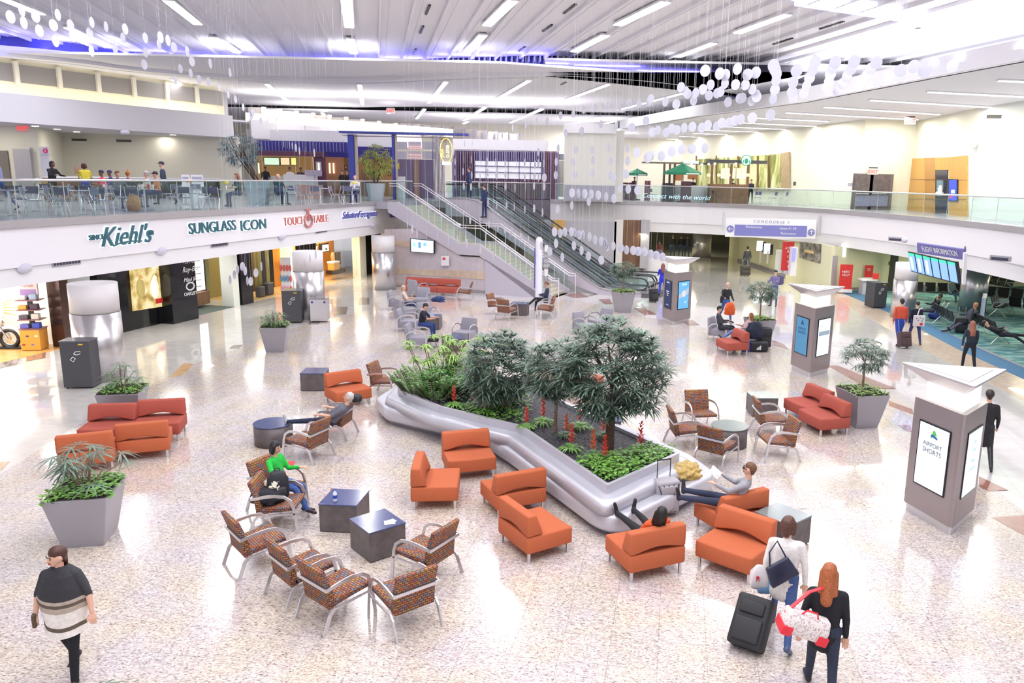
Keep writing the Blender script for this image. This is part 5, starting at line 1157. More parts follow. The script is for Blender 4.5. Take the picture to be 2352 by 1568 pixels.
# gate area
person('man in dark jacket slumped with hand at his face in the black gate seats', tuple(at(2140, 716, .42).xy) + (0,), head2(-1, .1), 1.76, -30, ((84, 10, 4), (80, 60, 4)), ((50, 20, 110), (20, 10, 50)), hip=.5, top=(.012, .013, .02), pants=(.04, .045, .07), hair=('short', (.02, .012, .01)), skin=SKIND, vox=.024, head=(20, 0))
person('bald man on the phone with earbuds lying back in the gate seats', tuple(at(2222, 742, .42).xy) + (0,), head2(-1, -.1), 1.80, -28, ((78, 22, 4), (76, 30, 4)), ((40, 20, 115), (20, 10, 40)), hip=.52, top=(.05, .055, .075), pants=(.10, .10, .15), hair=('bald', (.30, .10, .06)), skin=mat('skin_ruddy', (.50, .22, .13), .5), vox=.022, head=(20, 0), girth=1.15)
person('person in black asleep across the gate seats with crossed shoes', tuple(at(2300, 770, .45).xy) + (0,), head2(.9, -.4), 1.74, -62, ((90, 0, 3), (88, 30, 3)), ((10, 10, 40), (10, 10, 40)), hip=.5, top=(.012, .012, .018), pants=(.02, .02, .03), hair=('beanie', (.012, .012, .014)), vox=.024, head=(10, 0))
person('person in teal jeans and yellow shoes behind the flight screens', tuple(at(2185, 676, .42).xy) + (0,), head2(.3, -1), 1.74, -10, ((84, 60, 4), (84, 70, 4)), ((20, 10, 40), (20, 10, 40)), hip=.5, top=(.30, .36, .36), pants=(.05, .12, .20), shoes=(.75, .48, .03), hair=('short', (.03, .02, .02)), vox=.03)
# terrace, upper floor
def up(px, py, h=.45): p = at(px, py, ZU + h); return (p.x, p.y, ZU)
SIT = ((84, 84, 4), (84, 84, 4)); SA2 = ((34, 10, 60), (34, 10, 60))
person('man in light blue shirt with a dark backpack strap at the picture edge', up(8, 482, 0), head2(-1, -.3), 1.76, 4, WALK, ((4, 12, 20), (10, 12, 40)), top=(.28, .32, .55), pants=(.08, .14, .35), hair=('short', (.04, .02, .02)), vox=.024, face=True)
def ups(px, hy, Y, sit, *a, **k):        # upper-floor person whose head top is seen at (px, hy), at depth Y
    p = aty(px, hy, Y); return (p.x, p.y, ZU)
person('woman in black blazer leaning on the long service counter', ups(115, 370, 31, 0), head2(1, -.3), 1.66, 6, STAND, ((36, 12, 50), (40, 12, 50)), top=(.015, .015, .02), pants=(.03, .05, .05), hair=('bob', (.02, .01, .01)), skin=SKIND, vox=.024, inner=(.7, .7, .7))
person('person in yellow T-shirt standing at the counter', ups(192, 375, 32.5, 0), head2(-.6, 1), 1.62, 4, STAND, ((20, 12, 40), (20, 12, 40)), top=(.75, .62, .06), pants=(.10, .12, .40), hair=('bob', (.08, .015, .015)), skin=SKIND, sleeve=.1, vox=.024)
person('tall man in dark shirt and black cap walking between the café tables', ups(372, 362, 33.5, 0), head2(-1, -.35), 1.80, 3, WALK, ((0, 12, 10), (8, 12, 12)), top=(.05, .06, .10), pants=(.06, .075, .11), hair=('cap', (.02, .025, .045)), vox=.02, face=True)
for (x, Y, l, top_, hr, sk, dx) in ((236, 33.0, 'diner in pink top with dark round hair', (.70, .03, .12), ('beanie', (.02, .012, .06)), SKIND, -.5), (255, 34.5, 'diner in purple headscarf behind the one in pink', (.06, .03, .22), ('beanie', (.04, .02, .14)), SKIND, -.8),
    (268, 29.5, 'broad diner with short sandy hair in grey T-shirt', (.09, .10, .15), ('short', (.22, .09, .05)), SKIN, 1), (292, 30, 'diner with a red bun and dark top, back turned', (.02, .03, .06), ('bun', (.42, .15, .04)), SKIN, .1),
    (339, 32, 'grey-bearded diner in pale shirt with sunglasses pushed up', (.50, .45, .44), ('short', (.45, .40, .42)), SKIN, -1), (360, 31, 'diner in dark visor cap leaning forward', (.55, .20, .10), ('cap', (.03, .02, .03)), SKIN, -1),
    (546, 33, 'woman in dark green top with head in hand by the leafy tree', (.03, .07, .07), ('long', (.22, .08, .06)), SKIN, -.6), (636, 36, 'man in dark teal jacket, back turned, beside the glass planter', (.02, .07, .09), ('bald', (.35, .22, .32)), SKIN, 1), (816, 40, 'bald man in white shirt facing out across the terrace', (.68, .66, .70), ('bald', (.25, .10, .08)), SKIN, 0)):
    person(l, ups(x, 400, Y, 1), head2(dx, -.6 if dx != .1 else 1), 1.74, 4, SIT, SA2, hip=.55, top=top_, pants=(.04, .06, .14), hair=hr, skin=sk, vox=.026, sleeve=.1, girth=1.1)
for (x, Y, l, c) in ((609, 49, 'food counter worker in black shirt under the menu screens', (.015, .015, .02)), (665, 49.5, 'food counter worker in white shirt, back turned', (.70, .68, .66)), (690, 50, 'food counter worker in dark waistcoat at the back', (.03, .025, .03))):
    person(l, ups(x, 385, Y, 0), head2(.4, -1), 1.74, 0, STAND, ((20, 12, 40), (20, 12, 40)), top=c, pants=(.02, .02, .03), hair=('short', (.02, .012, .01)), skin=SKIND, vox=.034)
for (x, Y, l, c) in ((786, 50, 'guest on the sofa left of the blue pillar', (.04, .02, .02)), (797, 50.5, 'second guest on the sofa touching the blue pillar', (.05, .03, .03)), (1458, 58, 'person in maroon by the smaller green parasol', (.10, .03, .05)), (1593, 57, 'barista in black reaching over the coffee bar', (.02, .02, .025)),
    (1684, 56, 'person in dark blue at the wooden coffee counter', (.02, .03, .07)), (1727, 56.5, 'person with brown hair at the end of the coffee counter', (.03, .03, .06))):
    person(l, ups(x, 400, Y, 0), head2(-.3, -1), 1.62, 0, STAND, ((20, 12, 40), (20, 12, 40)), top=c, pants=(.02, .02, .03), hair=('short', (.04, .02, .015)), skin=SKIN, vox=.036)
# ---------------------------------------------------------------- screen kiosks
def scr(name, mm, parent, P, n, th=.02): return MB().hexa(P, [p + n * th for p in P]).build(name, mm, parent)
SCRW = emitm('screen_white', (.80, .92, 1.0), .75); SCRB = emitm('screen_blue', (.05, .17, .30), .8); SCRK = emitm('screen_dark', (.01, .02, .07), .8); SCRC = emitm('screen_cyan', (.09, .30, .55), .8)
LANT = emitm('lantern_glass', (1, .98, .88), 1.15)
TXTD = mat('ink_dark', (.02, .03, .05), .6); TXTW = emitm('letters_white', (.9, .92, .95), .7); TXTG = mat('ink_grey', (.35, .42, .5), .6); TXTR = mat('letters_red', (.62, .10, .08), .5); WLET = mat('letters_white_paint', (.85, .85, .87), .5)
def kiosk(cpx, yaw, label, kind, s=1.28):
    c = at(*cpx, 0); r = root('screen_kiosk', (0, 0, 0), 0, label, 'information kiosk', 'triangular screen kiosks'); C = Vector((c.x, c.y)); a0 = math.radians(yaw)
    P = [C, C + Vector((math.cos(a0 + PI / 3), math.sin(a0 + PI / 3))) * s, C + Vector((math.cos(a0), math.sin(a0))) * s]   # front corner, left, right
    P = ccw([tuple(p) for p in P]); G = sum((Vector(p) for p in P), Vector((0, 0))) / 3
    tri = lambda k, rr=.06: rpoly([tuple(G + (Vector(p) - G) * k) for p in P], rr, 3)
    MB().prism(tri(.93), 0, .17).build('plinth', ALU, r); MB().prism(tri(1), .16, 2.18).build('body', KIOM, r); MB().prism(tri(.72, .02), 2.18, 2.52).build('lantern', LANT, r)
    o = MB().loft([ring(rpoly([tuple(G + (Vector(p) - G) * .74) for p in P], .02, 2), 2.50), ring(rpoly([tuple(G + (Vector(p) - G) * 1.40) for p in P], .04, 2), 2.73), ring(rpoly([tuple(G + (Vector(p) - G) * 1.40) for p in P], .04, 2), 2.76)]).build('roof', mat('kiosk_roof_metal', (.62, .58, .62), .35, .5), r)
    MB().prism(rpoly([tuple(G + (Vector(p) - G) * 1.0) for p in P], .02, 2), 2.757, 2.77).build('roof_panel', mat('roof_panel', (.72, .69, .72), .5), r)
    Cv = C
    for f, (tgt) in enumerate((Cv + Vector((math.cos(a0 + PI / 3), math.sin(a0 + PI / 3))) * s, Cv + Vector((math.cos(a0), math.sin(a0))) * s)):
        A, B = (Vector(tgt), Cv) if f == 0 else (Cv, Vector(tgt)); d = (B - A).normalized(); n = Vector((d.y, -d.x)); L = (B - A).length
        A3 = lambda t, z, o: Vector((A.x + d.x * t + n.x * o, A.y + d.y * t + n.y * o, z))
        fr = [A3(L * .20, .62, .004), A3(L * .80, .62, .004), A3(L * .80, 1.82, .004), A3(L * .20, 1.82, .004)]; nn = Vector((n.x, n.y, 0))
        bz = scr('screen_frame', BLACKG, r, fr, nn, .012); k = .028
        pn = [A3(L * .20 + k, .62 + k, .0165), A3(L * .80 - k, .62 + k, .0165), A3(L * .80 - k, 1.82 - k, .0165), A3(L * .20 + k, 1.82 - k, .0165)]
        m_, what = kind[f]; sc_ = scr('screen', m_, r, pn, nn, .004); D3, U3 = Vector((d.x, d.y, 0)), Vector((0, 0, 1)); T = lambda t, z, txt, sz, mm: text(txt, sz, A3(L * t, z, .024), D3, U3, mm, r, 'screen_text', .001)
        if what in ('shorts', 'shorts_dim'):
            c1, c2, c3 = (mat('logo_green', (.12, .55, .12), .5), mat('logo_blue', (.03, .15, .45), .5), TXTD) if what == 'shorts' else (mat('dim_navy', (.02, .08, .2), .5),) * 3
            MB().hexa([A3(L * .44, 1.55, .022), A3(L * .49, 1.72, .022), A3(L * .52, 1.72, .022), A3(L * .56, 1.64, .022), A3(L * .50, 1.60, .022)], [A3(L * .44, 1.55, .024), A3(L * .49, 1.72, .024), A3(L * .52, 1.72, .024), A3(L * .56, 1.64, .024), A3(L * .50, 1.60, .024)]).build('logo', c1, r)
            MB().hexa([A3(L * .44, 1.60, .025), A3(L * .58, 1.57, .025), A3(L * .58, 1.61, .025), A3(L * .46, 1.64, .025)], [A3(L * .44, 1.60, .026), A3(L * .58, 1.57, .026), A3(L * .58, 1.61, .026), A3(L * .46, 1.64, .026)]).build('logo_band', c2, r)
            T(.5, 1.44, 'AIRPORT', .115, c3); T(.5, 1.32, 'SHORTS', .125, c3)
            if what == 'shorts':
                for zz in (1.15, 1.0, .92): MB().box(A3(L * .5, zz, .022), (.001, .001, .001)).build('screen_line', TXTG, r); T(.5, zz, 'welcome travellers' if zz > 1.1 else 'Curated short films' if zz > .95 else 'on the concourse', .045, mat('ink_faint', (.55, .68, .78), .6))
        elif what == 'page':
            T(.42, 1.62, 'Q  -  i', .14, TXTG)
            MB().hexa([A3(L * .25, 1.28, .022), A3(L * .75, 1.28, .022), A3(L * .75, 1.42, .022), A3(L * .25, 1.42, .022)], [A3(L * .25, 1.28, .024), A3(L * .75, 1.28, .024), A3(L * .75, 1.42, .024), A3(L * .25, 1.42, .024)]).build('page_band', mat('band_blue_grey', (.45, .58, .70), .5), r)
        elif what == 'lines':
            for zz, tx in ((1.6, 'the'), (1.45, 'one'), (1.25, 'that'), (1.1, 'counts')): T(.5, zz, tx, .12, mat('ink_pale', (.50, .66, .70), .6))
        elif what == 'watch':
            for zz in (1.70, 1.65): T(.5, zz, 'TIME FOR TRAVEL', .045, TXTW)
            o = MB(); c_ = A3(L * .5, 1.28, .024); o.loft([[c_ + (D3 * math.cos(t) + U3 * math.sin(t)) * .14 + nn * z for t in [2 * PI * q / 24 for q in range(24)]] for z in (0, .004)]); o.build('watch_face', WLET, r)
            MB().hexa([A3(L * .24, 1.08, .022), A3(L * .76, 1.26, .022), A3(L * .76, 1.52, .022), A3(L * .24, 1.24, .022)], [A3(L * .24, 1.08, .023), A3(L * .76, 1.26, .023), A3(L * .76, 1.52, .023), A3(L * .24, 1.24, .023)]).build('pale_band', mat('pale_blue', (.55, .68, .82), .5), r)
            T(.6, .9, 'P', .14, TXTW)
        elif what == 'dark':
            T(.5, 1.72, 'AIRPORT', .08, TXTW)
            for zz in (1.35, 1.27, 1.19): T(.5, zz, 'welcome' if zz > 1.3 else 'to the' if zz > 1.2 else 'gate', .085, TXTW)
            T(.5, .78, 'o - 8  1', .09, TXTW)
    return r
kiosk((2183, 1234), 47, 'nearest triangular kiosk, its bright screen showing an A-shaped logo', ((SCRW, 'shorts'), (SCRW, 'lines')))
kiosk((1859, 868), 44, 'middle triangular kiosk with one dim blue and one white screen', ((SCRB, 'shorts_dim'), (SCRW, 'page')))
kiosk((1545, 747), 46, 'farthest triangular kiosk showing a watch picture', ((SCRK, 'dark'), (SCRC, 'watch')))

# ---------------------------------------------------------------- bins
def bin_(px, front, size, yaw, label, m=DARKG, icon=True):
    c = at(*px, 0); r = root('waste_bin', (c.x, c.y, 0), yaw, label, 'waste bin'); w, d, h = size
    MB().box((0, d / 2, h / 2 + .03), (w, d, h - .04)).build('body', m, r, bevel=.006); MB().box((0, d / 2, h), (w + .02, d + .02, .03)).build('lid', mat('bin_lid', (.10, .10, .12), .3), r, bevel=.004)
    if icon:
        MB().box((w * .22, -.004, h - .08), (.12, .006, .035)).build('yellow_label', mat('yellow_sticker', (.80, .55, .02), .5), r)
        MB().tube([(-.06, -.004, h - .42), (-.13, -.004, h - .50), (-.06, -.004, h - .56), (.0, -.004, h - .47), (-.06, -.004, h - .42)], .008, 4).build('cup_symbol', WLET, r)
        MB().tube([(-.03, -.004, h - .34), (.02, -.004, h - .28), (.14, -.004, h - .27), (.13, -.004, h - .34), (.04, -.004, h - .37), (-.03, -.004, h - .34)], .008, 4).build('hand_symbol', WLET, r)
    for sx in (-1, 1): MB().box((sx * (w / 2 - .06), .08, .015), (.05, .05, .03)).build('foot', BLACKM, r)
    return r
bin_((181, 893), 0, (.74, .52, 1.32), .14, 'tall black waste bin standing against the nearest round column')
bin_((672, 742), 0, (.72, .7, 1.3), .2, 'tall black waste bin behind the small palm planter')
bin_((2020, 708), 0, (.7, .75, 1.25), .25, 'black waste bin on the gate carpet beside a column')
rb_ = bin_((733, 740), 0, (.66, .62, .95), .15, 'low silver recycling bin with two round logos', ALU, False)
for sx in (-1, 1): MB().lathe([(.05, 0), (.05, .006)], n=14).build('recycling_logo', mat('logo_blue2', (.08, .08, .35), .5), rb_).location = (sx * .24, -.002, .82)
for o in rb_.children:
    if o.name.startswith('recycling_logo'): o.rotation_euler = (PI / 2, 0, 0)

# ---------------------------------------------------------------- luggage and small belongings
def rbox(name, d, m, parent=None, bevel=.04, c=(0, 0, 0), M=None): return MB().box(c, d, M=M).build(name, m, parent, bevel=bevel, seg=3, smooth=True)
def trolley(label, loc, rz, d, col, tilt=0, handle=.45, cat='suitcase', name='suitcase', hm=ALU):
    r = root(name, loc, rz, label, cat); T = Matrix.Rotation(math.radians(tilt), 3, 'X'); w, t, h = d; mm = mat('luggage_%d_%d_%d' % tuple(int(c * 99) for c in col), col, .6, noise=.1, nscale=60)
    P = lambda x, y, z: T @ Vector((x, y, z)); rbox('body', (w, t, h), mm, r, .045, P(0, 0, h / 2 + .05), T)
    rbox('front_pocket', (w * .78, .05, h * .45), mm, r, .02, P(0, -t / 2 - .015, h * .32 + .05), T); rbox('top_pocket', (w * .7, .045, h * .25), mm, r, .02, P(0, -t / 2 - .012, h * .75 + .05), T)
    for sx in (-1, 1):
        MB().tube([P(sx * w * .28, t / 2 - .03, h + .02), P(sx * w * .28, t / 2 - .03, h + handle)], .009, 6).build('handle_rod', hm, r)
        MB().tube([P(sx * w * .36 - .015, t / 2 - .02, .035), P(sx * w * .36 + .015, t / 2 - .02, .035)], .04, 10).build('wheel', BLACKM, r)
    MB().tube([P(-w * .30, t / 2 - .03, h + handle), P(w * .30, t / 2 - .03, h + handle)], .014, 6).build('grip', BLACKM, r)
    return r
cA = jA['hands'][0]; b = at(1708, 1500, 0)
d_ = Vector((cA.x - b.x, cA.y - b.y)); trolley('big black soft suitcase dragged by the woman in the white coat', (b.x, b.y, .02), math.atan2(d_.y, d_.x) + PI / 2 + PI, (.46, .28, .66), (.02, .02, .024), -38, d_.length * 1.0 - .30 if d_.length > .9 else .35)
p = aty(1783, 1300, jA['ch'].y - .1); hb = root('handbag', p, 0, 'navy leather shoulder bag under the arm of the woman in white', 'handbag'); T = Matrix.Rotation(math.radians(-28), 3, 'Y') @ Matrix.Rotation(.15, 3, 'Z')
NAVY = mat('navy_leather', (.018, .02, .05), .35)
MB().hexa([T @ Vector(v) for v in ((-.20, -.22, -.13), (.20, -.22, -.13), (.20, -.10, -.13), (-.20, -.10, -.13))], [T @ Vector(v) for v in ((-.16, -.19, .14), (.16, -.19, .14), (.16, -.13, .14), (-.16, -.13, .14))]).build('bag_body', NAVY, hb, bevel=.02, smooth=True)
MB().tube([T @ Vector((-.10, -.16, .13)), T @ Vector((-.02, -.14, .30)), T @ Vector((.14, -.10, .36)), T @ Vector((.14, -.15, .13))], .012, 6).build('strap', NAVY, hb)
p = aty(1743, 1322, jA['hands'][0].y); pb = root('shopping_bag', (p.x, p.y, p.z), 0, 'clear and blue plastic shopping bags hanging from the hand of the woman in white', 'shopping bag')
MB().loft([[(x * s, y * s * .6, z) for x, y in ((-.12, -.12), (.12, -.12), (.12, .12), (-.12, .12))] for s, z in ((.3, .16), (.9, .05), (1.0, -.12), (.7, -.17))]).build('bag_body', mat('clear_plastic', (.70, .66, .68), .3), pb, bevel=.02, smooth=True)
MB().loft([[(x * s + .10, y * s * .6, z - .1) for x, y in ((-.12, -.12), (.12, -.12), (.12, .12), (-.12, .12))] for s, z in ((.3, .14), (.9, .05), (1.0, -.10), (.7, -.14))]).build('blue_bag', mat('blue_plastic', (.22, .42, .70), .3), pb, bevel=.02, smooth=True)
text('R', .1, (p.x - .03, p.y - .085, p.z), (1, 0, 0), (0, 0, 1), mat('red_print', (.6, .05, .08), .5), pb, 'print')
p = aty(1848, 1432, jB['ch'].y - .22); db = root('travel_bag', p, 0, 'patterned duffel bag with red trim slung on the woman in black', 'travel bag'); T = Matrix.Rotation(math.radians(18), 3, 'Y')
def patb(t, b):
    L = t.links.new; tc = t.nodes.new('ShaderNodeTexCoord'); n = nd(t, 'ShaderNodeTexVoronoi', Scale=38.0); L(tc.outputs['Object'], n.inputs['Vector']); r = ramp(t, [(0, (.25, .18, .30)), (.35, (.62, .50, .50)), (.55, (.78, .72, .70))]); L(n.outputs['Distance'], r.inputs[0]); L(r.outputs[0], b.inputs['Base Color']); b.inputs['Roughness'].default_value = .6
REDL = mat('red_leather', (.75, .02, .04), .35)
MB().loft([[T @ Vector((x, y, z)) for y, z in ((-.12, -.13), (.12, -.13), (.13, .02), (.07, .13), (-.07, .13), (-.13, .02))] for x in (-.26, -.1, .1, .26)]).build('bag_body', uvmat('monogram_fabric', patb), db, bevel=.03, smooth=True)
for sx in (-1, 1): MB().loft([[T @ Vector((x, y, z)) for y, z in ((-.135, -.145), (.135, -.145), (.145, -.03), (-.145, -.03))] for x in (sx * .15, sx * .275)]).build('corner_patch', REDL, db, bevel=.015)
MB().tube([T @ Vector((-.26, .0, .06)), T @ Vector((-.05, .1, .34)), T @ Vector((.12, .16, .42)), T @ Vector((.20, .14, .30))], .022, 4, flat=.006).build('strap', REDL, db); MB().tube([T @ Vector((-.1, -.05, .12)), T @ Vector((-.06, -.06, .19)), T @ Vector((.06, -.06, .19)), T @ Vector((.1, -.05, .12))], .01, 6).build('handle', REDL, db)
p = jC['hands'][1]; wb = root('wallet', p, .4, 'small gold and brown purse in the hand of the poncho woman', 'purse'); rbox('purse_body', (.05, .12, .17), mat('brown_leather', (.10, .06, .035), .4), wb, .02); rbox('clasp', (.055, .05, .05), mat('gold', (.7, .45, .12), .3, .8), wb, .01)
# backpack, coat and scarf on the armchair
c = at(640, 1140, .5); bp = root('backpack', (c.x, c.y, .50), math.radians(25), 'black backpack leaning on the coat in the armchair', 'backpack')
BKF = mat('black_nylon', (.018, .018, .026), .55)
MB().loft([[(x * s, y * t, z) for x, y in ((-.17, -.10), (.17, -.10), (.17, .10), (-.17, .10))] for s, t, z in ((.95, 1, 0), (1.05, 1.15, .14), (1.0, 1, .32), (.7, .7, .44), (.4, .5, .47))]).build('pack_body', BKF, bp, bevel=.04, smooth=True)
MB().loft([[(x * s, y * t - .10, z) for x, y in ((-.13, -.05), (.13, -.05), (.13, .05), (-.13, .05))] for s, t, z in ((1, 1, .02), (1, 1.1, .12), (.9, .7, .21))]).build('front_pocket', mat('black_nylon_soft', (.03, .028, .032), .5), bp, bevel=.025, smooth=True)
MB().tube([(-.05, 0, .45), (-.03, 0, .51), (.03, 0, .51), (.05, 0, .45)], .01, 6).build('grab_handle', BKF, bp); text('Mavo', .018, (c.x + math.sin(math.radians(25)) * .135, c.y - math.cos(math.radians(25)) * .135, .82), (math.cos(math.radians(25)), math.sin(math.radians(25)), 0), (0, 0, 1), WLET, bp, 'logo', .001)
def heap(name, label, cat, loc, rz, d, m, seed, amp=.25, sub=3):
    random.seed(seed); bm = bmesh.new(); bmesh.ops.create_icosphere(bm, subdivisions=sub + 1, radius=1)
    for v in bm.verts:
        n = sum(math.sin(v.co.x * f + a) * math.sin(v.co.y * f * 1.3 + b_) * math.sin(v.co.z * f + a * b_) for f, a, b_ in ((3, seed, 1), (6, seed * 2, 2), (9, 1, seed))) * amp
        v.co = v.co * (1 + n); v.co.z = max(v.co.z, -.55); v.co = Vector((v.co.x * d[0] / 2, v.co.y * d[1] / 2, (v.co.z + .55) / 1.55 * d[2]))
    me = bpy.data.meshes.new(name); bm.to_mesh(me); bm.free(); me.materials.append(m); me.polygons.foreach_set('use_smooth', [True] * len(me.polygons))
    o = bpy.data.objects.new(name, me); COL.objects.link(o); o.location = loc; o.rotation_euler = (0, 0, rz); return tag(o, label, cat)
c = at(617, 1150, .46); heap('coat', 'black padded coat crumpled on the patterned armchair', 'coat', (c.x, c.y, .46), .4, (.56, .50, .26), cloth((.02, .02, .03)), 5, .1); c = at(623, 1116, .7); heap('scarf', 'cream knitted scarf over the black coat', 'scarf', (c.x, c.y, .66), .9, (.17, .36, .16), cloth((.75, .70, .60)), 8)
c = at(1565, 1092, .45); heap('jacket', 'mustard quilted jacket lying on the planter bench', 'jacket', (c.x, c.y, .45), .3, (.74, .58, .24), mat('mustard_quilt', (.52, .36, .11), .6, noise=.25, nscale=20), 3, .16)
c = at(652, 1065, .7); tr = root('snack_tray', (c.x, c.y, .70), .2, 'red paper tray with food on the lap of the woman in green', 'food tray'); rbox('tray', (.36, .20, .02), mat('red_paper', (.70, .03, .05), .6), tr, .005); rbox('food', (.14, .10, .03), mat('food_gold', (.70, .38, .08), .6), tr, .01, (0, 0, .03))
c = at(770, 1152, .51); bo = root('water_bottle', (c.x, c.y, .515), 0, 'clear plastic water bottle with blue label on the cube table', 'bottle')
MB().lathe([(.03, 0), (.034, .02), (.034, .15), (.014, .185), (.014, .20)], n=16).build('bottle_body', mat('clear_pet', (.75, .80, .92), .1), bo, smooth=True); MB().lathe([(.0355, .06), (.0355, .12)], n=16).build('bottle_label', mat('label_blue', (.03, .08, .45), .4), bo); MB().lathe([(.016, .20), (.016, .222)], n=12).build('bottle_cap', mat('cap_blue', (.03, .08, .35), .4), bo)
c = at(895, 1200, .51); nk_ = root('napkins', (c.x, c.y, .515), .3, 'crumpled paper napkins on the second blue-topped table', 'napkin'); rbox('napkin_sheet', (.17, .15, .006), mat('napkin', (.78, .70, .62), .8), nk_, .002); rbox('napkin_sheet', (.13, .12, .008), mat('napkin', (1, 1, 1)), nk_, .002, (.03, .03, .006), Matrix.Rotation(.5, 3, 'Z'))
c = at(841, 1171, 0); gb = root('drink_bottle', (c.x - .75, c.y + .42, 0), 0, 'half-empty amber drink bottle on the floor by the brown boots', 'bottle'); MB().lathe([(.033, 0), (.035, .02), (.035, .14), (.015, .19), (.015, .22)], n=14).build('bottle_body', mat('amber_glass', (.45, .18, .06), .15), gb, smooth=True)
c = at(1846, 1168, 0); rbx = rbox('paper_scrap', (.12, .05, .012), WLET); rbx.location = (c.x, c.y, .016); tag(rbx, 'small white paper scrap lying on the bare granite floor', 'litter')
b = at(1518, 1210, 0); s_ = trolley('grey patterned carry-on with raised handle behind the woman with braids', (b.x + .12, b.y + .55, .0), .35, (.46, .28, .62), (.45, .43, .47), 0, .38, hm=BLACKM)
for i in range(5): MB().tube([(-.2 + i * .08, -.17, .1), (-.12 + i * .07, -.172, .35), (-.22 + i * .1, -.16, .62)], .006, 4).build('scribble_line', BLACKM, s_)
b = at(2063, 792, 0); trolley('brown trolley bag pulled by the man in orange-red', (b.x + .02, b.y - .55, 0), .1, (.44, .32, .56), (.075, .04, .045), -16, .52)
b = at(1502, 694, 0); trolley('black trolley case behind the woman in blue', (b.x, b.y, 0), .3, (.42, .28, .62), (.015, .015, .02), -14, .4)
b = at(1713, 632, 0); trolley('dark case with a smaller bag strapped on top in the far hall', (b.x - .1, b.y - .3, 0), .1, (.62, .36, .62), (.05, .045, .04), -6, .4)
b = at(2195, 765, 0); trolley('black cabin case with raised twin handle beside the bald man', (b.x + .2, b.y, 0), -.2, (.44, .28, .60), (.012, .012, .016), 0, .5)
b = at(2140, 733, 0); trolley('royal blue suitcase leaning with its long handle at the gate seats', (b.x, b.y, 0), -1.2, (.46, .30, .62), (.02, .05, .30), -40, .5)
b = at(1755, 800, 0); trolley('black hard suitcase standing behind the draped coat', (b.x, b.y + .1, 0), .1, (.48, .30, .70), (.03, .03, .035), 0, .05)
b = at(1740, 806, 0); s2_ = rbox('sports_bag', (.66, .34, .36), mat('black_nylon', (1, 1, 1)), None, .07); s2_.location = (b.x, b.y - .05, .19); tag(s2_, 'black sports holdall with three white slanted stripes', 'bag')
for i in range(3): 
    q = MB().hexa([(-.10 + i * .06, -.174, -.10), (-.06 + i * .06, -.174, -.10), (-.02 + i * .045, -.174, -.02 + i * .035), (-.05 + i * .045, -.174, -.0 + i * .035)], [(-.10 + i * .06, -.178, -.10), (-.06 + i * .06, -.178, -.10), (-.02 + i * .045, -.178, -.02 + i * .035), (-.05 + i * .045, -.178, -.0 + i * .035)]).build('stripe', WLET, s2_)
b = at(1713, 806, 0); bb = root('daypack', (b.x, b.y, 0), -.3, 'bright blue daypack on the floor beside the sports holdall', 'backpack'); MB().loft([[(x * s, y * s, z) for x, y in ((-.16, -.11), (.16, -.11), (.16, .11), (-.16, .11))] for s, z in ((1, 0), (1.08, .2), (.8, .40), (.4, .45))]).build('pack_body', mat('blue_nylon', (.04, .10, .42), .6), bb, bevel=.03, smooth=True); rbox('front_pocket', (.2, .06, .18), mat('blue_nylon', (1, 1, 1)), bb, .02, (0, -.12, .13))
c = at(1733, 765, .6); heap('coat', 'dark navy coat draped over the luggage beside the round tree planter', 'coat', (c.x, c.y, .42), .2, (.62, .5, .62), cloth((.02, .024, .05)), 11, .12)
p = at(1676, 703, 1.15); heap('coat', 'bright orange coat with dark lining over the arm of the balding man', 'coat', (p.x, p.y - .05, .82), .2, (.42, .26, .50), cloth((.75, .12, .03)), 4, .14)
p = at(1660, 700, 1.0); rb2 = rbox('shoulder_bag', (.22, .14, .30), cloth((.02, .02, .03)), None, .05); rb2.location = (6.1, 33.3, .95); tag(rb2, 'black shoulder bag on the balding man in the black jacket', 'bag')
rb3 = rbox('backpack', (.34, .24, .48), mat('purple_grey_nylon', (.08, .07, .16), .6), None, .08); q = at(1776, 703, 0); rb3.location = (q.x + .28, q.y + .12, 1.28); rb3.rotation_euler = (0, 0, .6); tag(rb3, 'purple-grey backpack worn by the man in the black cap', 'backpack')
tb_ = root('tote_bag', (at(2098, 790, 0).x, at(2098, 790, 0).y - .26, .95), .05, 'white printed tote bag worn on the back beside the orange-red sweater', 'tote bag'); rbox('bag_body', (.44, .07, .42), mat('tote_white', (.72, .68, .70), .7), tb_, .02)
for i, (x, z) in enumerate(((-.12, .1), (.02, .12), (.13, .08), (-.05, .03), (.1, .0))): MB().ball((x, -.036, z), (.03, .004, .02), 8, 5).build('print_mark', TXTD, tb_)
MB().tube([(-.08, 0, .2), (-.02, .03, .42), (.10, .06, .50)], .02, 4, flat=.006).build('strap', mat('tote_white', (1, 1, 1)), tb_); MB().lathe([(.06, 0), (.06, .004)], n=16).build('red_ring', mat('red_print', (1, 1, 1)), tb_).location = (.08, -.04, -.12)
[setattr(o, 'rotation_euler', (PI / 2, 0, 0)) for o in tb_.children if o.name.startswith('red_ring')]
c = at(1005, 690, .5); heap('coat', 'dark blue coat lying in the grey club chair that faces the viewer', 'coat', (c.x, c.y + .1, .44), .2, (.55, .5, .22), cloth((.025, .05, .16)), 9)
q = jE['hc']; cp = heap('cap', 'black cap on the chair back behind the grey-haired man', 'cap', (q.x + .16, q.y + .06, q.z - .10), 0, (.24, .22, .18), cloth((.012, .012, .016)), 2, .06)
p = jD['hands'][0]

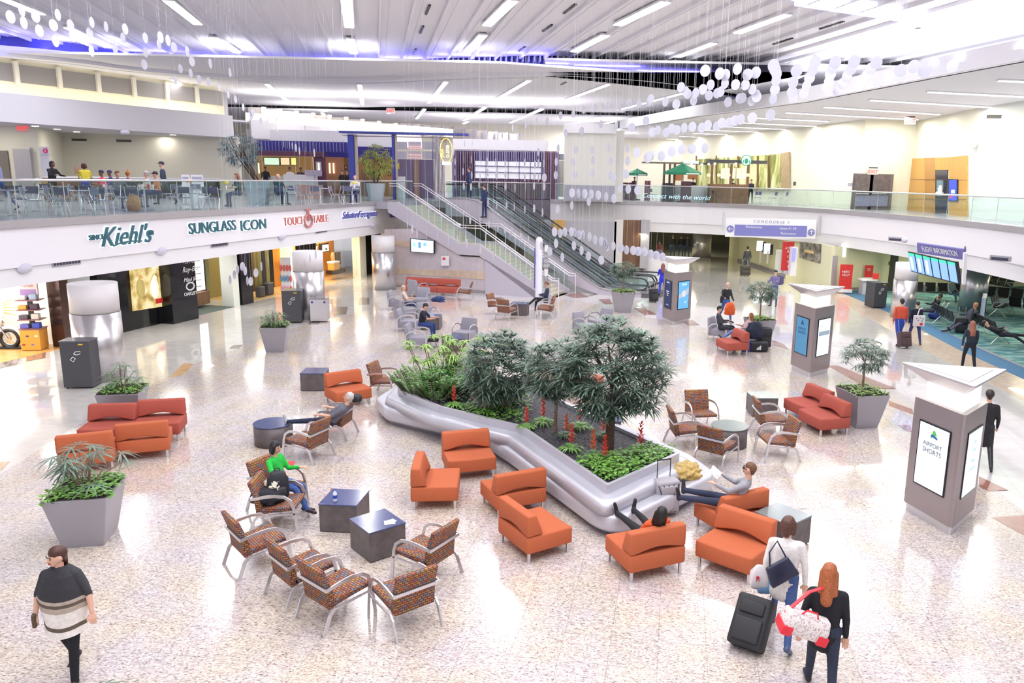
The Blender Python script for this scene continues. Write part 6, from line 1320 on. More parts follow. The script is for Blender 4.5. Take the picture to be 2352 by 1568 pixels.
# ---------------------------------------------------------------- gate seating
BSE = mat('black_gate_vinyl', (.02, .02, .024), .4)
def gatebench(name, n, label):
    r = root(name, (0, 0, 0), 0, label, 'gate seating'); w = .62
    for k in range(n):
        x = (k - (n - 1) / 2) * w
        MB().loft([[(x - .26, -.26, .44), (x + .26, -.26, .44), (x + .26, -.26, .49), (x - .26, -.26, .49)], [(x - .26, .20, .40), (x + .26, .20, .40), (x + .26, .20, .45), (x - .26, .20, .45)]]).build('seat', BSE, r, bevel=.012)
        MB().loft([[(x - .26, .18, .44), (x + .26, .18, .44), (x + .26, .23, .44), (x - .26, .23, .44)], [(x - .26, .34, .90), (x + .26, .34, .90), (x + .26, .385, .89), (x - .26, .385, .89)]]).build('backrest', BSE, r, bevel=.012)
    for k in range(n + 1):
        x = (k - n / 2) * w; MB().tube([(x, .26, .42), (x, .22, .66), (x, -.16, .69), (x, -.20, .64), (x, .10, .46)], .018, 4, flat=.008, up=(1, 0, 0)).build('armrest', ALU, r)
    MB().bar((-n * w / 2, .02, .38), (n * w / 2, .02, .38), .06).build('beam', ALU, r)
    for s in (-1, 1):
        x = s * (n / 2 - .25) * w
        for sy in (-.34, .36): MB().tube([(x, .02, .38), (x, sy, 0)], .02, 6).build('leg', ALU, r)
    return r
GB4 = gatebench('gate_bench', 4, ''); GB3 = gatebench('gate_bench', 3, '')
def putB(proto, pxa, pxb, face, lab):     # ends of the back's top edge
    l, rz = backedge(pxa, pxb, .88, .36, face); return place(proto, l, rz, lab, 'black gate benches')
putB(GB4, (2135, 690), (2200, 722), -1, 'black gate bench carrying the slumped man, back turned')
putB(GB4, (2208, 705), (2315, 752), -1, 'nearest black gate bench, back turned, beside the long-haired woman')
putB(GB4, (2115, 648), (2188, 651), 1, 'far black gate bench between the two round columns')
putB(GB4, (2275, 658), (2370, 666), 1, 'far black gate bench beyond the second column')
putB(GB3, (2282, 632), (2330, 640), 1, 'farthest black gate bench near the yellow wall')
putB(GB3, (2265, 690), (2300, 668), 1, 'gate bench side-on right behind the second column')
putB(GB3, (2330, 682), (2400, 690), -1, 'gate bench cut off by the picture edge')
c = at(2330, 775, .3); sq = root('coffee_table', (c.x + .6, c.y, 0), .3, 'small wire-legged side table beside the sleeping person', 'side table'); MB().lathe([(.32, .42), (.32, .44)], n=24).build('table_top', BSE, sq)
for k in range(4): MB().tube([(0, 0, .42), (.3 * math.cos(k * PI / 2 + .7), .3 * math.sin(k * PI / 2 + .7), 0)], .01, 5).build('leg', ALU, sq)
c = at(2252, 750, 0); pw_ = root('charging_post', (c.x, c.y, 0), .1, 'slim light blue charging post between the gate benches', 'charging post'); MB().box((0, 0, .65), (.14, .12, 1.3)).build('body', mat('post_blue_grey', (.42, .44, .62), .4), pw_, bevel=.02); MB().box((0, -.03, 1.35), (.15, .12, .22)).build('socket_head', WLET, pw_, bevel=.03)

# ---------------------------------------------------------------- signs of the ground floor
def hangsign():
    r = root('direction_sign', (0, 0, 0), 0, 'white and violet concourse direction sign on the fascia with two arrows', 'sign'); Y = 46.0; a = aty(1668, 500, Y); b = aty(1872, 548, Y); cx, cz = (a.x + b.x) / 2, (a.z + b.z) / 2; w, h = b.x - a.x, a.z - b.z
    T = Matrix.Rotation(-.022, 3, 'Y'); rot = .022
    B_ = lambda x0, x1, z0, z1, dy, m_, nm: MB().box(((x0 + x1) / 2 * w + cx, Y - dy, cz + (z0 + z1) / 2 * h - ((x0 + x1) / 2 * w) * .022), ((x1 - x0) * w, .05, (z1 - z0) * h)).build(nm, m_, r)
    B_(-.5, .5, -.5, .5, 0, WLET, 'board'); B_(-.4, .4, -.42, .16, .03, mat('sign_violet', (.20, .20, .52), .5), 'violet_field')
    R_ = (math.cos(rot), 0, -math.sin(rot)); t = lambda s, sz, x, z, m_, al='CENTER': text(s, sz, (cx + x * w, Y - .07, cz + z * h - x * w * .022), R_, (0, 0, 1), m_, r, 'lettering', .004, align=al)
    t('C O N C O U R S E   F', .22, 0, .33, mat('ink_violet', (.25, .25, .5), .5)); t('Restaurants', .2, -.28, .03, WLET, 'LEFT'); t('Gates F1-F9', .2, .28, .02, WLET, 'RIGHT'); t('Restrooms', .2, .28, -.24, WLET, 'RIGHT')
    for x, an in ((-.45, PI), (.45, PI / 2)):
        c_ = Vector((cx + x * w, Y - .06, cz - .12 * h - x * w * .022)); MB().lathe([(.2, 0), (.2, .02)], n=24).build('arrow_disc', mat('sign_violet', (1, 1, 1)), r).name = 'arrow_disc'; o = [q_ for q_ in r.children if q_.name.startswith('arrow_disc')][-1]; o.location = c_; o.rotation_euler = (PI / 2, 0, 0)
        D_ = Vector((math.cos(an), 0, math.sin(an))); q = c_ + Vector((0, -.03, 0)); S_ = Vector((-D_.z, 0, D_.x)); ar = MB(); ar.bar(q - D_ * .13, q + D_ * .13, .035); ar.bar(q + D_ * .13, q + D_ * .02 + S_ * .11, .035); ar.bar(q + D_ * .13, q + D_ * .02 - S_ * .11, .035); ar.build('arrow', WLET, r)
    for x in (-.53, .53): B_(x - .012, x + .012, -.2, .75, 0, ALU, 'bracket')
hangsign()
# flight information screens
Fa, Fb = Vector((14.6, 33.9)), Vector((16.35, 27.9))
fi = root('flight_information_display', (0, 0, 0), 0, 'violet flight information sign over a tilted row of six glowing screens', 'information display')
fd_ = (at(2205, 590, 2.35) - at(2087, 560, 2.35)).normalized()
A0 = aty(2084, 577, 30.5); A1_ = aty(2203, 622, 26.0); L_ = (A1_ - A0); ux = Vector((L_.x, L_.y, 0)).normalized(); nx = Vector((ux.y, -ux.x, 0)); 
if nx.x > 0: nx = -nx
top0 = aty(2084, 576, 29.0); 
TA0, TB0 = aty(2084, 577, 30.0), aty(2195, 601, 27.0); BA0, BB0 = aty(2092, 623, 29.7), aty(2203, 653, 26.7)
for k in range(6):
    f0, f1 = k / 6 + .004, (k + 1) / 6 - .004; Pq = [BA0.lerp(BB0, f0), BA0.lerp(BB0, f1), TA0.lerp(TB0, f1), TA0.lerp(TB0, f0)]; n_ = (Pq[1] - Pq[0]).cross(Pq[3] - Pq[0]).normalized()
    if n_.dot(CAM - Pq[0]) < 0: n_ = -n_
    MB().hexa([q - n_ * .12 for q in Pq], Pq).build('screen_housing', BLACKM, fi); cc = sum(Pq, Vector()) / 4; Q = [cc + (q - cc) * .90 + n_ * .012 for q in Pq]; MB().hexa(Q, [q + n_ * .004 for q in Q]).build('screen', emitm('screen_sky', (.20, .36, .85), .8), fi)
    Z = [Q[3].lerp(Q[0], .14) + n_ * .006, Q[2].lerp(Q[1], .14) + n_ * .006, Q[2] + n_ * .006, Q[3] + n_ * .006]; MB().hexa(Z, [q + n_ * .003 for q in Z]).build('screen_header', emitm('screen_green', (.05, .55, .32), .9), fi)
    if k < 3:
        Z = [Q[3].lerp(Q[0], .9).lerp(Q[2].lerp(Q[1], .9), .25) + n_ * .006, Q[3].lerp(Q[0], .9).lerp(Q[2].lerp(Q[1], .9), .6) + n_ * .006, Q[3].lerp(Q[0], .22).lerp(Q[2].lerp(Q[1], .22), .6) + n_ * .006, Q[3].lerp(Q[0], .22).lerp(Q[2].lerp(Q[1], .22), .25) + n_ * .006]; MB().hexa(Z, [q + n_ * .002 for q in Z]).build('flight_list', emitm('screen_pale', (.6, .7, 1), .9), fi)
S0, S1, S2, S3 = aty(2107, 580, 29.0), aty(2215, 597, 26.6), aty(2214, 573, 26.4), aty(2106, 558, 28.8)
n_ = (S1 - S0).cross(S3 - S0).normalized(); n_ = n_ if n_.dot(CAM - S0) > 0 else -n_
VSI = mat('sign_violet_dark', (.14, .13, .42), .5); MB().hexa([S0, S1, S2, S3], [q - n_ * .06 for q in (S0, S1, S2, S3)]).build('name_board', VSI, fi)
text('FLIGHT INFORMATION', .30, (S0 + S1 + S2 + S3) / 4 + n_ * .02, S1 - S0, S3 - S0, WLET, fi, 'lettering', .004, sx=.60)
MB().bar(aty(2217, 580, 26.4), aty(2213, 652, 26.6), .12, .1, (1, 0, 0)).build('support_post', WHITE, fi); MB().bar(aty(2217, 565, 26.4), aty(2217, 640, 26.6) + Vector((.5, 1, .1)), .05).build('brace', ALU, fi)
# map poster, atm, help point
A_, B_ = (13.0, 49.6), (14.15, 43.8)
ofs = Vector((-.06, -.02, 0))
P = [onwall(x, y, A_, B_) + ofs for x, y in ((1838, 591), (1885, 605), (1887, 560), (1839, 557))]
def mapm(t, b):
    L = t.links.new; tc = t.nodes.new('ShaderNodeTexCoord'); n = nd(t, 'ShaderNodeTexVoronoi', Scale=3.2); L(tc.outputs['Object'], n.inputs['Vector']); r = ramp(t, [(0, (.03, .03, .025)), (.5, (.20, .18, .14)), (.9, (.42, .40, .34))]); L(n.outputs['Distance'], r.inputs[0]); L(r.outputs[0], b.inputs['Base Color']); b.inputs['Roughness'].default_value = .4
mp_ = quadpx('map_poster', P, .03, uvmat('aerial_map', mapm)); tag(mp_, 'large grey aerial map poster on the cream corridor wall', 'poster')
P2 = [onwall(x, y, A_, B_) + ofs * 1.6 for x, y in ((1851, 579), (1872, 583), (1872, 577), (1851, 572))]; quadpx('map_caption', P2, .02, mat('caption_tan', (.70, .52, .25), .5), mp_)
am = root('cash_machine', (0, 0, 0), 0, 'red and white cash machine with large currency signs', 'cash machine'); REDS = mat('sign_red', (.62, .03, .03), .45)
boxpx('red_panel', 1800, 555, 1820, 621, 46.8, .25, REDS, am); boxpx('base', 1800, 621, 1819, 629, 46.8, .3, ALU, am); boxpx('white_wing', 1788, 575, 1800, 627, 47.0, .6, mat('pale_grey_green', (.62, .68, .62), .5), am)
boxpx('machine_body', 1820, 568, 1828, 634, 46.2, .9, WHITE, am); boxpx('machine_screen', 1821, 570, 1826, 600, 46.1, .05, emitm('screen_violet', (.25, .25, .8), .8), am)
for s_, y in (('ATM', 570), ('$', 577), ('\u00a3', 589), ('\u20ac', 601), ('$', 612)):
    q = aty(1810, y, 46.75); text(s_, .16 if s_ == 'ATM' else .22, q, (1, 0, 0), (0, 0, 1), WLET, am, 'lettering', .004)
sc2 = root('wall_screens', (0, 0, 0), 0, 'pair of angled white display screens on thin stands in the corridor', 'display screens')
for x, Y in ((1743, 52.5), (1760, 51.3)): boxpx('screen', x - 4, 553 if x < 1750 else 559, x + 9, 576 if x < 1750 else 583, Y, .06, SCRW, sc2); boxpx('screen_back', x + 9, 556 if x < 1750 else 562, x + 15, 578 if x < 1750 else 585, Y, .5, BLACKM, sc2); boxpx('stand_pole', x + 2, 576, x + 4, 605, Y, .05, ALU, sc2)
def redsign(x0, y0, x1, y1, Y, label, txt=('NEED', 'HELP?'), sz=.17):
    r = root('banner_stand', (0, 0, 0), 0, label, 'banner'); boxpx('banner', x0, y0, x1, y1, Y, .04, REDS, r); boxpx('foot', x0 - 3, y1, x1 + 2, y1 + 8, Y - .1, .3, WHITE, r)
    for i, s_ in enumerate(txt): q = aty((x0 + x1) / 2, y0 + (y1 - y0) * (.30 + i * .13), Y - .03); text(s_, sz, q, (1, 0, 0), (0, 0, 1), WLET, r, 'lettering', .003)
redsign(1931, 607, 1955, 664, 43.0, 'large red help banner with white letters against the cream wall'); redsign(1988, 609, 2004, 637, 44.2, 'smaller red help banner behind the service desk', ('NEED', 'HELP'), .09)
dk = root('service_desk', (0, 0, 0), 0, 'small white service desk with leaflets under the red banner', 'desk'); boxpx('desk_body', 1983, 645, 2014, 680, 42.6, .6, mat('desk_grey', (.55, .52, .56), .5), dk); boxpx('desk_top', 1981, 642, 2016, 646, 42.5, .8, WHITE, dk); boxpx('leaflet_holder', 2007, 628, 2018, 641, 42.6, .1, REDS, dk)
for x in (1938, 2017): 
    sc3 = boxpx('wall_lamp', x - 4, 560, x + 4, 590, 45.0 if x > 2000 else 43.9, .08, emitm('sconce', (1, .98, .75), 3)); tag(sc3, 'glowing cream wall lamp ' + ('nearer the map corner' if x < 2000 else 'nearer the black bin'), 'wall lamp')
ex = boxpx('exit_plate', 2041, 600, 2048, 608, 44.7, .03, mat('plate_green', (.25, .42, .18), .5)); tag(ex, 'small green notice plate on the wall by the dark doorway', 'sign')
dd = boxpx('door_2', 2048, 578, 2056, 668, 44.4, .1, mat('dark_frame', (.06, .055, .05), .5)); dd['kind'] = 'structure'
# direction totem at the stair foot
c = at(1237, 701, 0); tt = root('direction_totem', (c.x, c.y, 0), 0, 'tall white direction totem with dark sign panel at the stair foot', 'sign'); h = aty(1236, 548, c.y).z
MB().lathe([(.17, 0), (.16, .02), (.16, h - .12), (.14, h), (.05, h + .08)], n=24).build('white_post', mat('totem_white', (.76, .76, .88), .35), tt, smooth=True); MB().lathe([(.5, 0), (.5, .03)], n=28).build('base_plate', ALU, tt)
for sx, w, m_ in ((.33, .22, mat('totem_panel', (.33, .33, .36), .4)), (-.20, .05, VSI)): MB().box((sx, 0, h * .56), (w, .08, h * .60)).build('sign_panel', m_, tt)
for i, z in enumerate((.86, .5)): MB().box((.34, -.05, h * z), (.17, .02, .30)).build('white_plate', WLET, tt)
for i, z in enumerate((.74, .67, .60, .43, .36)): q = Vector((c.x + .34, c.y - .06, h * z)); text(('F1', 'F5', 'WC', 'E', '<')[i], .2, q, (1, 0, 0), (0, 0, 1), WLET, tt, 'lettering', .003)
# monitor and notice on the stair wall
tv = root('wall_screen', (0, 0, 0), 0, 'flat television on the stone stair wall showing a bright match', 'television'); 
P = [OW(x, y) - n3 * .02 for x, y in ((945, 578), (1000, 582), (1000, 552), (944, 547))]; MB().hexa(P, [p - n3 * .08 for p in P]).build('housing', BLACKM, tv); cc = sum(P, Vector()) / 4; Q = [cc + (p - cc) * .92 - n3 * .083 for p in P]; MB().hexa(Q, [p - n3 * .004 for p in Q]).build('screen', emitm('screen_pale2', (.60, .80, .92), 1.0), tv)
for (dx, dz, w, hh, m_) in ((-.1, .05, .22, .5, emitm('screen_figure', (.08, .25, .45), .8)), (.25, .1, .3, .25, emitm('screen_figure2', (.2, .4, .55), .8)), (-.42, .05, .2, .4, emitm('screen_figure3', (.3, .55, .6), .8))): MB().box(cc + u3 * dx - n3 * .09 + Vector((0, 0, dz)), (w, .01, hh * .6)).build('screen_figure', m_, tv)
P = [OW(x, y) - n3 * .01 for x, y in ((1014, 610), (1032, 610), (1032, 588), (1014, 588))]; nb = MB().hexa(P, [p - n3 * .03 for p in P]).build('notice', WHITE); tag(nb, 'white paper notice under the television on the stair wall', 'poster'); cc = sum(P, Vector()) / 4; MB().box(cc - n3 * .035 + Vector((0, 0, .12)), (.25, .01, .12)).build('picture_block', REDS, nb)
# ---------------------------------------------------------------- fascia lettering
n_f = Vector((.9826, -.1855, 0)); d_f = Vector((.1855, .9826, 0)); HALO = emitm('sign_halo', (.85, .95, 1.0), 1.6); HALOP = emitm('sign_halo_warm', (1, .95, .95), 1.4)
SGB = mat('sign_navy', (.03, .13, .17), .4); SGR = mat('sign_dusty_red', (.55, .20, .19), .4)
def fas(px, py, o=.17): p = onwall(px, py, (LP(12) + .14, 12 - .03), (LP(45.3) + .14, 45.3 - .03)); return p + n_f * o
def fsign(r, s, px, py, size, m, halo=HALO, shear=0, sx=1.0):
    p = fas(px, py, .05); text(s, size, p, d_f, (0, 0, 1), m, r, 'lettering', .03, 0, 'CENTER', shear, sx); text(s, size, p - n_f * .035, d_f, (0, 0, 1), halo, r, 'halo', .004, .035 * size, 'CENTER', shear, sx)
def stroke(r, pts, m, w=.02, nm='sign_stroke'):
    P = [fas(x, y, .05) for x, y in pts]; MB().tube(P, w, 6).build(nm, m, r); MB().tube([p - n_f * .04 for p in P], w * 1.8, 6).build('halo', HALO, r)
r = root('shop_sign', (0, 0, 0), 0, 'dark green backlit script sign with swash, smallest words beside it', 'sign'); fsign(r, "Kiehl's", 286, 542, .85, SGB, shear=.45, sx=.95); stroke(r, [(256, 565), (275, 557), (300, 553), (322, 553)], SGB, .03)
fsign(r, 'SINCE', 219, 545, .22, SGB, sx=1.0); fsign(r, '1851', 342, 535, .20, SGB, sx=.8)
r = root('shop_sign', (0, 0, 0), 0, 'blue outlined sunglass shop sign with halo light', 'sign'); fsign(r, 'SUNGLASS', 487, 522, .56, SGB, sx=1.02); fsign(r, 'ICON', 580, 517, .58, SGB, sx=1.2)
r = root('shop_sign', (0, 0, 0), 0, 'dusty red sign with a ring symbol between two words', 'sign'); fsign(r, 'TOUCH', 674, 508, .50, SGR, HALOP, sx=.98); fsign(r, 'TABLE', 734, 503, .50, SGR, HALOP, sx=1.0)
P = fas(706, 507, .06); MB().tube([P + (d_f * math.cos(t) + Vector((0, 0, 1)) * math.sin(t) * .8) * .34 for t in [PI / 2 + .45 + i * (2 * PI - .9) / 20 for i in range(21)]], .05, 6).build('ring_symbol', SGR, r); MB().bar(P, P + Vector((0, 0, .42)), .09).build('ring_bar', SGR, r); MB().bar(P + d_f * -.22 + Vector((0, 0, .5)), P + d_f * .22 + Vector((0, 0, .5)), .08).build('ring_cap', SGR, r)
r = root('shop_sign', (0, 0, 0), 0, 'navy handwritten signature sign on the white fascia', 'sign'); fsign(r, 'Salvatore', 803, 494, .50, VSI, shear=.5, sx=.95); fsign(r, 'Ferragamo', 842, 491, .50, VSI, shear=.5, sx=1.0)
r = root('shop_sign', (0, 0, 0), 0, 'square bracket symbol with pale word at the fascia end', 'sign'); fsign(r, 'CLINTON', 918, 486, .42, mat('sign_pale_blue', (.45, .55, .68), .4), sx=1.5)
for a, b_ in (((895, 477), (906, 477)), ((895, 476), (896, 498)), ((895, 497), (906, 497))): MB().bar(fas(*a, .06), fas(*b_, .06), .10).build('bracket', VSI, r)
MB().bar(fas(902, 482, .06), fas(903, 493, .06), .08).build('gold_bar', mat('gold', (.7, .45, .12), .3, .8), r)
# vents and speakers on the lower band
def onband(px, py, o=.05): p = onwall(px, py, (LP(12), 12), (LP(45.3), 45.3)); return p + n_f * o
for i, (x0, y0, x1, y1, l) in enumerate([(115, 606, 180, 598, 'nearest the round column'), (481, 563, 520, 558, 'below the blue sunglass sign'), (722, 532, 748, 528, 'below the dusty red sign')]):
    a, b_ = onband(x0, y0), onband(x1, y1); g = root('air_vent', (0, 0, 0), 0, 'grey slotted air vent under the fascia ' + l, 'vent'); MB().bar(a, b_, .06, .20, (0, 0, 1)).build('frame', mat('vent_grey', (.42, .40, .46), .4), g)
    n = 9
    for k in range(n): q = a.lerp(b_, (k + .7) / (n + .4)) + n_f * .04; MB().bar(q - d_f * .035 * (b_ - a).length, q + d_f * .035 * (b_ - a).length, .01, .12).build('slot', mat('slot_dark', (.05, .05, .09), .5), g)
for x, y, l in ((49, 615, 'nearest the picture edge'), (364, 576, 'below the green script sign'), (642, 543, 'over the luggage shop'), (852, 517, 'below the signature sign')):
    q = onband(x, y, .1); o = MB().ball((0, 0, 0), (.13, .24, .14), 16, 10).build('speaker_dome', mat('speaker_white', (.62, .60, .72), .5), None, smooth=True); o.location = q; o.rotation_euler = (0, 0, math.atan2(d_f.y, d_f.x) - PI / 2); tag(o, 'white oval loudspeaker under the fascia ' + l, 'speaker')
for x, y, Yd, l in ((2058, 549, 38, 'with a round camera beside it'), (2298, 593, 29.5, 'near the picture edge')):
    q = aty(x, y, Yd); g = root('air_vent', q, -.9, 'grey box vent under the curved fascia ' + l, 'vent'); MB().box((0, 0, 0), (.75, .12, .2)).build('frame', mat('vent_grey', (1, 1, 1)), g); MB().box((0, -.07, -.02), (.62, .02, .1)).build('slot', mat('slot_dark', (1, 1, 1)), g)
q = aty(2078, 551, 37.6); o = MB().ball((0, 0, 0), .15, 14, 8).build('dome_camera', mat('speaker_white', (1, 1, 1)), None, smooth=True); o.location = q; tag(o, 'white dome camera under the curved fascia', 'camera')
# ---------------------------------------------------------------- shop fronts
def sp_(px, py, o=0.0): p = onwall(px, py, tuple(shop(14)), tuple(shop(50))); return p
def spanel(name, pts, th, m, parent=None, o=.06):
    P = [sp_(*q) - Vector((SN.x, SN.y, 0)) * o for q in pts]; return MB().hexa(P, [p - Vector((SN.x, SN.y, 0)) * th for p in P]).build(name, m, parent)
dsn = Vector((-SN.x, -SN.y, 0)); dsd = Vector((SD.x, SD.y, 0))
po = root('light_poster', (0, 0, 0), 0, 'glowing golden poster of two people in the black stone wall', 'poster')
def goldm(t, b):
    L = t.links.new; tc = t.nodes.new('ShaderNodeTexCoord'); n = nd(t, 'ShaderNodeTexNoise', Scale=2.3, Detail=3.0); L(tc.outputs['Object'], n.inputs['Vector']); r = ramp(t, [(.35, (.35, .22, .05)), (.48, (.80, .58, .20)), (.6, (1, .88, .50)), (.7, (1, .96, .8))]); L(n.outputs['Fac'], r.inputs[0]); L(r.outputs[0], b.inputs['Emission Color']); b.inputs['Emission Strength'].default_value = .9; b.inputs['Base Color'].default_value = (.05, .04, .02, 1)
spanel('poster_sheet', [(301, 714), (372, 703), (366, 608), (293, 616)], .03, uvmat('gold_poster', goldm), po)
def fig(cx, cy, s, m1, m2, m3):
    for (dx, dy, rx, ry, mm) in ((0, 0, 5, 7, m1), (0, -3, 6, 5, m2), (0, 24, 12, 20, m3)):
        c = sp_(cx + dx * s, cy + dy * s) + dsn * .10; k = (sp_(cx + 10, cy) - sp_(cx, cy)).length / 10; MB().ball(c, (rx * s * k * .4, rx * s * k, ry * s * k), 12, 8).build('poster_figure', mm, po)
fig(318, 640, .9, emitm('fig_skin', (.9, .65, .4), .8), emitm('fig_hair', (.45, .25, .08), .7), emitm('fig_jacket', (.30, .24, .08), .7)); fig(350, 640, .9, emitm('fig_skin', (1, 1, 1), .8), emitm('fig_blonde', (1, .88, .55), .9), emitm('fig_dress', (.95, .80, .55), .85))
spanel('red_patch', [(352, 697), (369, 694), (368, 683), (351, 686)], .02, REDS, po, .12)
pn = root('brand_panel', (0, 0, 0), 0, 'black glossy pier with four stacked white sunglass names', 'sign')
for s_, y, sz, sh in (('TOM FORD', 601, .17, 0), ('Ray-Ban', 618, .30, .3), ('Maui Jim', 641, .24, .4), ('OAKLEY', 674, .20, 0)):
    q = onwall(437, y, tuple(shop(14) - SN * .55), tuple(shop(50) - SN * .55)) + dsn * .02; text(s_, sz, q, dsd, (0, 0, 1), WLET, pn, 'lettering', .004, shear=sh)
q = onwall(436, 657, tuple(shop(14) - SN * .55), tuple(shop(50) - SN * .55)) + dsn * .02; MB().tube([q + (dsd * math.cos(t) * .22 + Vector((0, 0, 1)) * math.sin(t) * .15) for t in [2 * PI * i / 20 for i in range(21)]], .03, 6).build('oval_logo', WLET, pn)
lw = root('lit_shelf_wall', (0, 0, 0), 0, 'glowing white display wall over a brown drawer cabinet', 'shop display')
a = shop(31.7) + SN * 1.2; b_ = shop(34.1) + SN * 1.2; MB().bar((a.x, a.y, 1.75), (b_.x, b_.y, 1.75), .1, 2.0).build('lit_panel', emitm('shelf_glow', (.98, 1, .95), 1.6), lw); MB().bar((a.x, a.y, .42), (b_.x, b_.y, .42), .5, .55).build('drawer_cabinet', WOODD, lw)
for k in range(6):
    for j in range(3): t_ = a.lerp(b_, .2 + j * .3); MB().box((t_.x + .1, t_.y, .95 + k * .28), (.16, .3, .03)).build('glasses_shelf', mat('shelf_grey', (.40, .40, .42), .4), lw)
# first shop: display window, motorcycle, goods tower
wdw = root('display_window', (0, 0, 0), 0, 'bright white display window of the first shop', 'shop display'); a = shop(21.9) + SN * 2.0; b_ = shop(25.3) + SN * 2.0; MB().bar((a.x, a.y, 1.75), (b_.x, b_.y, 1.75), .08, 1.7).build('lit_panel', emitm('window_glow', (.95, .98, 1), 1.5), wdw)
for k, (t_, z, c_) in enumerate(((.35, 1.15, (.45, .62, .72)), (.7, 1.05, (.5, .65, .75)), (.55, 1.6, (.6, .62, .66)))): q = a.lerp(b_, t_); MB().lathe([(.16, 0), (.18, .2), (.06, .34)], (q.x + .15, q.y, z), 14).build('jar', mat('jar_%d' % k, c_, .3), wdw, smooth=True)
pst = root('shop_post', (0, 0, 0), 0, 'dark bronze post at the edge of the first shop', 'post'); a = shop(25.7); MB().box((a.x, a.y, 1.38), (.5, .35, 2.74), rz=-.2).build('post_body', mat('bronze_dark', (.10, .06, .05), .2, .7), pst)
gt = root('goods_tower', (0, 0, 0), 0, 'orange-based display tower stacked with travel goods and a red-lettered top', 'display stand'); c = at(82, 802, 0); gt.location = (c.x, c.y, 0); gt.rotation_euler = (0, 0, .2)
MB().box((0, 0, .36), (.58, .58, .66)).build('base_box', mat('display_orange', (.72, .32, .05), .5), gt, bevel=.01); MB().box((0, 0, .02), (.5, .5, .04)).build('foot', BLACKM, gt); MB().box((0, 0, 1.2), (.12, .12, 1.1)).build('spine', DARKG, gt)
for k, z in enumerate((.72, 1.02, 1.34, 1.66)):
    MB().box((0, 0, z), (.66, .5, .03)).build('shelf', mat('shelf_plum', (.28, .12, .14), .5), gt)
    for j, (x, w, h, cc) in enumerate(((-.18, .26, .14, ((.12, .12, .45), (.10, .08, .10), (.70, .35, .06), (.72, .68, .60))[k]), (.16, .22, .18, ((.05, .08, .4), (.6, .55, .5), (.08, .05, .08), (.35, .45, .55))[k]))): MB().box((x, -.08, z + .015 + h / 2), (w, .2, h)).build('goods_box', cloth(cc, .5), gt, bevel=.02)
MB().box((0, 0, 2.02), (.56, .08, .62)).build('top_card', mat('card_pale', (.72, .62, .60), .6), gt)
for s_, z in (("KIEHL'S", 2.25), ('TO-GO', 2.12)): text(s_, .11, Vector((c.x, c.y, z)) + Matrix.Rotation(.2, 3, 'Z') @ Vector((0, -.045, 0)), (math.cos(.2), math.sin(.2), 0), (0, 0, 1), TXTR, gt, 'lettering', .003)
MB().box((0, -.042, 1.88), (.46, .01, .26)).build('card_picture', mat('card_violet', (.35, .22, .45), .6), gt)
for k in range(6): MB().ball((-.2 + .13 * (k % 4), -.292, .22 + .28 * (k % 2)), (.05, .004, .035), 8, 5).build('sticker', cloth(((.7, .7, .65), (.5, .08, .08), (.15, .15, .4))[k % 3], .5), gt)
mc = root('motorcycle', (0, 0, 0), 0, 'white and maroon motorcycle with chrome wheel at the shop entrance', 'motorcycle'); c = at(22, 800, 0); mc.location = (c.x + .05, c.y, 0); mc.rotation_euler = (0, 0, .1)
def torus(c, R, r, n=28, k=8): return MB().tube([(c[0] + R * math.cos(2 * PI * i / n), c[1], c[2] + R * math.sin(2 * PI * i / n)) for i in range(n + 1)], r, k, up=(0, 1, 0))
for x in (0, -1.5):
    torus((x, 0, .34), .28, .065).build('tyre', BLACKM, mc, smooth=True); torus((x, 0, .34), .21, .018).build('wheel_rim', CHROME, mc, smooth=True); MB().lathe([(.05, -.06), (.05, .06)], n=12).build('hub', CHROME, mc).location = (x, 0, .34)
    for k in range(10): MB().tube([(x, 0, .34), (x + .2 * math.cos(k * PI / 5), 0, .34 + .2 * math.sin(k * PI / 5))], .006, 4).build('spoke', CHROME, mc)
MB().tube([(.28 * math.cos(t) * 1.2, 0, .36 + .30 * math.sin(t) * 1.2) for t in [2.6 - i * .26 for i in range(11)]], .09, 6, flat=.03, up=(0, 1, 0)).build('fender', mat('motor_white', (.78, .76, .78), .2), mc, smooth=True)
for sy in (-1, 1): MB().tube([(0, sy * .09, .34), (-.28, sy * .09, .86), (-.36, sy * .09, 1.02)], .025, 8).build('fork', CHROME, mc)
MB().ball((-.20, 0, .88), (.10, .11, .11), 14, 10).build('headlight', CHROME, mc, smooth=True); MB().ball((-.75, 0, .84), (.34, .16, .15), 16, 10).build('fuel_tank', mat('motor_maroon', (.10, .02, .05), .2), mc, smooth=True); MB().ball((-1.2, 0, .76), (.32, .15, .08), 14, 8).build('seat', BLACKM, mc, smooth=True)
MB().box((-.75, 0, .46), (.45, .28, .36)).build('engine', CHROME, mc, bevel=.05); MB().tube([(-.36, 0, 1.02), (-.4, -.3, 1.1), (-.55, -.38, 1.04)], .015, 6).build('handlebar', CHROME, mc); MB().box((.05, 0, .05), (.8, .4, .06)).build('stand', BLACKM, mc)
for k in range(5): MB().loft([[(-.25, .3 + y, 1.15 + .08 * k + z) for y, z in ((-.02, -.02), (.02, -.02), (.02, .02), (-.02, .02))], [(.28 + .05 * (k % 3), .25 + y, 1.05 + .16 * k + z) for y, z in ((-.002, -.002), (.002, -.002), (.002, .002), (-.002, .002))]]).build('paper_ray', mat('ray_gold', (.62, .40, .10), .6), mc)
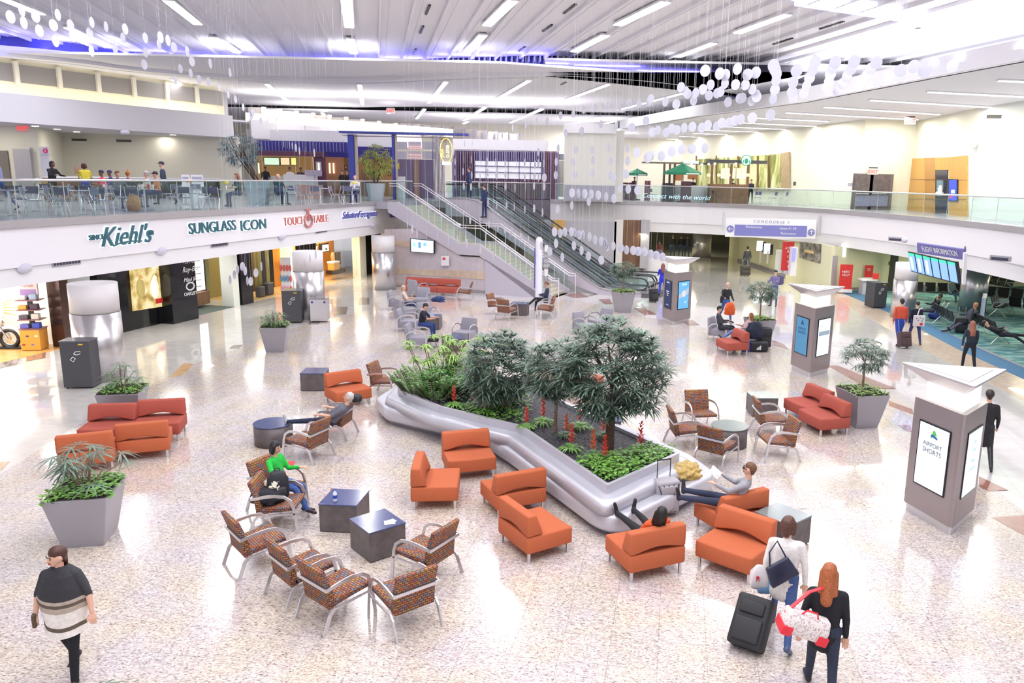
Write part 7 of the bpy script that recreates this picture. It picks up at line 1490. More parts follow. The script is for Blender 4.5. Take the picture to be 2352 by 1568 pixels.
# luggage shop: striped panels, suitcases, hanging goods
sg = root('striped_panels', (0, 0, 0), 0, 'black, yellow and brown vertical panels of the luggage shop', 'shop display')
cols = [(.012, .012, .014), (.012, .012, .014), (.012, .012, .014), (.80, .62, .02), (.16, .10, .03), (.20, .15, .05), (.22, .20, .07), (.05, .04, .05), (.26, .24, .09), (.03, .03, .035)]
for k, cc in enumerate(cols): a = shop(35.7 + k * .32) + SN * .9; MB().box((a.x, a.y, 1.5 if k > 2 else 1.9), (.06, .27, 2.5 if k > 2 else 1.7), rz=-.2).build('panel', cloth(cc, .3), sg)
for i, (Y, o, sz, l) in enumerate(((37.1, .55, (.3, .42, .5), 'smaller dark suitcase on the floor of the luggage shop'), (37.8, .6, (.34, .5, .6), 'larger dark suitcase beside the hanging goods'))): a = shop(Y) + SN * o; b2 = rbox('suitcase', sz, DARKG, None, .06); b2.location = (a.x, a.y, sz[2] / 2 + .02); b2.rotation_euler = (0, 0, -.2); tag(b2, l, 'suitcase')
rk = root('goods_rack', (0, 0, 0), 0, 'white rack of pink, blue and red packaged goods beside the second column', 'display rack'); a = shop(37.6) - SN * .35; rk.location = (a.x + .35, a.y - .3, 0); MB().box((0, 0, 1.0), (.5, .34, 1.9)).build('rack_body', WHITE, rk, bevel=.02)
for k in range(3):
    for j in range(4): MB().ball((-.22 + .15 * j, -.2, .45 + k * .5), (.065, .05, .17), 10, 7).build('goods_pack', cloth(((.75, .35, .45), (.15, .30, .50), (.65, .12, .10))[(k + (j > 2)) % 3 if j < 3 else 2], .5), rk, smooth=True)
st2 = root('striped_panels', (0, 0, 0), 0, 'black slatted panels between second column and orange shop', 'shop display')
for k in range(7): a = shop(39.4 + k * .26) - SN * .05; MB().box((a.x, a.y, 1.38), (.10, .17, 2.74), rz=-.2).build('panel', BLACKG, st2)
# watch shop
for i, (t_, z, l) in enumerate(((42.0, 1.0, 'pale glowing watch case low on the orange wall'), (43.2, 1.75, 'dark framed watch case high on the orange wall'), (44.4, 1.75, 'second framed watch case nearest the bright post'))):
    a = shop(t_) + SN * 1.6; g = root('watch_case', (a.x, a.y, z), -.2, l, 'display case'); MB().box((.1, 0, 0), (.2, .8, .5)).build('case_frame', BLACKM if i else WHITE, g); MB().box((.21, 0, -.02), (.02, .66, .36)).build('lit_inside', emitm('case_glow', (1, .95, .80), 1.2), g); MB().lathe([(.06, 0), (.08, .12)], (.24, 0, -.14), 10).build('watch_stand', DARKG, g)
a = shop(41.6) + SN * 1.2; g = root('orange_counter', (a.x, a.y, 0), -.2, 'bright orange display counter in the watch shop', 'counter'); MB().box((0, 0, .62), (.6, .9, 1.24)).build('counter_body', mat('counter_orange', (.85, .40, .02), .4), g, bevel=.01)
a = shop(40.9) + SN * 1.55; lp = root('yellow_light_panel', (a.x, a.y, 0), -.2, 'patterned yellow glowing panel at the back of the watch shop', 'light panel'); MB().box((0, 0, 2.0), (.1, 1.1, 1.3)).build('panel', emitm('panel_yellow', (1, .85, .30), 1.3), lp)
a = shop(44.2) + SN * .7; g = root('figure_stand', (a.x, a.y, 0), -.2, 'white pedestal with a small orange figure and black screen in the shop window', 'display stand'); MB().box((0, 0, .45), (.5, 1.3, .22)).build('plinth', BLACKM, g); MB().box((0, -.2, .75), (.4, .6, .4)).build('pedestal', WOODO, g); MB().box((0, -.2, 1.0), (.45, .65, .08)).build('tray', WHITE, g); MB().ball((0, -.25, 1.3), (.12, .12, .26), 10, 8).build('figurine', cloth((.60, .28, .10), .4), g, smooth=True); MB().box((-.02, .35, 1.15), (.08, .5, .7)).build('black_screen', BLACKG, g)
text('MOVADO', .24, Vector((shop(44.3).x + .05, shop(44.3).y, 2.55)) , dsd, (0, 0, 1), WLET, None, 'shop_name').name = 'shop_name'
o = bpy.data.objects['shop_name']; tag(o, 'pale watch shop name on the glass high over the orange interior', 'sign')
gl_ = root('shop_glass', (0, 0, 0), 0, 'large clear glass front of the orange watch shop', 'shop window'); a, b_ = shop(42.6), shop(45.3); MB().bar((a.x, a.y, 1.4), (b_.x, b_.y, 1.4), .02, 2.6).build('glass_pane', glassm('shop_glass', (.96, .96, .95), .05), gl_)
# ---------------------------------------------------------------- café terrace furniture
CSEAT = mat('cafe_blue_grey', (.12, .13, .22), .4); CTOP = mat('cafe_table_top', (.42, .42, .50), .25)
def cafechair():
    r = root('cafe_chair', (0, 0, 0), 0, '', 'chair'); MB().box((0, 0, .45), (.40, .40, .025)).build('seat', CSEAT, r, bevel=.008)
    MB().loft([[(-.2, .22, .62), (.2, .22, .62), (.2, .235, .62), (-.2, .235, .62)], [(-.2, .27, .84), (.2, .27, .84), (.2, .285, .84), (-.2, .285, .84)]]).build('backrest', CSEAT, r)
    for s in (-1, 1):
        MB().tube([(s * .20, -.20, 0), (s * .20, -.18, .44), (s * .20, .18, .44), (s * .21, .25, .62), (s * .21, .28, .85)], .013, 5).build('frame', ALU, r); MB().tube([(s * .20, .14, .44), (s * .20, .27, 0)], .013, 5).build('leg', ALU, r)
    return r
def cafetable():
    r = root('cafe_table', (0, 0, 0), 0, '', 'table'); MB().box((0, 0, .735), (.72, .72, .03)).build('table_top', CTOP, r, bevel=.006); MB().tube([(0, 0, .02), (0, 0, .72)], .035, 8).build('pedestal', ALU, r)
    MB().bar((-.28, 0, .02), (.28, 0, .02), .05, .03).build('foot', ALU, r); MB().bar((0, -.28, .02), (0, .28, .02), .05, .03).build('foot', ALU, r); return r
CC, CT = cafechair(), cafetable()
def napk(p, i): 
    o = MB().box((0, 0, .06), (.09, .05, .12)).build('napkin_holder', DARKG); o.location = p; tag(o, 'napkin holder on the café table ' + i, 'napkin holder')
tabs = [(18, 23.6, 'at the picture edge', 'nearest the glass'), (75, 26, 'behind the edge table', 'with white flowers'), (180, 24.6, 'under the woman in the blazer', 'close to the glass'), (135, 29.5, 'beside the service counter', 'in the back row'), (228, 28.0, 'with the yellow flowers', 'in the middle row'), (330, 28.2, 'where the big group eats', 'with paper cups'), (300, 32.0, 'behind the big group', 'in the back row'),
        (440, 29.5, 'beyond the man in the cap', 'by the glass'), (425, 33.5, 'with orange flowers', 'in the back row'), (510, 30.4, 'of the woman in green', 'by the glass'), (655, 35.2, 'of the man in teal', 'beyond the glass planter'), (735, 36.8, 'between the menu counter and glass', 'standing empty'), (808, 38.6, 'of the bald man in white', 'with yellow flowers')]
ordn = ('facing the glass', 'turned to the wall', 'on its near side', 'on its far side')
for i, (px, Y, a_, b_) in enumerate(tabs):
    p = aty(px, 430, Y); place(CT, (p.x, p.y, ZU), .19, 'square café table ' + a_ + ', ' + b_, 'café tables on the terrace')
    for k, (dx, dy, rz) in enumerate(((-.75, .05, -PI / 2), (.75, -.05, PI / 2), (.05, -.72, PI), (0, .75, 0))):
        if k == 3 and i % 2: continue
        if i in (5, 9, 12) and k == 1: continue
        place(CC, (p.x + dx, p.y + dy, ZU), rz + .19 + random.uniform(-.25, .25), 'café chair at the table ' + a_ + ', ' + ordn[k], 'café chairs on the terrace')
    if i in (1, 4, 8, 9, 12):
        v = root('flower_vase', (p.x + .1, p.y + .1, ZU + .75), 0, ('white', 'yellow', 'orange', 'pale yellow', 'small yellow')[(1, 4, 8, 9, 12).index(i)] + ' flowers in a vase on the café table ' + a_, 'flowers'); MB().lathe([(.04, 0), (.05, .08), (.03, .14)], n=10).build('vase', WHITE, v)
        cc = ((.8, .8, .6), (.85, .75, .05), (.80, .35, .05), (.85, .8, .15), (.85, .8, .2))[(1, 4, 8, 9, 12).index(i)]; fm = cloth(cc, .6); mb = MB()
        for q in range(7): mb.ball((random.uniform(-.12, .12), random.uniform(-.1, .1), .2 + random.uniform(0, .09)), (.06, .05, .045), 7, 5)
        mb.build('blossoms', fm, v)
    elif i % 2 == 0: napk((p.x - .12, p.y + .1, ZU + .75), a_)
p = aty(345, 430, 28.0)
for dx in (-.18, .05, .2):
    o = MB().lathe([(.035, 0), (.045, .16)], n=12).build('paper_cup', WHITE if dx != .05 else REDS); o.location = (p.x + dx, p.y - .2, ZU + .75); tag(o, ('white paper cup on the group table, outer one', 'red paper cup on the group table', 'white paper cup on the group table, inner one')[(-.18, .05, .2).index(dx)], 'cup')
o = heap('handbag', 'tan leather bag hanging on the chair in front of the big group', 'handbag', (aty(306, 455, 27.2).x, 27.2, ZU + .02), .2, (.45, .25, .55), mat('tan_leather', (.50, .26, .10), .5), 6, .08)
# long service counter, dividers
ct = root('service_counter', (0, 0, 0), 0, 'long white-topped café counter with dark base along the terrace wall', 'counter')
a, b_ = aty(110, 421, 33.0), aty(245, 428, 37.0); MB().bar((a.x, a.y, ZU + 1.02), (b_.x, b_.y, ZU + 1.02), .6, .06).build('counter_top', WHITE, ct); MB().bar((a.x, a.y, ZU + .5), (b_.x, b_.y, ZU + .5), .45, 1.0).build('counter_base', WOODD, ct); MB().bar((a.x, a.y - .1, ZU + .75), (a.lerp(b_, .45).x, a.lerp(b_, .45).y - .1, ZU + .75), .42, .2).build('wood_panel', WOODO, ct)
ct2 = root('divider_counter', (0, 0, 0), 0, 'dark divider shelf with white top running along the terrace wall', 'counter'); a, b_ = aty(250, 425, 37.5), aty(500, 425, 44); MB().bar((a.x, a.y, ZU + 1.0), (b_.x, b_.y, ZU + 1.0), .4, .06).build('counter_top', WHITE, ct2); MB().bar((a.x, a.y, ZU + .5), (b_.x, b_.y, ZU + .5), .3, 1.0).build('counter_base', BLACKM, ct2)
for i, (x0, x1) in enumerate(((416, 436), (438, 467))): o = boxpx('menu_board', x0, 401, x1, 420, 38 + i, .04, WHITE); tag(o, ('left white menu board', 'right white menu board')[i] + ' standing on the divider shelf', 'sign'); boxpx('print_block', x0 + 3, 406, x1 - 4, 416, 37.96 + i, .03, mat('print_grey', (.45, .45, .6), .6), o)
o = boxpx('paper_bag', 170, 383, 178, 400, 32.4, .14, mat('kraft_paper', (.50, .30, .22), .7)); tag(o, 'brown paper bag standing on the service counter', 'bag')
bn2 = root('roll_banner', (0, 0, 0), 0, 'white roll-up banner with pink round logo behind the woman in the blazer', 'banner'); boxpx('banner_sheet', 89, 337, 120, 425, 38.5, .04, mat('banner_white', (.70, .70, .78), .6), bn2); c = aty(104.5, 346, 38.4)
o = MB().lathe([(.12, 0), (.12, .02)], n=24).build('round_logo', mat('logo_pink', (.70, .06, .22), .5), bn2); o.location = c; o.rotation_euler = (PI / 2, 0, 0); text('2', .16, c + Vector((0, -.04, 0)), (1, 0, 0), (0, 0, 1), WLET, bn2, 'lettering', .002); text('food hall', .12, aty(105, 356, 38.4), (1, 0, 0), (0, 0, 1), TXTG, bn2, 'lettering', .002)
def exitsign(px, py, Y, label, sz=.28):
    c = aty(px, py, Y); r = root('exit_sign', c, 0, label, 'exit sign'); MB().box((0, 0, 0), (.62 * sz / .28, .06, .34 * sz / .28)).build('housing', mat('exit_box', (.80, .62, .62), .5), r); MB().box((0, 0, .22 * sz / .28), (.5 * sz / .28, .05, .07)).build('mount', DARKG, r); text('EXIT', sz, c + Vector((0, -.04, -.01)), (1, 0, 0), (0, 0, 1), emitm('exit_red', (1, .04, .03), 1.2), r, 'lettering', .003); return r
exitsign(53, 295, 39.0, 'red EXIT sign hanging at the terrace wall'); exitsign(2005, 394, 47.1, 'red EXIT sign above the brown double door'); exitsign(2090, 278, 44.5, 'red EXIT sign hanging from the walkway ceiling'); exitsign(897, 254, 52, 'faint red EXIT sign on the far ceiling', .24)
for i, (x, y, Y) in enumerate(((181, 321, 47.6), (284, 323, 48.2))): o = boxpx('air_grille', x - 17, y - 3, x + 17, y + 3, Y, .05, mat('grille_dark', (.10, .095, .09), .5)); tag(o, ('first', 'second')[i] + ' dark slot grille on the terrace wall, counted from the wall corner', 'vent')
for i, (x, y) in enumerate(((81, 290), (131, 297), (176, 303), (397, 310))): q = at(x, y, 7.88); o = MB().lathe([(.16, 0), (.16, .02)], n=16).build('downlight', emitm('downlight_glow', (1, .97, .9), 2.5)); o.location = (q.x, q.y, 7.87); tag(o, 'small round downlight in the terrace soffit', 'downlight', 'round downlights in the terrace soffit')
q = aty(287, 304, 40); o = MB().ball((0, 0, 0), (.22, .2, .13), 12, 8).build('ceiling_dome', mat('speaker_white', (1, 1, 1)), None, smooth=True); o.location = q; tag(o, 'white dome speaker under the terrace soffit', 'speaker')
o = boxpx('fire_alarm', 57, 337, 68, 346, 40.8, .06, WHITE); tag(o, 'small white fire alarm box beside the banner', 'alarm')
# terrace trees
def uptree(label, px, Y, pot, cpx, cpy, rad, sq, n, mm, L=.3, w=.026, multi=4, lean=0):
    b = aty(px, 450, Y); r = root('planter', (b.x, b.y, ZU), .15, label, 'planter'); t = [Vector((x * .48, y * .48, pot)) for x, y in ((-1, -1), (1, -1), (1, 1), (-1, 1))]
    MB().hexa([Vector((p.x * .68, p.y * .68, 0)) for p in t], t).build('pot', mat('planter_mist', (.40, .46, .52), .4), r); c = aty(cpx, cpy, Y); topiary(r, pot, c.z - ZU, rad, sq, n, L, w, mm, .035, multi, (c.x - b.x, 0), BARKD, 9, .8)
uptree('pale green planter with tall blue-lit tree at the glass railing', 594, 35.2, 1.0, 555, 343, .88, .78, 150, mat('leaf_blue_green', (.10, .17, .20), .5, noise=.4, nscale=5))  # leaves themselves coloured blue-green
uptree('grey planter with bright yellow-green tree near the stair head', 864, 43.0, .95, 866, 368, .85, 1.0, 130, mat('leaf_yellow_green', (.42, .46, .12), .5, noise=.4, nscale=5), .34, .05, 2)
# ---------------------------------------------------------------- restaurants and fronts behind the terrace
BLUEW = mat('deep_blue_wall', (.055, .05, .34), .5); BLUEP = mat('bright_blue_paint', (.07, .09, .50), .45); MAROON = mat('maroon_panel', (.13, .04, .10), .4); AMB = mat('amber_wall', (.60, .36, .12), .5)
fc = root('food_counter', (0, 0, 0), 0, 'warm-lit food counter with menu screens under a violet slatted canopy', 'food stall'); Y = 50.5
for a in (('canopy_slats', 590, 322, 798, 350, Y - 1, .3, BLUEW), ('canopy_band', 590, 346, 745, 360, Y - 1.2, .4, MAROON), ('back_wall', 590, 356, 720, 415, Y + 2, .2, AMB), ('dark_pier', 720, 357, 745, 412, Y - .8, .4, MAROON), ('counter_front', 650, 400, 722, 426, Y - 1.5, .9, WHITE), ('side_counter', 600, 403, 650, 420, Y - 1.2, .6, mat('counter_cream', (.75, .70, .62), .4)), ('salmon_base', 680, 424, 735, 452, 44.5, .6, mat('salmon_panel', (.62, .35, .30), .5)), ('lit_mirror', 725, 371, 739, 405, Y - .85, .05, mat('mirror_grey', (.55, .52, .62), .2)), ('side_wall', 745, 360, 790, 412, Y + 1, .2, mat('orange_brown_wall', (.42, .19, .10), .5))):
    boxpx(a[0], *a[1:7], a[7], fc)
for x0, x1, c in ((605, 642, 'menu_a'), (643, 666, 'menu_b'), (667, 681, 'menu_c')):
    boxpx('menu_screen', x0, 361, x1, 380, Y - .4, .08, BLACKM, fc); boxpx('screen', x0 + 1.5, 362.5, x1 - 1.5, 378.5, Y - .46, .05, emitm(c, {'menu_a': (.55, .75, .55), 'menu_b': (.85, .60, .35), 'menu_c': (.75, .75, .2)}[c], .9), fc)
for x in (755, 764, 592, 730): boxpx('glow_strip', x, 374, x + 4, 398, Y - .9 if x == 730 else Y + .9, .05, emitm('amber_glow', (1, .82, .5), 2), fc)
boxpx('register', 700, 390, 735, 403, Y - 1.6, .4, mat('pastry_case', (.50, .45, .60), .3), fc)
mb = MB()
for k in range(26): a = aty(594 + k * 7.8, 336, Y - 1.1); mb.box((a.x, a.y, a.z), (.03, .04, .62))
mb.build('slat', mat('slat_violet', (.34, .30, .55), .5), fc)
lo = root('lounge_bar', (0, 0, 0), 0, 'amber walled lounge bar with framed pictures between the blue pillars', 'bar front'); Y = 52.5
for a in (('bar_wall', 773, 352, 905, 416, Y, .2, mat('amber_lounge', (.50, .27, .10), .5)), ('top_wall', 745, 330, 905, 365, Y - .6, .2, BLUEW), ('white_bulkhead', 565, 296, 905, 338, 51.5, .2, FASC), ('dark_bar', 830, 390, 870, 416, Y - .5, .4, WOODD)): boxpx(a[0], *a[1:7], a[7], lo)
for i, (x0, y0, x1, y1) in enumerate(((778, 373, 789, 382), (775, 383, 788, 396), (791, 380, 797, 388), (791, 389, 798, 396), (888, 388, 895, 394), (891, 396, 897, 403))):
    f = boxpx('picture_frame', x0, y0, x1, y1, Y - .1, .06, BLACKM); tag(f, 'dark framed picture on the amber lounge wall, ' + ('topmost over the sofa', 'largest over the sofa', 'upper one touching the pillar', 'lower one touching the pillar', 'upper one past the yellow tree', 'lower one past the yellow tree')[i], 'picture'); boxpx('picture_mount', x0 + 1.3, y0 + 1.3, x1 - 1.3, y1 - 1.3, Y - .14, .04, mat('mount_cream', (.70, .58, .35), .6), f)
for i, (x, w) in enumerate(((798, 17), (899, 8))):
    pr = root('blue_pillar', (0, 0, 0), 0, ('wide', 'narrow')[i] + ' bright blue pillar under the blue beam', 'pillar'); boxpx('pillar_face', x, 308, x + w, 418, 46.5, .6, BLUEP, pr); boxpx('pillar_trim', x + w, 308, x + w + 2, 418, 46.6, .5, mat('trim_tan', (.55, .45, .42), .4), pr)
bm_ = root('blue_beam', (0, 0, 0), 0, 'long bright blue portal beam over the restaurants', 'beam'); boxpx('beam_face', 778, 300, 1075, 311, 46.3, .8, BLUEP, bm_); boxpx('beam_soffit', 785, 311, 1060, 316, 46.5, .8, mat('beam_tan', (.50, .42, .40), .5), bm_)
gf = root('glazed_front', (0, 0, 0), 0, 'square-paned glass front with pink and orange neon behind', 'shop front'); Y = 50.0
PANE = mat('pane_violet_white', (.55, .54, .62), .15); boxpx('back_panel', 905, 365, 995, 418, Y + .3, .2, mat('dusky_violet', (.22, .18, .30), .5), gf)
for k in range(3):
    for j in range(2): boxpx('window_pane', 906 + k * 32, 325 + j * 22, 935 + k * 32, 343 + j * 22, Y, .05, PANE, gf)
for y in (336, 340, 355, 362): boxpx('neon_line', 938, y, 968, y + 1.3, Y - .1, .04, emitm('neon_pink', (1, .45, .4), 1.5), gf)
boxpx('yellow_lamp', 908, 374, 916, 388, Y, .2, mat('lamp_yellow', (.80, .65, .05), .4), gf); boxpx('brown_panel', 950, 368, 962, 412, Y, .2, mat('marble_brown', (.33, .22, .18), .4), gf); boxpx('white_box', 906, 405, 927, 414, Y - 1, .5, WHITE, gf)
mf = root('mullion_screen', (0, 0, 0), 0, 'tall violet-grey vertical blade screen beside the oval sign', 'screen')
for k in range(9): boxpx('blade', 992 + k * 3.2, 308, 994 + k * 3.2, 425, 48.5, .25, mat('blade_violet', (.25, .22, .42), .4), mf)
sg2 = root('oval_sign', (0, 0, 0), 0, 'tall golden neon sign with lettering turned sideways', 'sign'); Y = 47.5; boxpx('sign_back', 1011, 316, 1040, 372, Y + .1, .1, mat('sign_back_grey', (.55, .52, .55), .5), sg2)
c = aty(1025, 346, Y); GOLDN = emitm('neon_gold', (1, .82, .25), 1.4)
MB().tube([c + Vector((.36 * math.cos(t), -.04, .70 * math.sin(t))) for t in [2 * PI * i / 24 for i in range(25)]], .02, 6).build('oval_outline', GOLDN, sg2)
text('euro', .40, aty(1030, 348, Y) + Vector((0, -.08, 0)), (0, 0, -1), (1, 0, 0), emitm('letter_cream', (1, .93, .6), 1.3), sg2, 'lettering', .01); text('pied', .28, aty(1017, 352, Y) + Vector((0, -.08, 0)), (0, 0, -1), (1, 0, 0), GOLDN, sg2, 'lettering', .01)
boxpx('gold_cap', 1014, 314, 1026, 321, Y, .1, mat('gold', (.7, .45, .12), .3, .8), sg2); boxpx('glow_panel', 1015, 371, 1034, 379, Y, .1, SCRW, sg2)
sb = root('slatted_pavilion', (0, 0, 0), 0, 'plum slatted pavilion with a wide pale window and white top', 'pavilion'); Y = 54.8
boxpx('white_top', 1040, 318, 1255, 347, Y + .2, 2, FASC, sb); boxpx('wall_back', 1038, 345, 1282, 460, Y + .5, .3, mat('dark_violet_backing', (.20, .15, .36), .6), sb)  # plain dark violet wall behind the slats
PL_ = mat('plum_slat', (.20, .09, .13), .5); PV = mat('violet_slat', (.26, .22, .42), .5)
for k in range(46):
    x = 1041 + k * 5.3
    if 1090 < x < 1243: boxpx('slat', x, 347, x + 2.6, 369, Y, .3, PV, sb); boxpx('slat', x, 412, x + 2.6, 458, Y, .3, PL_, sb)
    else: boxpx('slat', x, 347, x + 2.8, 458, Y, .3, PL_ if k % 3 else PV, sb)
boxpx('window_glow', 1090, 369, 1243, 412, Y + .1, .1, emitm('pale_window', (.72, .72, .76), .55), sb)
for k in range(7): boxpx('window_bar', 1090 + k * 25.5, 369, 1091 + k * 25.5, 412, Y, .1, mat('bar_violet', (.18, .14, .3), .5), sb)
for y in (382, 396): boxpx('window_bar', 1090, y, 1243, y + .8, Y, .1, mat('bar_violet', (1, 1, 1)), sb)
ml = root('gate_lettering', (0, 0, 0), 0, 'grey letters on a pale band beside the white tower', 'sign'); boxpx('band', 1253, 353, 1298, 368, 55, .2, mat('band_pale', (.60, .60, .64), .5), ml); text('MEET', .5, aty(1275, 360, 54.9), (1, 0, 0), (0, 0, 1), mat('band_letters', (.25, .25, .33), .5), ml, 'lettering', .02)
WP('wall_back_mid', 1253, 368, 1298, 452, 56, .3, CREAM)
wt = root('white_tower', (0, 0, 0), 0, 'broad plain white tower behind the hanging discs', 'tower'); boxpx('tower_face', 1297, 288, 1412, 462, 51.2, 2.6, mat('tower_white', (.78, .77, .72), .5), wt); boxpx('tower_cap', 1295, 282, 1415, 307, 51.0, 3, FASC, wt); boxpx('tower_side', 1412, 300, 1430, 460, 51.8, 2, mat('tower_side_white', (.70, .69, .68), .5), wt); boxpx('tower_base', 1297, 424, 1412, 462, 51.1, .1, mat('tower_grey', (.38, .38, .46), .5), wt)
# far clerestory row
for k in range(11):
    x = 920 + k * 25; w = boxpx('window_%d' % (20 + k), x, 283 + k * 2.4, x + 17, 309 + k * 2.2, 62, .1, mat('window_stripes', (.50, .46, .44), .4)); w['kind'] = 'structure'; boxpx('window_frame', x + 17, 282 + k * 2.4, x + 22, 311 + k * 2.2, 61.6, .5, mat('frame_dark_violet', (.28, .25, .32), .5), w)
for k in range(9):
    x = 570 + k * 38; w = boxpx('window_%d' % (40 + k), x, 246 + k * 4.6, x + 30, 264 + k * 4.4, 53.5, .1, mat('window_stripes', (1, 1, 1))); w['kind'] = 'structure'; boxpx('window_frame', x + 30, 245 + k * 4.6, x + 38, 267 + k * 4.6, 53.3, .3, mat('cream_frame', (1, 1, 1)), w)
g = root('cove_light', (0, 0, 0), 0, 'warm glowing cove above the restaurant bulkhead', 'cove light'); a, b_ = aty(566, 268, 51.6), aty(1040, 306, 51.6); MB().bar(a, b_, .3, .5).build('light_tube', emitm('cove_warm2', (1, .95, .78), 1.6), g)
# ---------------------------------------------------------------- coffee bar on the walkway
cf = root('coffee_bar', (0, 0, 0), 0, 'open coffee bar with dark canopy, glowing pendant bulbs and forest mural', 'coffee bar'); Y = 58
def forestm(t, b):
    L = t.links.new; tc = t.nodes.new('ShaderNodeTexCoord'); mp = nd(t, 'ShaderNodeMapping'); mp.inputs['Scale'].default_value = (2.2, 1, .35); n = nd(t, 'ShaderNodeTexNoise', Scale=1.1, Detail=4.0, Distortion=.8); L(tc.outputs['Object'], mp.inputs[0]); L(mp.outputs[0], n.inputs['Vector']); r = ramp(t, [(.33, (.10, .09, .03)), (.45, (.30, .33, .08)), (.55, (.62, .64, .28)), (.68, (.88, .88, .62))]); L(n.outputs['Fac'], r.inputs[0]); L(r.outputs[0], b.inputs['Base Color']); b.inputs['Roughness'].default_value = .4
A_, B_ = (6.5, 63.5), (14.9, 54.3)
# mural hangs on the long walkway wall
Wa, Wb = (2.0, 92), (14.9, 54.3)
def ww(px, py, o=.1): p = onwall(px, py, Wa, Wb); d = Vector((Wb[0] - Wa[0], Wb[1] - Wa[1], 0)).normalized(); return p + Vector((d.y, -d.x, 0)) * o
mbp = [ww(1604, 435), (ww(1798, 436)), ww(1798, 354), ww(1604, 366)]
MB().hexa(mbp, [p + Vector((-.08, -.04, 0)) for p in mbp]).build('mural', uvmat('forest_mural', forestm), cf)
mbp = [ww(1797, 436, .05), ww(1816, 436, .05), ww(1816, 349, .05), ww(1797, 352, .05)]; MB().hexa(mbp, [p + Vector((-.1, -.05, 0)) for p in mbp]).build('wood_edge', woodm('tan_wood', (.40, .30, .17), (.52, .40, .24), 3, .5), cf)
for x in (1604, 1650, 1700, 1745, 1770): q = [ww(x, 436), ww(x + 2, 436), ww(x + 2, 358), ww(x, 358)]; MB().hexa([p + Vector((-.1, -.05, 0)) for p in q], [p + Vector((-.16, -.08, 0)) for p in q]).build('mural_joint', WOODD, cf)
for a in (('canopy', 1630, 366, 1762, 376, 54.5, 1.5, DARKG), ('canopy_band', 1476, 371, 1640, 378, 56, 1, mat('canopy_bronze', (.20, .17, .14), .4)), ('counter', 1630, 422, 1720, 430, 53.8, .8, WOODD), ('back_counter', 1520, 424, 1630, 432, 55, .7, WHITE), ('orange_art', 1552, 392, 1570, 415, 57, .1, mat('orange_art', (.75, .30, .12), .5)), ('orange_art', 1580, 395, 1600, 412, 57, .1, mat('orange_art', (1, 1, 1))), ('pastry_case', 1523, 420, 1545, 430, 54, .5, BLACKM), ('bottle_rack', 1566, 416, 1588, 430, 53.9, .4, mat('rack_dark_red', (.12, .04, .05), .5))): boxpx(a[0], *a[1:7], a[7], cf)
for x in (1524, 1537, 1548, 1634, 1678, 1717): boxpx('post', x, 376, x + 2.5, 430, 54.6, .12, WOODD, cf)
for x in range(1657, 1717, 12): boxpx('menu_lightbox', x, 386, x + 8, 410, 56, .1, emitm('menu_cream', (1, .88, .62), .9), cf)
for x, y in ((1588, 379), (1612, 378), (1628, 377), (1642, 376), (1668, 379), (1690, 376)): q = aty(x, y, 54.3); MB().ball(q, .09, 10, 6).build('pendant_bulb', emitm('bulb_warm', (1, .93, .7), 3), cf, smooth=True)
for x in (1628, 1651, 1674, 1714, 1718): q = aty(x, 402, 54.3); MB().ball(q, .12, 10, 6).build('globe_lamp', emitm('globe_orange', (1, .7, .35), 1.8), cf, smooth=True)
c = aty(1714, 368, 53.9); lg = root('round_logo_sign', c, 0, 'round green and white glowing emblem on the coffee bar canopy', 'sign')
for nm, r_, y_, m_ in (('green_disc', .36, 0, mat('emblem_green', (.02, .28, .16), .4)), ('white_ring', .30, -.03, emitm('emblem_white', (.85, 1, .95), .9))): o = MB().lathe([(r_, 0), (r_, .03)], n=28).build(nm, m_, lg); o.rotation_euler = (PI / 2, 0, 0); o.location = (0, y_, 0)
MB().ball((0, -.07, -.05), (.13, .01, .2), 12, 8).build('emblem_figure', mat('emblem_green', (1, 1, 1)), lg)
for sx in (-1, 1): MB().ball((sx * .2, -.07, -.08), (.04, .01, .12), 8, 6).build('emblem_wave', mat('emblem_green', (1, 1, 1)), lg)
ns = boxpx('name_board', 1570, 369, 1605, 376, 55.9, .08, emitm('name_white', (.9, .95, .95), .8)); tag(ns, 'white glowing name strip on the coffee bar canopy', 'sign'); text('STARBUCKS COFFEE', .16, aty(1587, 372.5, 55.8), (1, 0, 0), (0, 0, 1), mat('emblem_green', (1, 1, 1)), ns, 'lettering', .004).parent = None
for o in [q for q in bpy.data.objects if q.name.startswith('lettering') and q.parent is None]: o.parent = ns
GRN = mat('parasol_green', (.02, .25, .13), .6); 
def parasol(px, top, bot, Y, w_px, label):
    a = aty(px, top, Y); e = aty(px, bot, Y); R_ = (aty(px + w_px / 2, bot, Y) - e).length; r = root('parasol', (a.x, Y, ZU), 0, label, 'parasol'); zt, zb = a.z - ZU, e.z - ZU
    MB().loft([[(R_ * math.cos(t) * k, R_ * math.sin(t) * k, z) for t in [PI / 4 * i + .2 for i in range(8)]] for k, z in ((1, zb), (1.0, zb + .16), (.10, zt), (.02, zt + .05))]).build('canopy', GRN, r); MB().tube([(0, 0, 0), (0, 0, zt)], .04, 8).build('pole', WHITE, r); MB().lathe([(.3, 0), (.3, .08)], n=20).build('base', DARKG, r); MB().box((R_ * .4, -R_ * .93, zb + .06), (R_ * .7, .02, .07), rz=.2).build('white_lettering', WLET, r)
parasol(1569, 377, 401, 54.2, 90, 'large green parasol in front of the coffee bar'); parasol(1464, 388, 403, 57.5, 50, 'smaller green parasol beside the white tower')
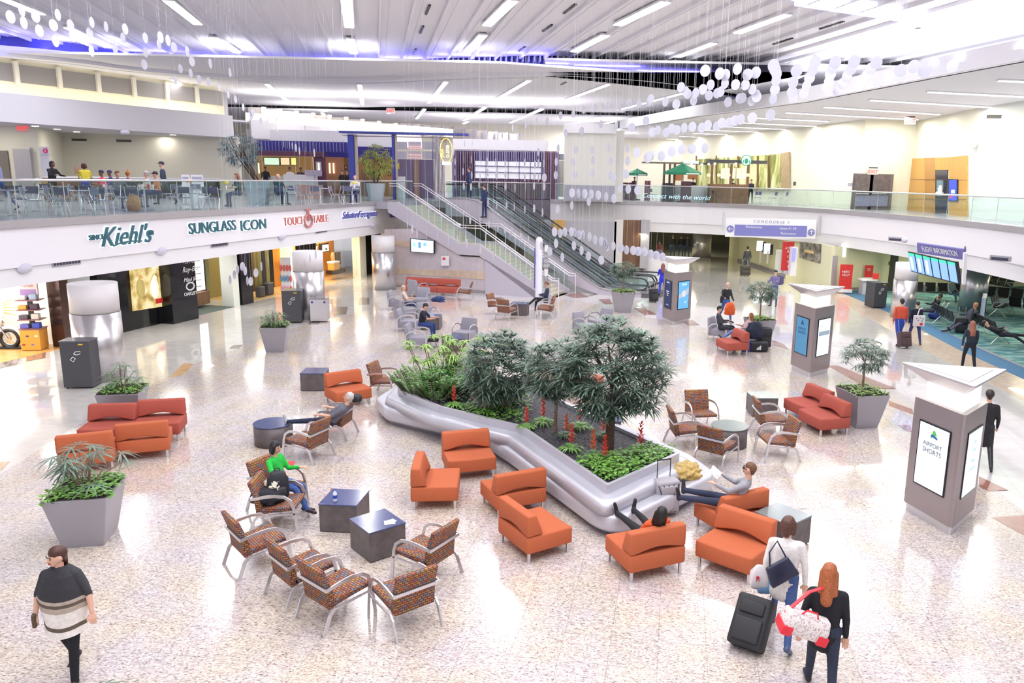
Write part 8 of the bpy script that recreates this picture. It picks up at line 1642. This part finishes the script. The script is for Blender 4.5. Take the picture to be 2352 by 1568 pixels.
for i, (x, Y_) in enumerate(((1440, 57), (1500, 55.3), (1545, 55), (1640, 54), (1740, 53.2), (1775, 52.5), (1800, 52.3))):
    p = aty(x, 440, Y_); place(CC, (p.x, p.y, ZU), .8 * i, 'dark coffee bar chair seen through the railing glass, ' + ('by the small parasol', 'beyond the tower', 'under the large parasol', 'before the wooden counter', 'before the mural', 'near the mural edge', 'last before the bare wall')[i], 'coffee bar chairs')
CCl = root('condiment_shelf', (0, 0, 0), 0, 'low dark red display shelf by the small parasol', 'shelf'); boxpx('shelf_body', 1430, 419, 1462, 424, 58, .4, mat('rack_dark_red', (1, 1, 1)), CCl); boxpx('rack', 1482, 415, 1494, 426, 58, .4, mat('rack_plum', (.25, .08, .12), .5), CCl)
# lettering film on the railing glass
fl = text('Connect with the world', .42, aty(1552, 452, 52.9), (1, 0, -.02), (0, 0, 1), emitm('film_blue', (.55, .80, .95), .5), None, 'glass_lettering', .003, shear=.3, sx=1.1); tag(fl, 'pale blue script lettering on the railing glass before the coffee bar', 'lettering')
# ---------------------------------------------------------------- walkway wall items
dw = root('double_door', (0, 0, 0), 0, 'dark brown double door with grey kick plates on the walkway', 'door'); Y = 47.0
boxpx('door_frame', 1962, 398, 2045, 486, Y + .1, .15, mat('frame_brown', (.17, .14, .15), .5), dw); DB = mat('door_leaf_brown', (.12, .10, .10), .55, noise=.3, nscale=4)
for x0, x1 in ((1964.5, 1999), (2000, 2039)): l_ = boxpx('door_leaf', x0, 401, x1, 485, Y, .12, DB, dw); boxpx('kick_plate', x0 + 1, 448, x1 - 1, 474, Y - .04, .05, mat('kick_violet', (.22, .21, .32), .4), l_); boxpx('push_bar', x0 + 3, 443, x1 - 3, 446, Y - .12, .06, ALU, l_)
al = root('wood_alcove', (0, 0, 0), 0, 'honey wood panelled alcove with a dark glass door', 'wall panelling'); Va, Vb = (19.5, 47.6), (19.0, 39.2)
def vw(px, py, o=-.06): p = onwall(px, py, Va, Vb); return p + Vector((o, 0, 0))
def vp(name, x0, y0a, y0b, x1, y1a, y1b, o, m_, parent=al): P = [vw(x0, y0b, o), vw(x1, y1b, o), vw(x1, y1a, o), vw(x0, y0a, o)]; return MB().hexa(P, [p + Vector((.05, 0, 0)) for p in P]).build(name, m_, parent)
vp('wood_panel', 2079, 365, 482, 2126, 363, 490, -.06, WOODO); vp('wood_panel_angled', 2126, 363, 490, 2150, 362, 489, -.05, woodm('honey_wood_dark', (.40, .20, .05), (.48, .26, .07), 3, .4, False)); vp('wood_header', 2150, 362, 390, 2182, 361, 390, -.05, WOODO); vp('dark_door', 2150, 390, 489, 2178, 390, 490, -.04, mat('dark_navy_door', (.03, .035, .06), .2)); vp('door_glass', 2154, 414, 450, 2168, 414, 450, -.07, mat('door_glass_teal', (.20, .32, .36), .15)); vp('wood_panel', 2182, 361, 493, 2224, 357, 498, -.06, WOODO)
for y in (411, 456): vp('panel_joint', 2081, y, y + .8, 2223, y + 2, y + 3, -.07, WOODD)
ws = root('wall_screen', (0, 0, 0), 0, 'narrow tall blue information screen on the honey wood', 'display screen'); vp('screen_frame', 2180, 411, 462, 2204, 412, 463, -.12, BLACKM, ws); vp('screen', 2186, 413, 460, 2203, 413, 461, -.14, emitm('screen_royal', (.03, .06, .55), .9), ws); vp('red_patch', 2187, 448, 455, 2194, 448, 455, -.16, emitm('patch_magenta', (.5, .03, .25), .8), ws); vp('white_patch', 2192, 436, 444, 2199, 436, 444, -.16, SCRW, ws)
sc4 = root('white_figure_display', (0, 0, 0), 0, 'stacked white ornaments behind the alcove door glass', 'ornament'); q = vw(2169, 448, -.25); MB().lathe([(.16, 0), (.22, .12), (.10, .22), (.14, .34), (.07, .42), (.10, .5)], q, 14).build('ornament_body', WLET, sc4, smooth=True)
for x, y, Y_, l in ((2207, 332, 39, 'round white wall loudspeaker high above the wood panels'),): q = aty(x, y, Y_); o = MB().lathe([(.17, 0), (.2, .08), (.15, .14)], n=20).build('wall_speaker', WLET, None, smooth=True); o.location = q; o.rotation_euler = (0, -PI / 2, 0); o.location.x = 18.9; tag(o, l, 'speaker')
o = boxpx('wall_grille', 2272, 263, 2300, 272, 35.2, .2, mat('grille_dark', (1, 1, 1))); o.location.x += 0; tag(o, 'grey slot grille near the ceiling of the mint wall', 'vent')
o = boxpx('phone_box', 1823, 417, 1828, 426, 53.9, .1, DARKG); tag(o, 'small dark wall phone beside the mural edge', 'phone'); o = boxpx('door_plate', 1948, 420, 1958, 428, 47.2, .05, mat('vent_grey', (1, 1, 1))); tag(o, 'square grey plate beside the double door', 'sign')
sp2 = spot('wall_wash', tuple(aty(1887, 268, 45)), 260, (1, .96, .8), 50, (-.35, 0, 0)); spot('wall_wash', (17.6, 37.5, ZR - .2), 260, (1, .96, .8), 60, (0, .35, 0)); spot('wall_wash', (17.8, 31, ZR - .2), 200, (1, .98, .9), 60, (0, .35, 0))

# ---------------------------------------------------------------- hanging discs
random.seed(21)
DISC = bpy.data.materials.new('disc_white'); DISC.use_nodes = True; t_ = DISC.node_tree; bs = t_.nodes['Principled BSDF']; bs.inputs['Base Color'].default_value = (.62, .62, .72, 1); bs.inputs['Roughness'].default_value = .25; bs.inputs['Transmission Weight'].default_value = 0
DISC.node_tree.nodes['Principled BSDF'].inputs['Subsurface Weight'].default_value = 0
THR = mat('thread_white', (.80, .80, .88), .5)
dm = MB().lathe([(.128, -.003), (.128, .003)], n=22).mesh('hanging_disc', DISC)
for v in dm.vertices: v.co = Vector((v.co.z, v.co.x, v.co.y))      # face along local x
tm_ = {}
def thread(L):
    k = round(L * 4) / 4
    if k not in tm_: tm_[k] = MB().tube([(0, 0, .128), (0, 0, .128 + k)], .0014, 3).mesh('thread', THR)
    return tm_[k]
DR = math.atan2(RN.y, RN.x); ndisc = [0]
def disc(px, py, Y, grp, lab):
    p = aty(px, py, Y); o = bpy.data.objects.new('hanging_disc', dm); COL.objects.link(o); o.location = p; o.rotation_euler = (0, 0, DR + (.5 if px > 1450 else .28 if px > 1250 else -.25 if px < 600 else 0) + random.uniform(-.16, .16)); tag(o, lab, 'hanging disc', grp)
    zt = ZA if Y < 33 else ZB; o2 = bpy.data.objects.new('thread', thread(max(.5, zt - p.z - .2))); COL.objects.link(o2); o2.parent = o; ndisc[0] += 1
def row(pts, n, Y0, Y1, grp, lab, jx=3, jy=3):
    n = max(2, round(n * .72)) if n > 5 else n
    for k in range(n):
        f = k / max(n - 1, 1) * (len(pts) - 1); i = min(int(f), len(pts) - 2); u = f - i
        disc(pts[i][0] + (pts[i + 1][0] - pts[i][0]) * u + random.uniform(-jx, jx), pts[i][1] + (pts[i + 1][1] - pts[i][1]) * u + random.uniform(-jy, jy), Y0 + (Y1 - Y0) * k / max(n - 1, 1), grp, lab)
G1_, L1_ = 'discs over the walkway cove', 'white disc hanging before the bright walkway cove'
for (pts, n) in (([(1777, 150), (1785, 175), (1776, 228)], 8), ([(1829, 162), (1818, 205), (1822, 225)], 6), ([(1873, 142), (1860, 180), (1846, 214)], 7), ([(1918, 143), (1908, 170), (1900, 205)], 5), ([(1963, 142), (1945, 175), (1925, 208)], 5), ([(2012, 144), (1990, 172), (1972, 198)], 5), ([(2068, 162), (2016, 190)], 3), ([(2098, 152), (2066, 178)], 2)): row(pts, n, 16.5, 20, G1_, L1_, 1, 1)
for x, y in ((2123, 164), (2145, 148), (2188, 152)): disc(x, y, 16.5, G1_, L1_)
G2_, L2_ = 'disc cloud at the end of the violet cove', 'white disc in the dense cloud below the violet cove end'
row([(1625, 165), (1680, 165), (1735, 168)], 9, 18, 18, G2_, L2_, 6, 8); row([(1560, 205), (1640, 200), (1730, 205)], 14, 21, 20, G2_, L2_, 6, 12); row([(1500, 235), (1600, 225), (1700, 225), (1745, 215)], 18, 22, 20, G2_, L2_, 8, 12)
G3_, L3_ = 'lower chain towards the walkway', 'white disc in the lower chain pointing to the walkway lights'
row([(1500, 305), (1560, 298), (1640, 287), (1700, 272)], 20, 22, 20, G3_, L3_, 4, 5); disc(1728, 271, 19, G3_, L3_); disc(1770, 264, 18, G3_, L3_)
G4_, L4_ = 'rising chain across the far ceiling', 'small white disc in the rising chain across the far ceiling'
row([(1040, 345), (1110, 318), (1180, 296), (1260, 275), (1340, 255), (1420, 245), (1490, 240)], 26, 30, 24, G4_, L4_, 4, 7)
G5_, L5_ = 'curtain of discs before the white tower', 'white disc in the hanging curtain before the white tower'
row([(1300, 300), (1400, 290), (1480, 285)], 9, 26, 23, G5_, L5_, 5, 8)
for j, y in enumerate((345, 375, 405)): row([(1240, y), (1340, y - 3), (1440, y - 8)], 9, 26, 23, G5_, L5_, 4, 5)
for x, y in ((1463, 350), (1488, 362), (1494, 357), (1519, 358), (1543, 348), (1567, 343), (1590, 342), (1619, 340)): disc(x, y, 20.5, G5_, L5_)
for x, y in ((1410, 408), (1424, 432), (1443, 434), (1465, 437), (1410, 456), (1392, 452), (1374, 448), (1358, 446), (1343, 445), (1328, 444), (1314, 443)): disc(x, y, 22, G5_, L5_)
G6_, L6_ = 'curtain of discs before the plum pavilion', 'narrow white disc in the curtain before the plum pavilion'
for y in (372, 402, 428): row([(1045, y - 4), (1140, y), (1250, y + 4)], 15, 28, 25, G6_, L6_, 2, 5)
G7_, L7_ = 'disc waves over the escalator', 'white disc hanging over the stairs and escalator'
row([(1120, 470), (1180, 476), (1250, 486), (1350, 465)], 14, 27, 23, G7_, L7_, 4, 7); row([(1060, 500), (1140, 520), (1200, 545), (1290, 590)], 16, 28, 22, G7_, L7_, 3, 5)
row([(1272, 535), (1312, 533), (1340, 540), (1380, 553), (1395, 565), (1440, 573), (1480, 578), (1520, 588)], 30, 22, 22, G7_, L7_, 2, 3); row([(1275, 560), (1330, 568), (1340, 585), (1380, 595)], 7, 22, 22, G7_, L7_, 2, 3)
row([(935, 515), (960, 540), (1020, 550), (1065, 555), (1135, 590)], 14, 22, 22, G7_, L7_, 2, 3)
G8_, L8_ = 'discs at the near end of the violet cove', 'pale disc hanging near the start of the violet cove'
row([(22, 36), (70, 62), (125, 95)], 4, 17, 18, G8_, L8_, 3, 3); row([(48, 25), (97, 44), (150, 75), (210, 115)], 5, 18, 19, G8_, L8_, 3, 3); row([(132, 37), (175, 60), (240, 95), (330, 150)], 7, 19, 21, G8_, L8_, 3, 4); row([(212, 52), (250, 70), (310, 105), (400, 180)], 7, 20, 23, G8_, L8_, 3, 5); row([(290, 65), (345, 98), (390, 100), (440, 140)], 5, 20, 22, G8_, L8_, 3, 4); row([(366, 82), (392, 98), (470, 140), (530, 170)], 5, 19, 23, G8_, L8_, 3, 4)
G9_, L9_ = 'narrow discs along the terrace column', 'narrow pale disc glinting between violet cove and terrace'
row([(420, 160), (500, 200), (560, 250), (640, 290)], 16, 25, 29, G9_, L9_, 8, 10); row([(580, 262), (660, 280), (740, 300), (800, 290)], 12, 28, 30, G9_, L9_, 6, 8)
GA_, LA_ = 'narrow discs before the food counter', 'thin white disc before the violet canopy of the food counter'
row([(652, 328), (670, 335), (690, 345), (742, 352)], 12, 26, 26, GA_, LA_, 1, 3)
GB_, LB_ = 'low discs in front of the shops', 'white disc hanging low in front of the lit shops'
row([(530, 640), (545, 620), (563, 612), (570, 655), (590, 625), (615, 600)], 14, 22, 22, GB_, LB_, 2, 3); row([(690, 610), (705, 600), (725, 585)], 6, 23, 23, GB_, LB_, 1, 2)
print('discs', ndisc[0])
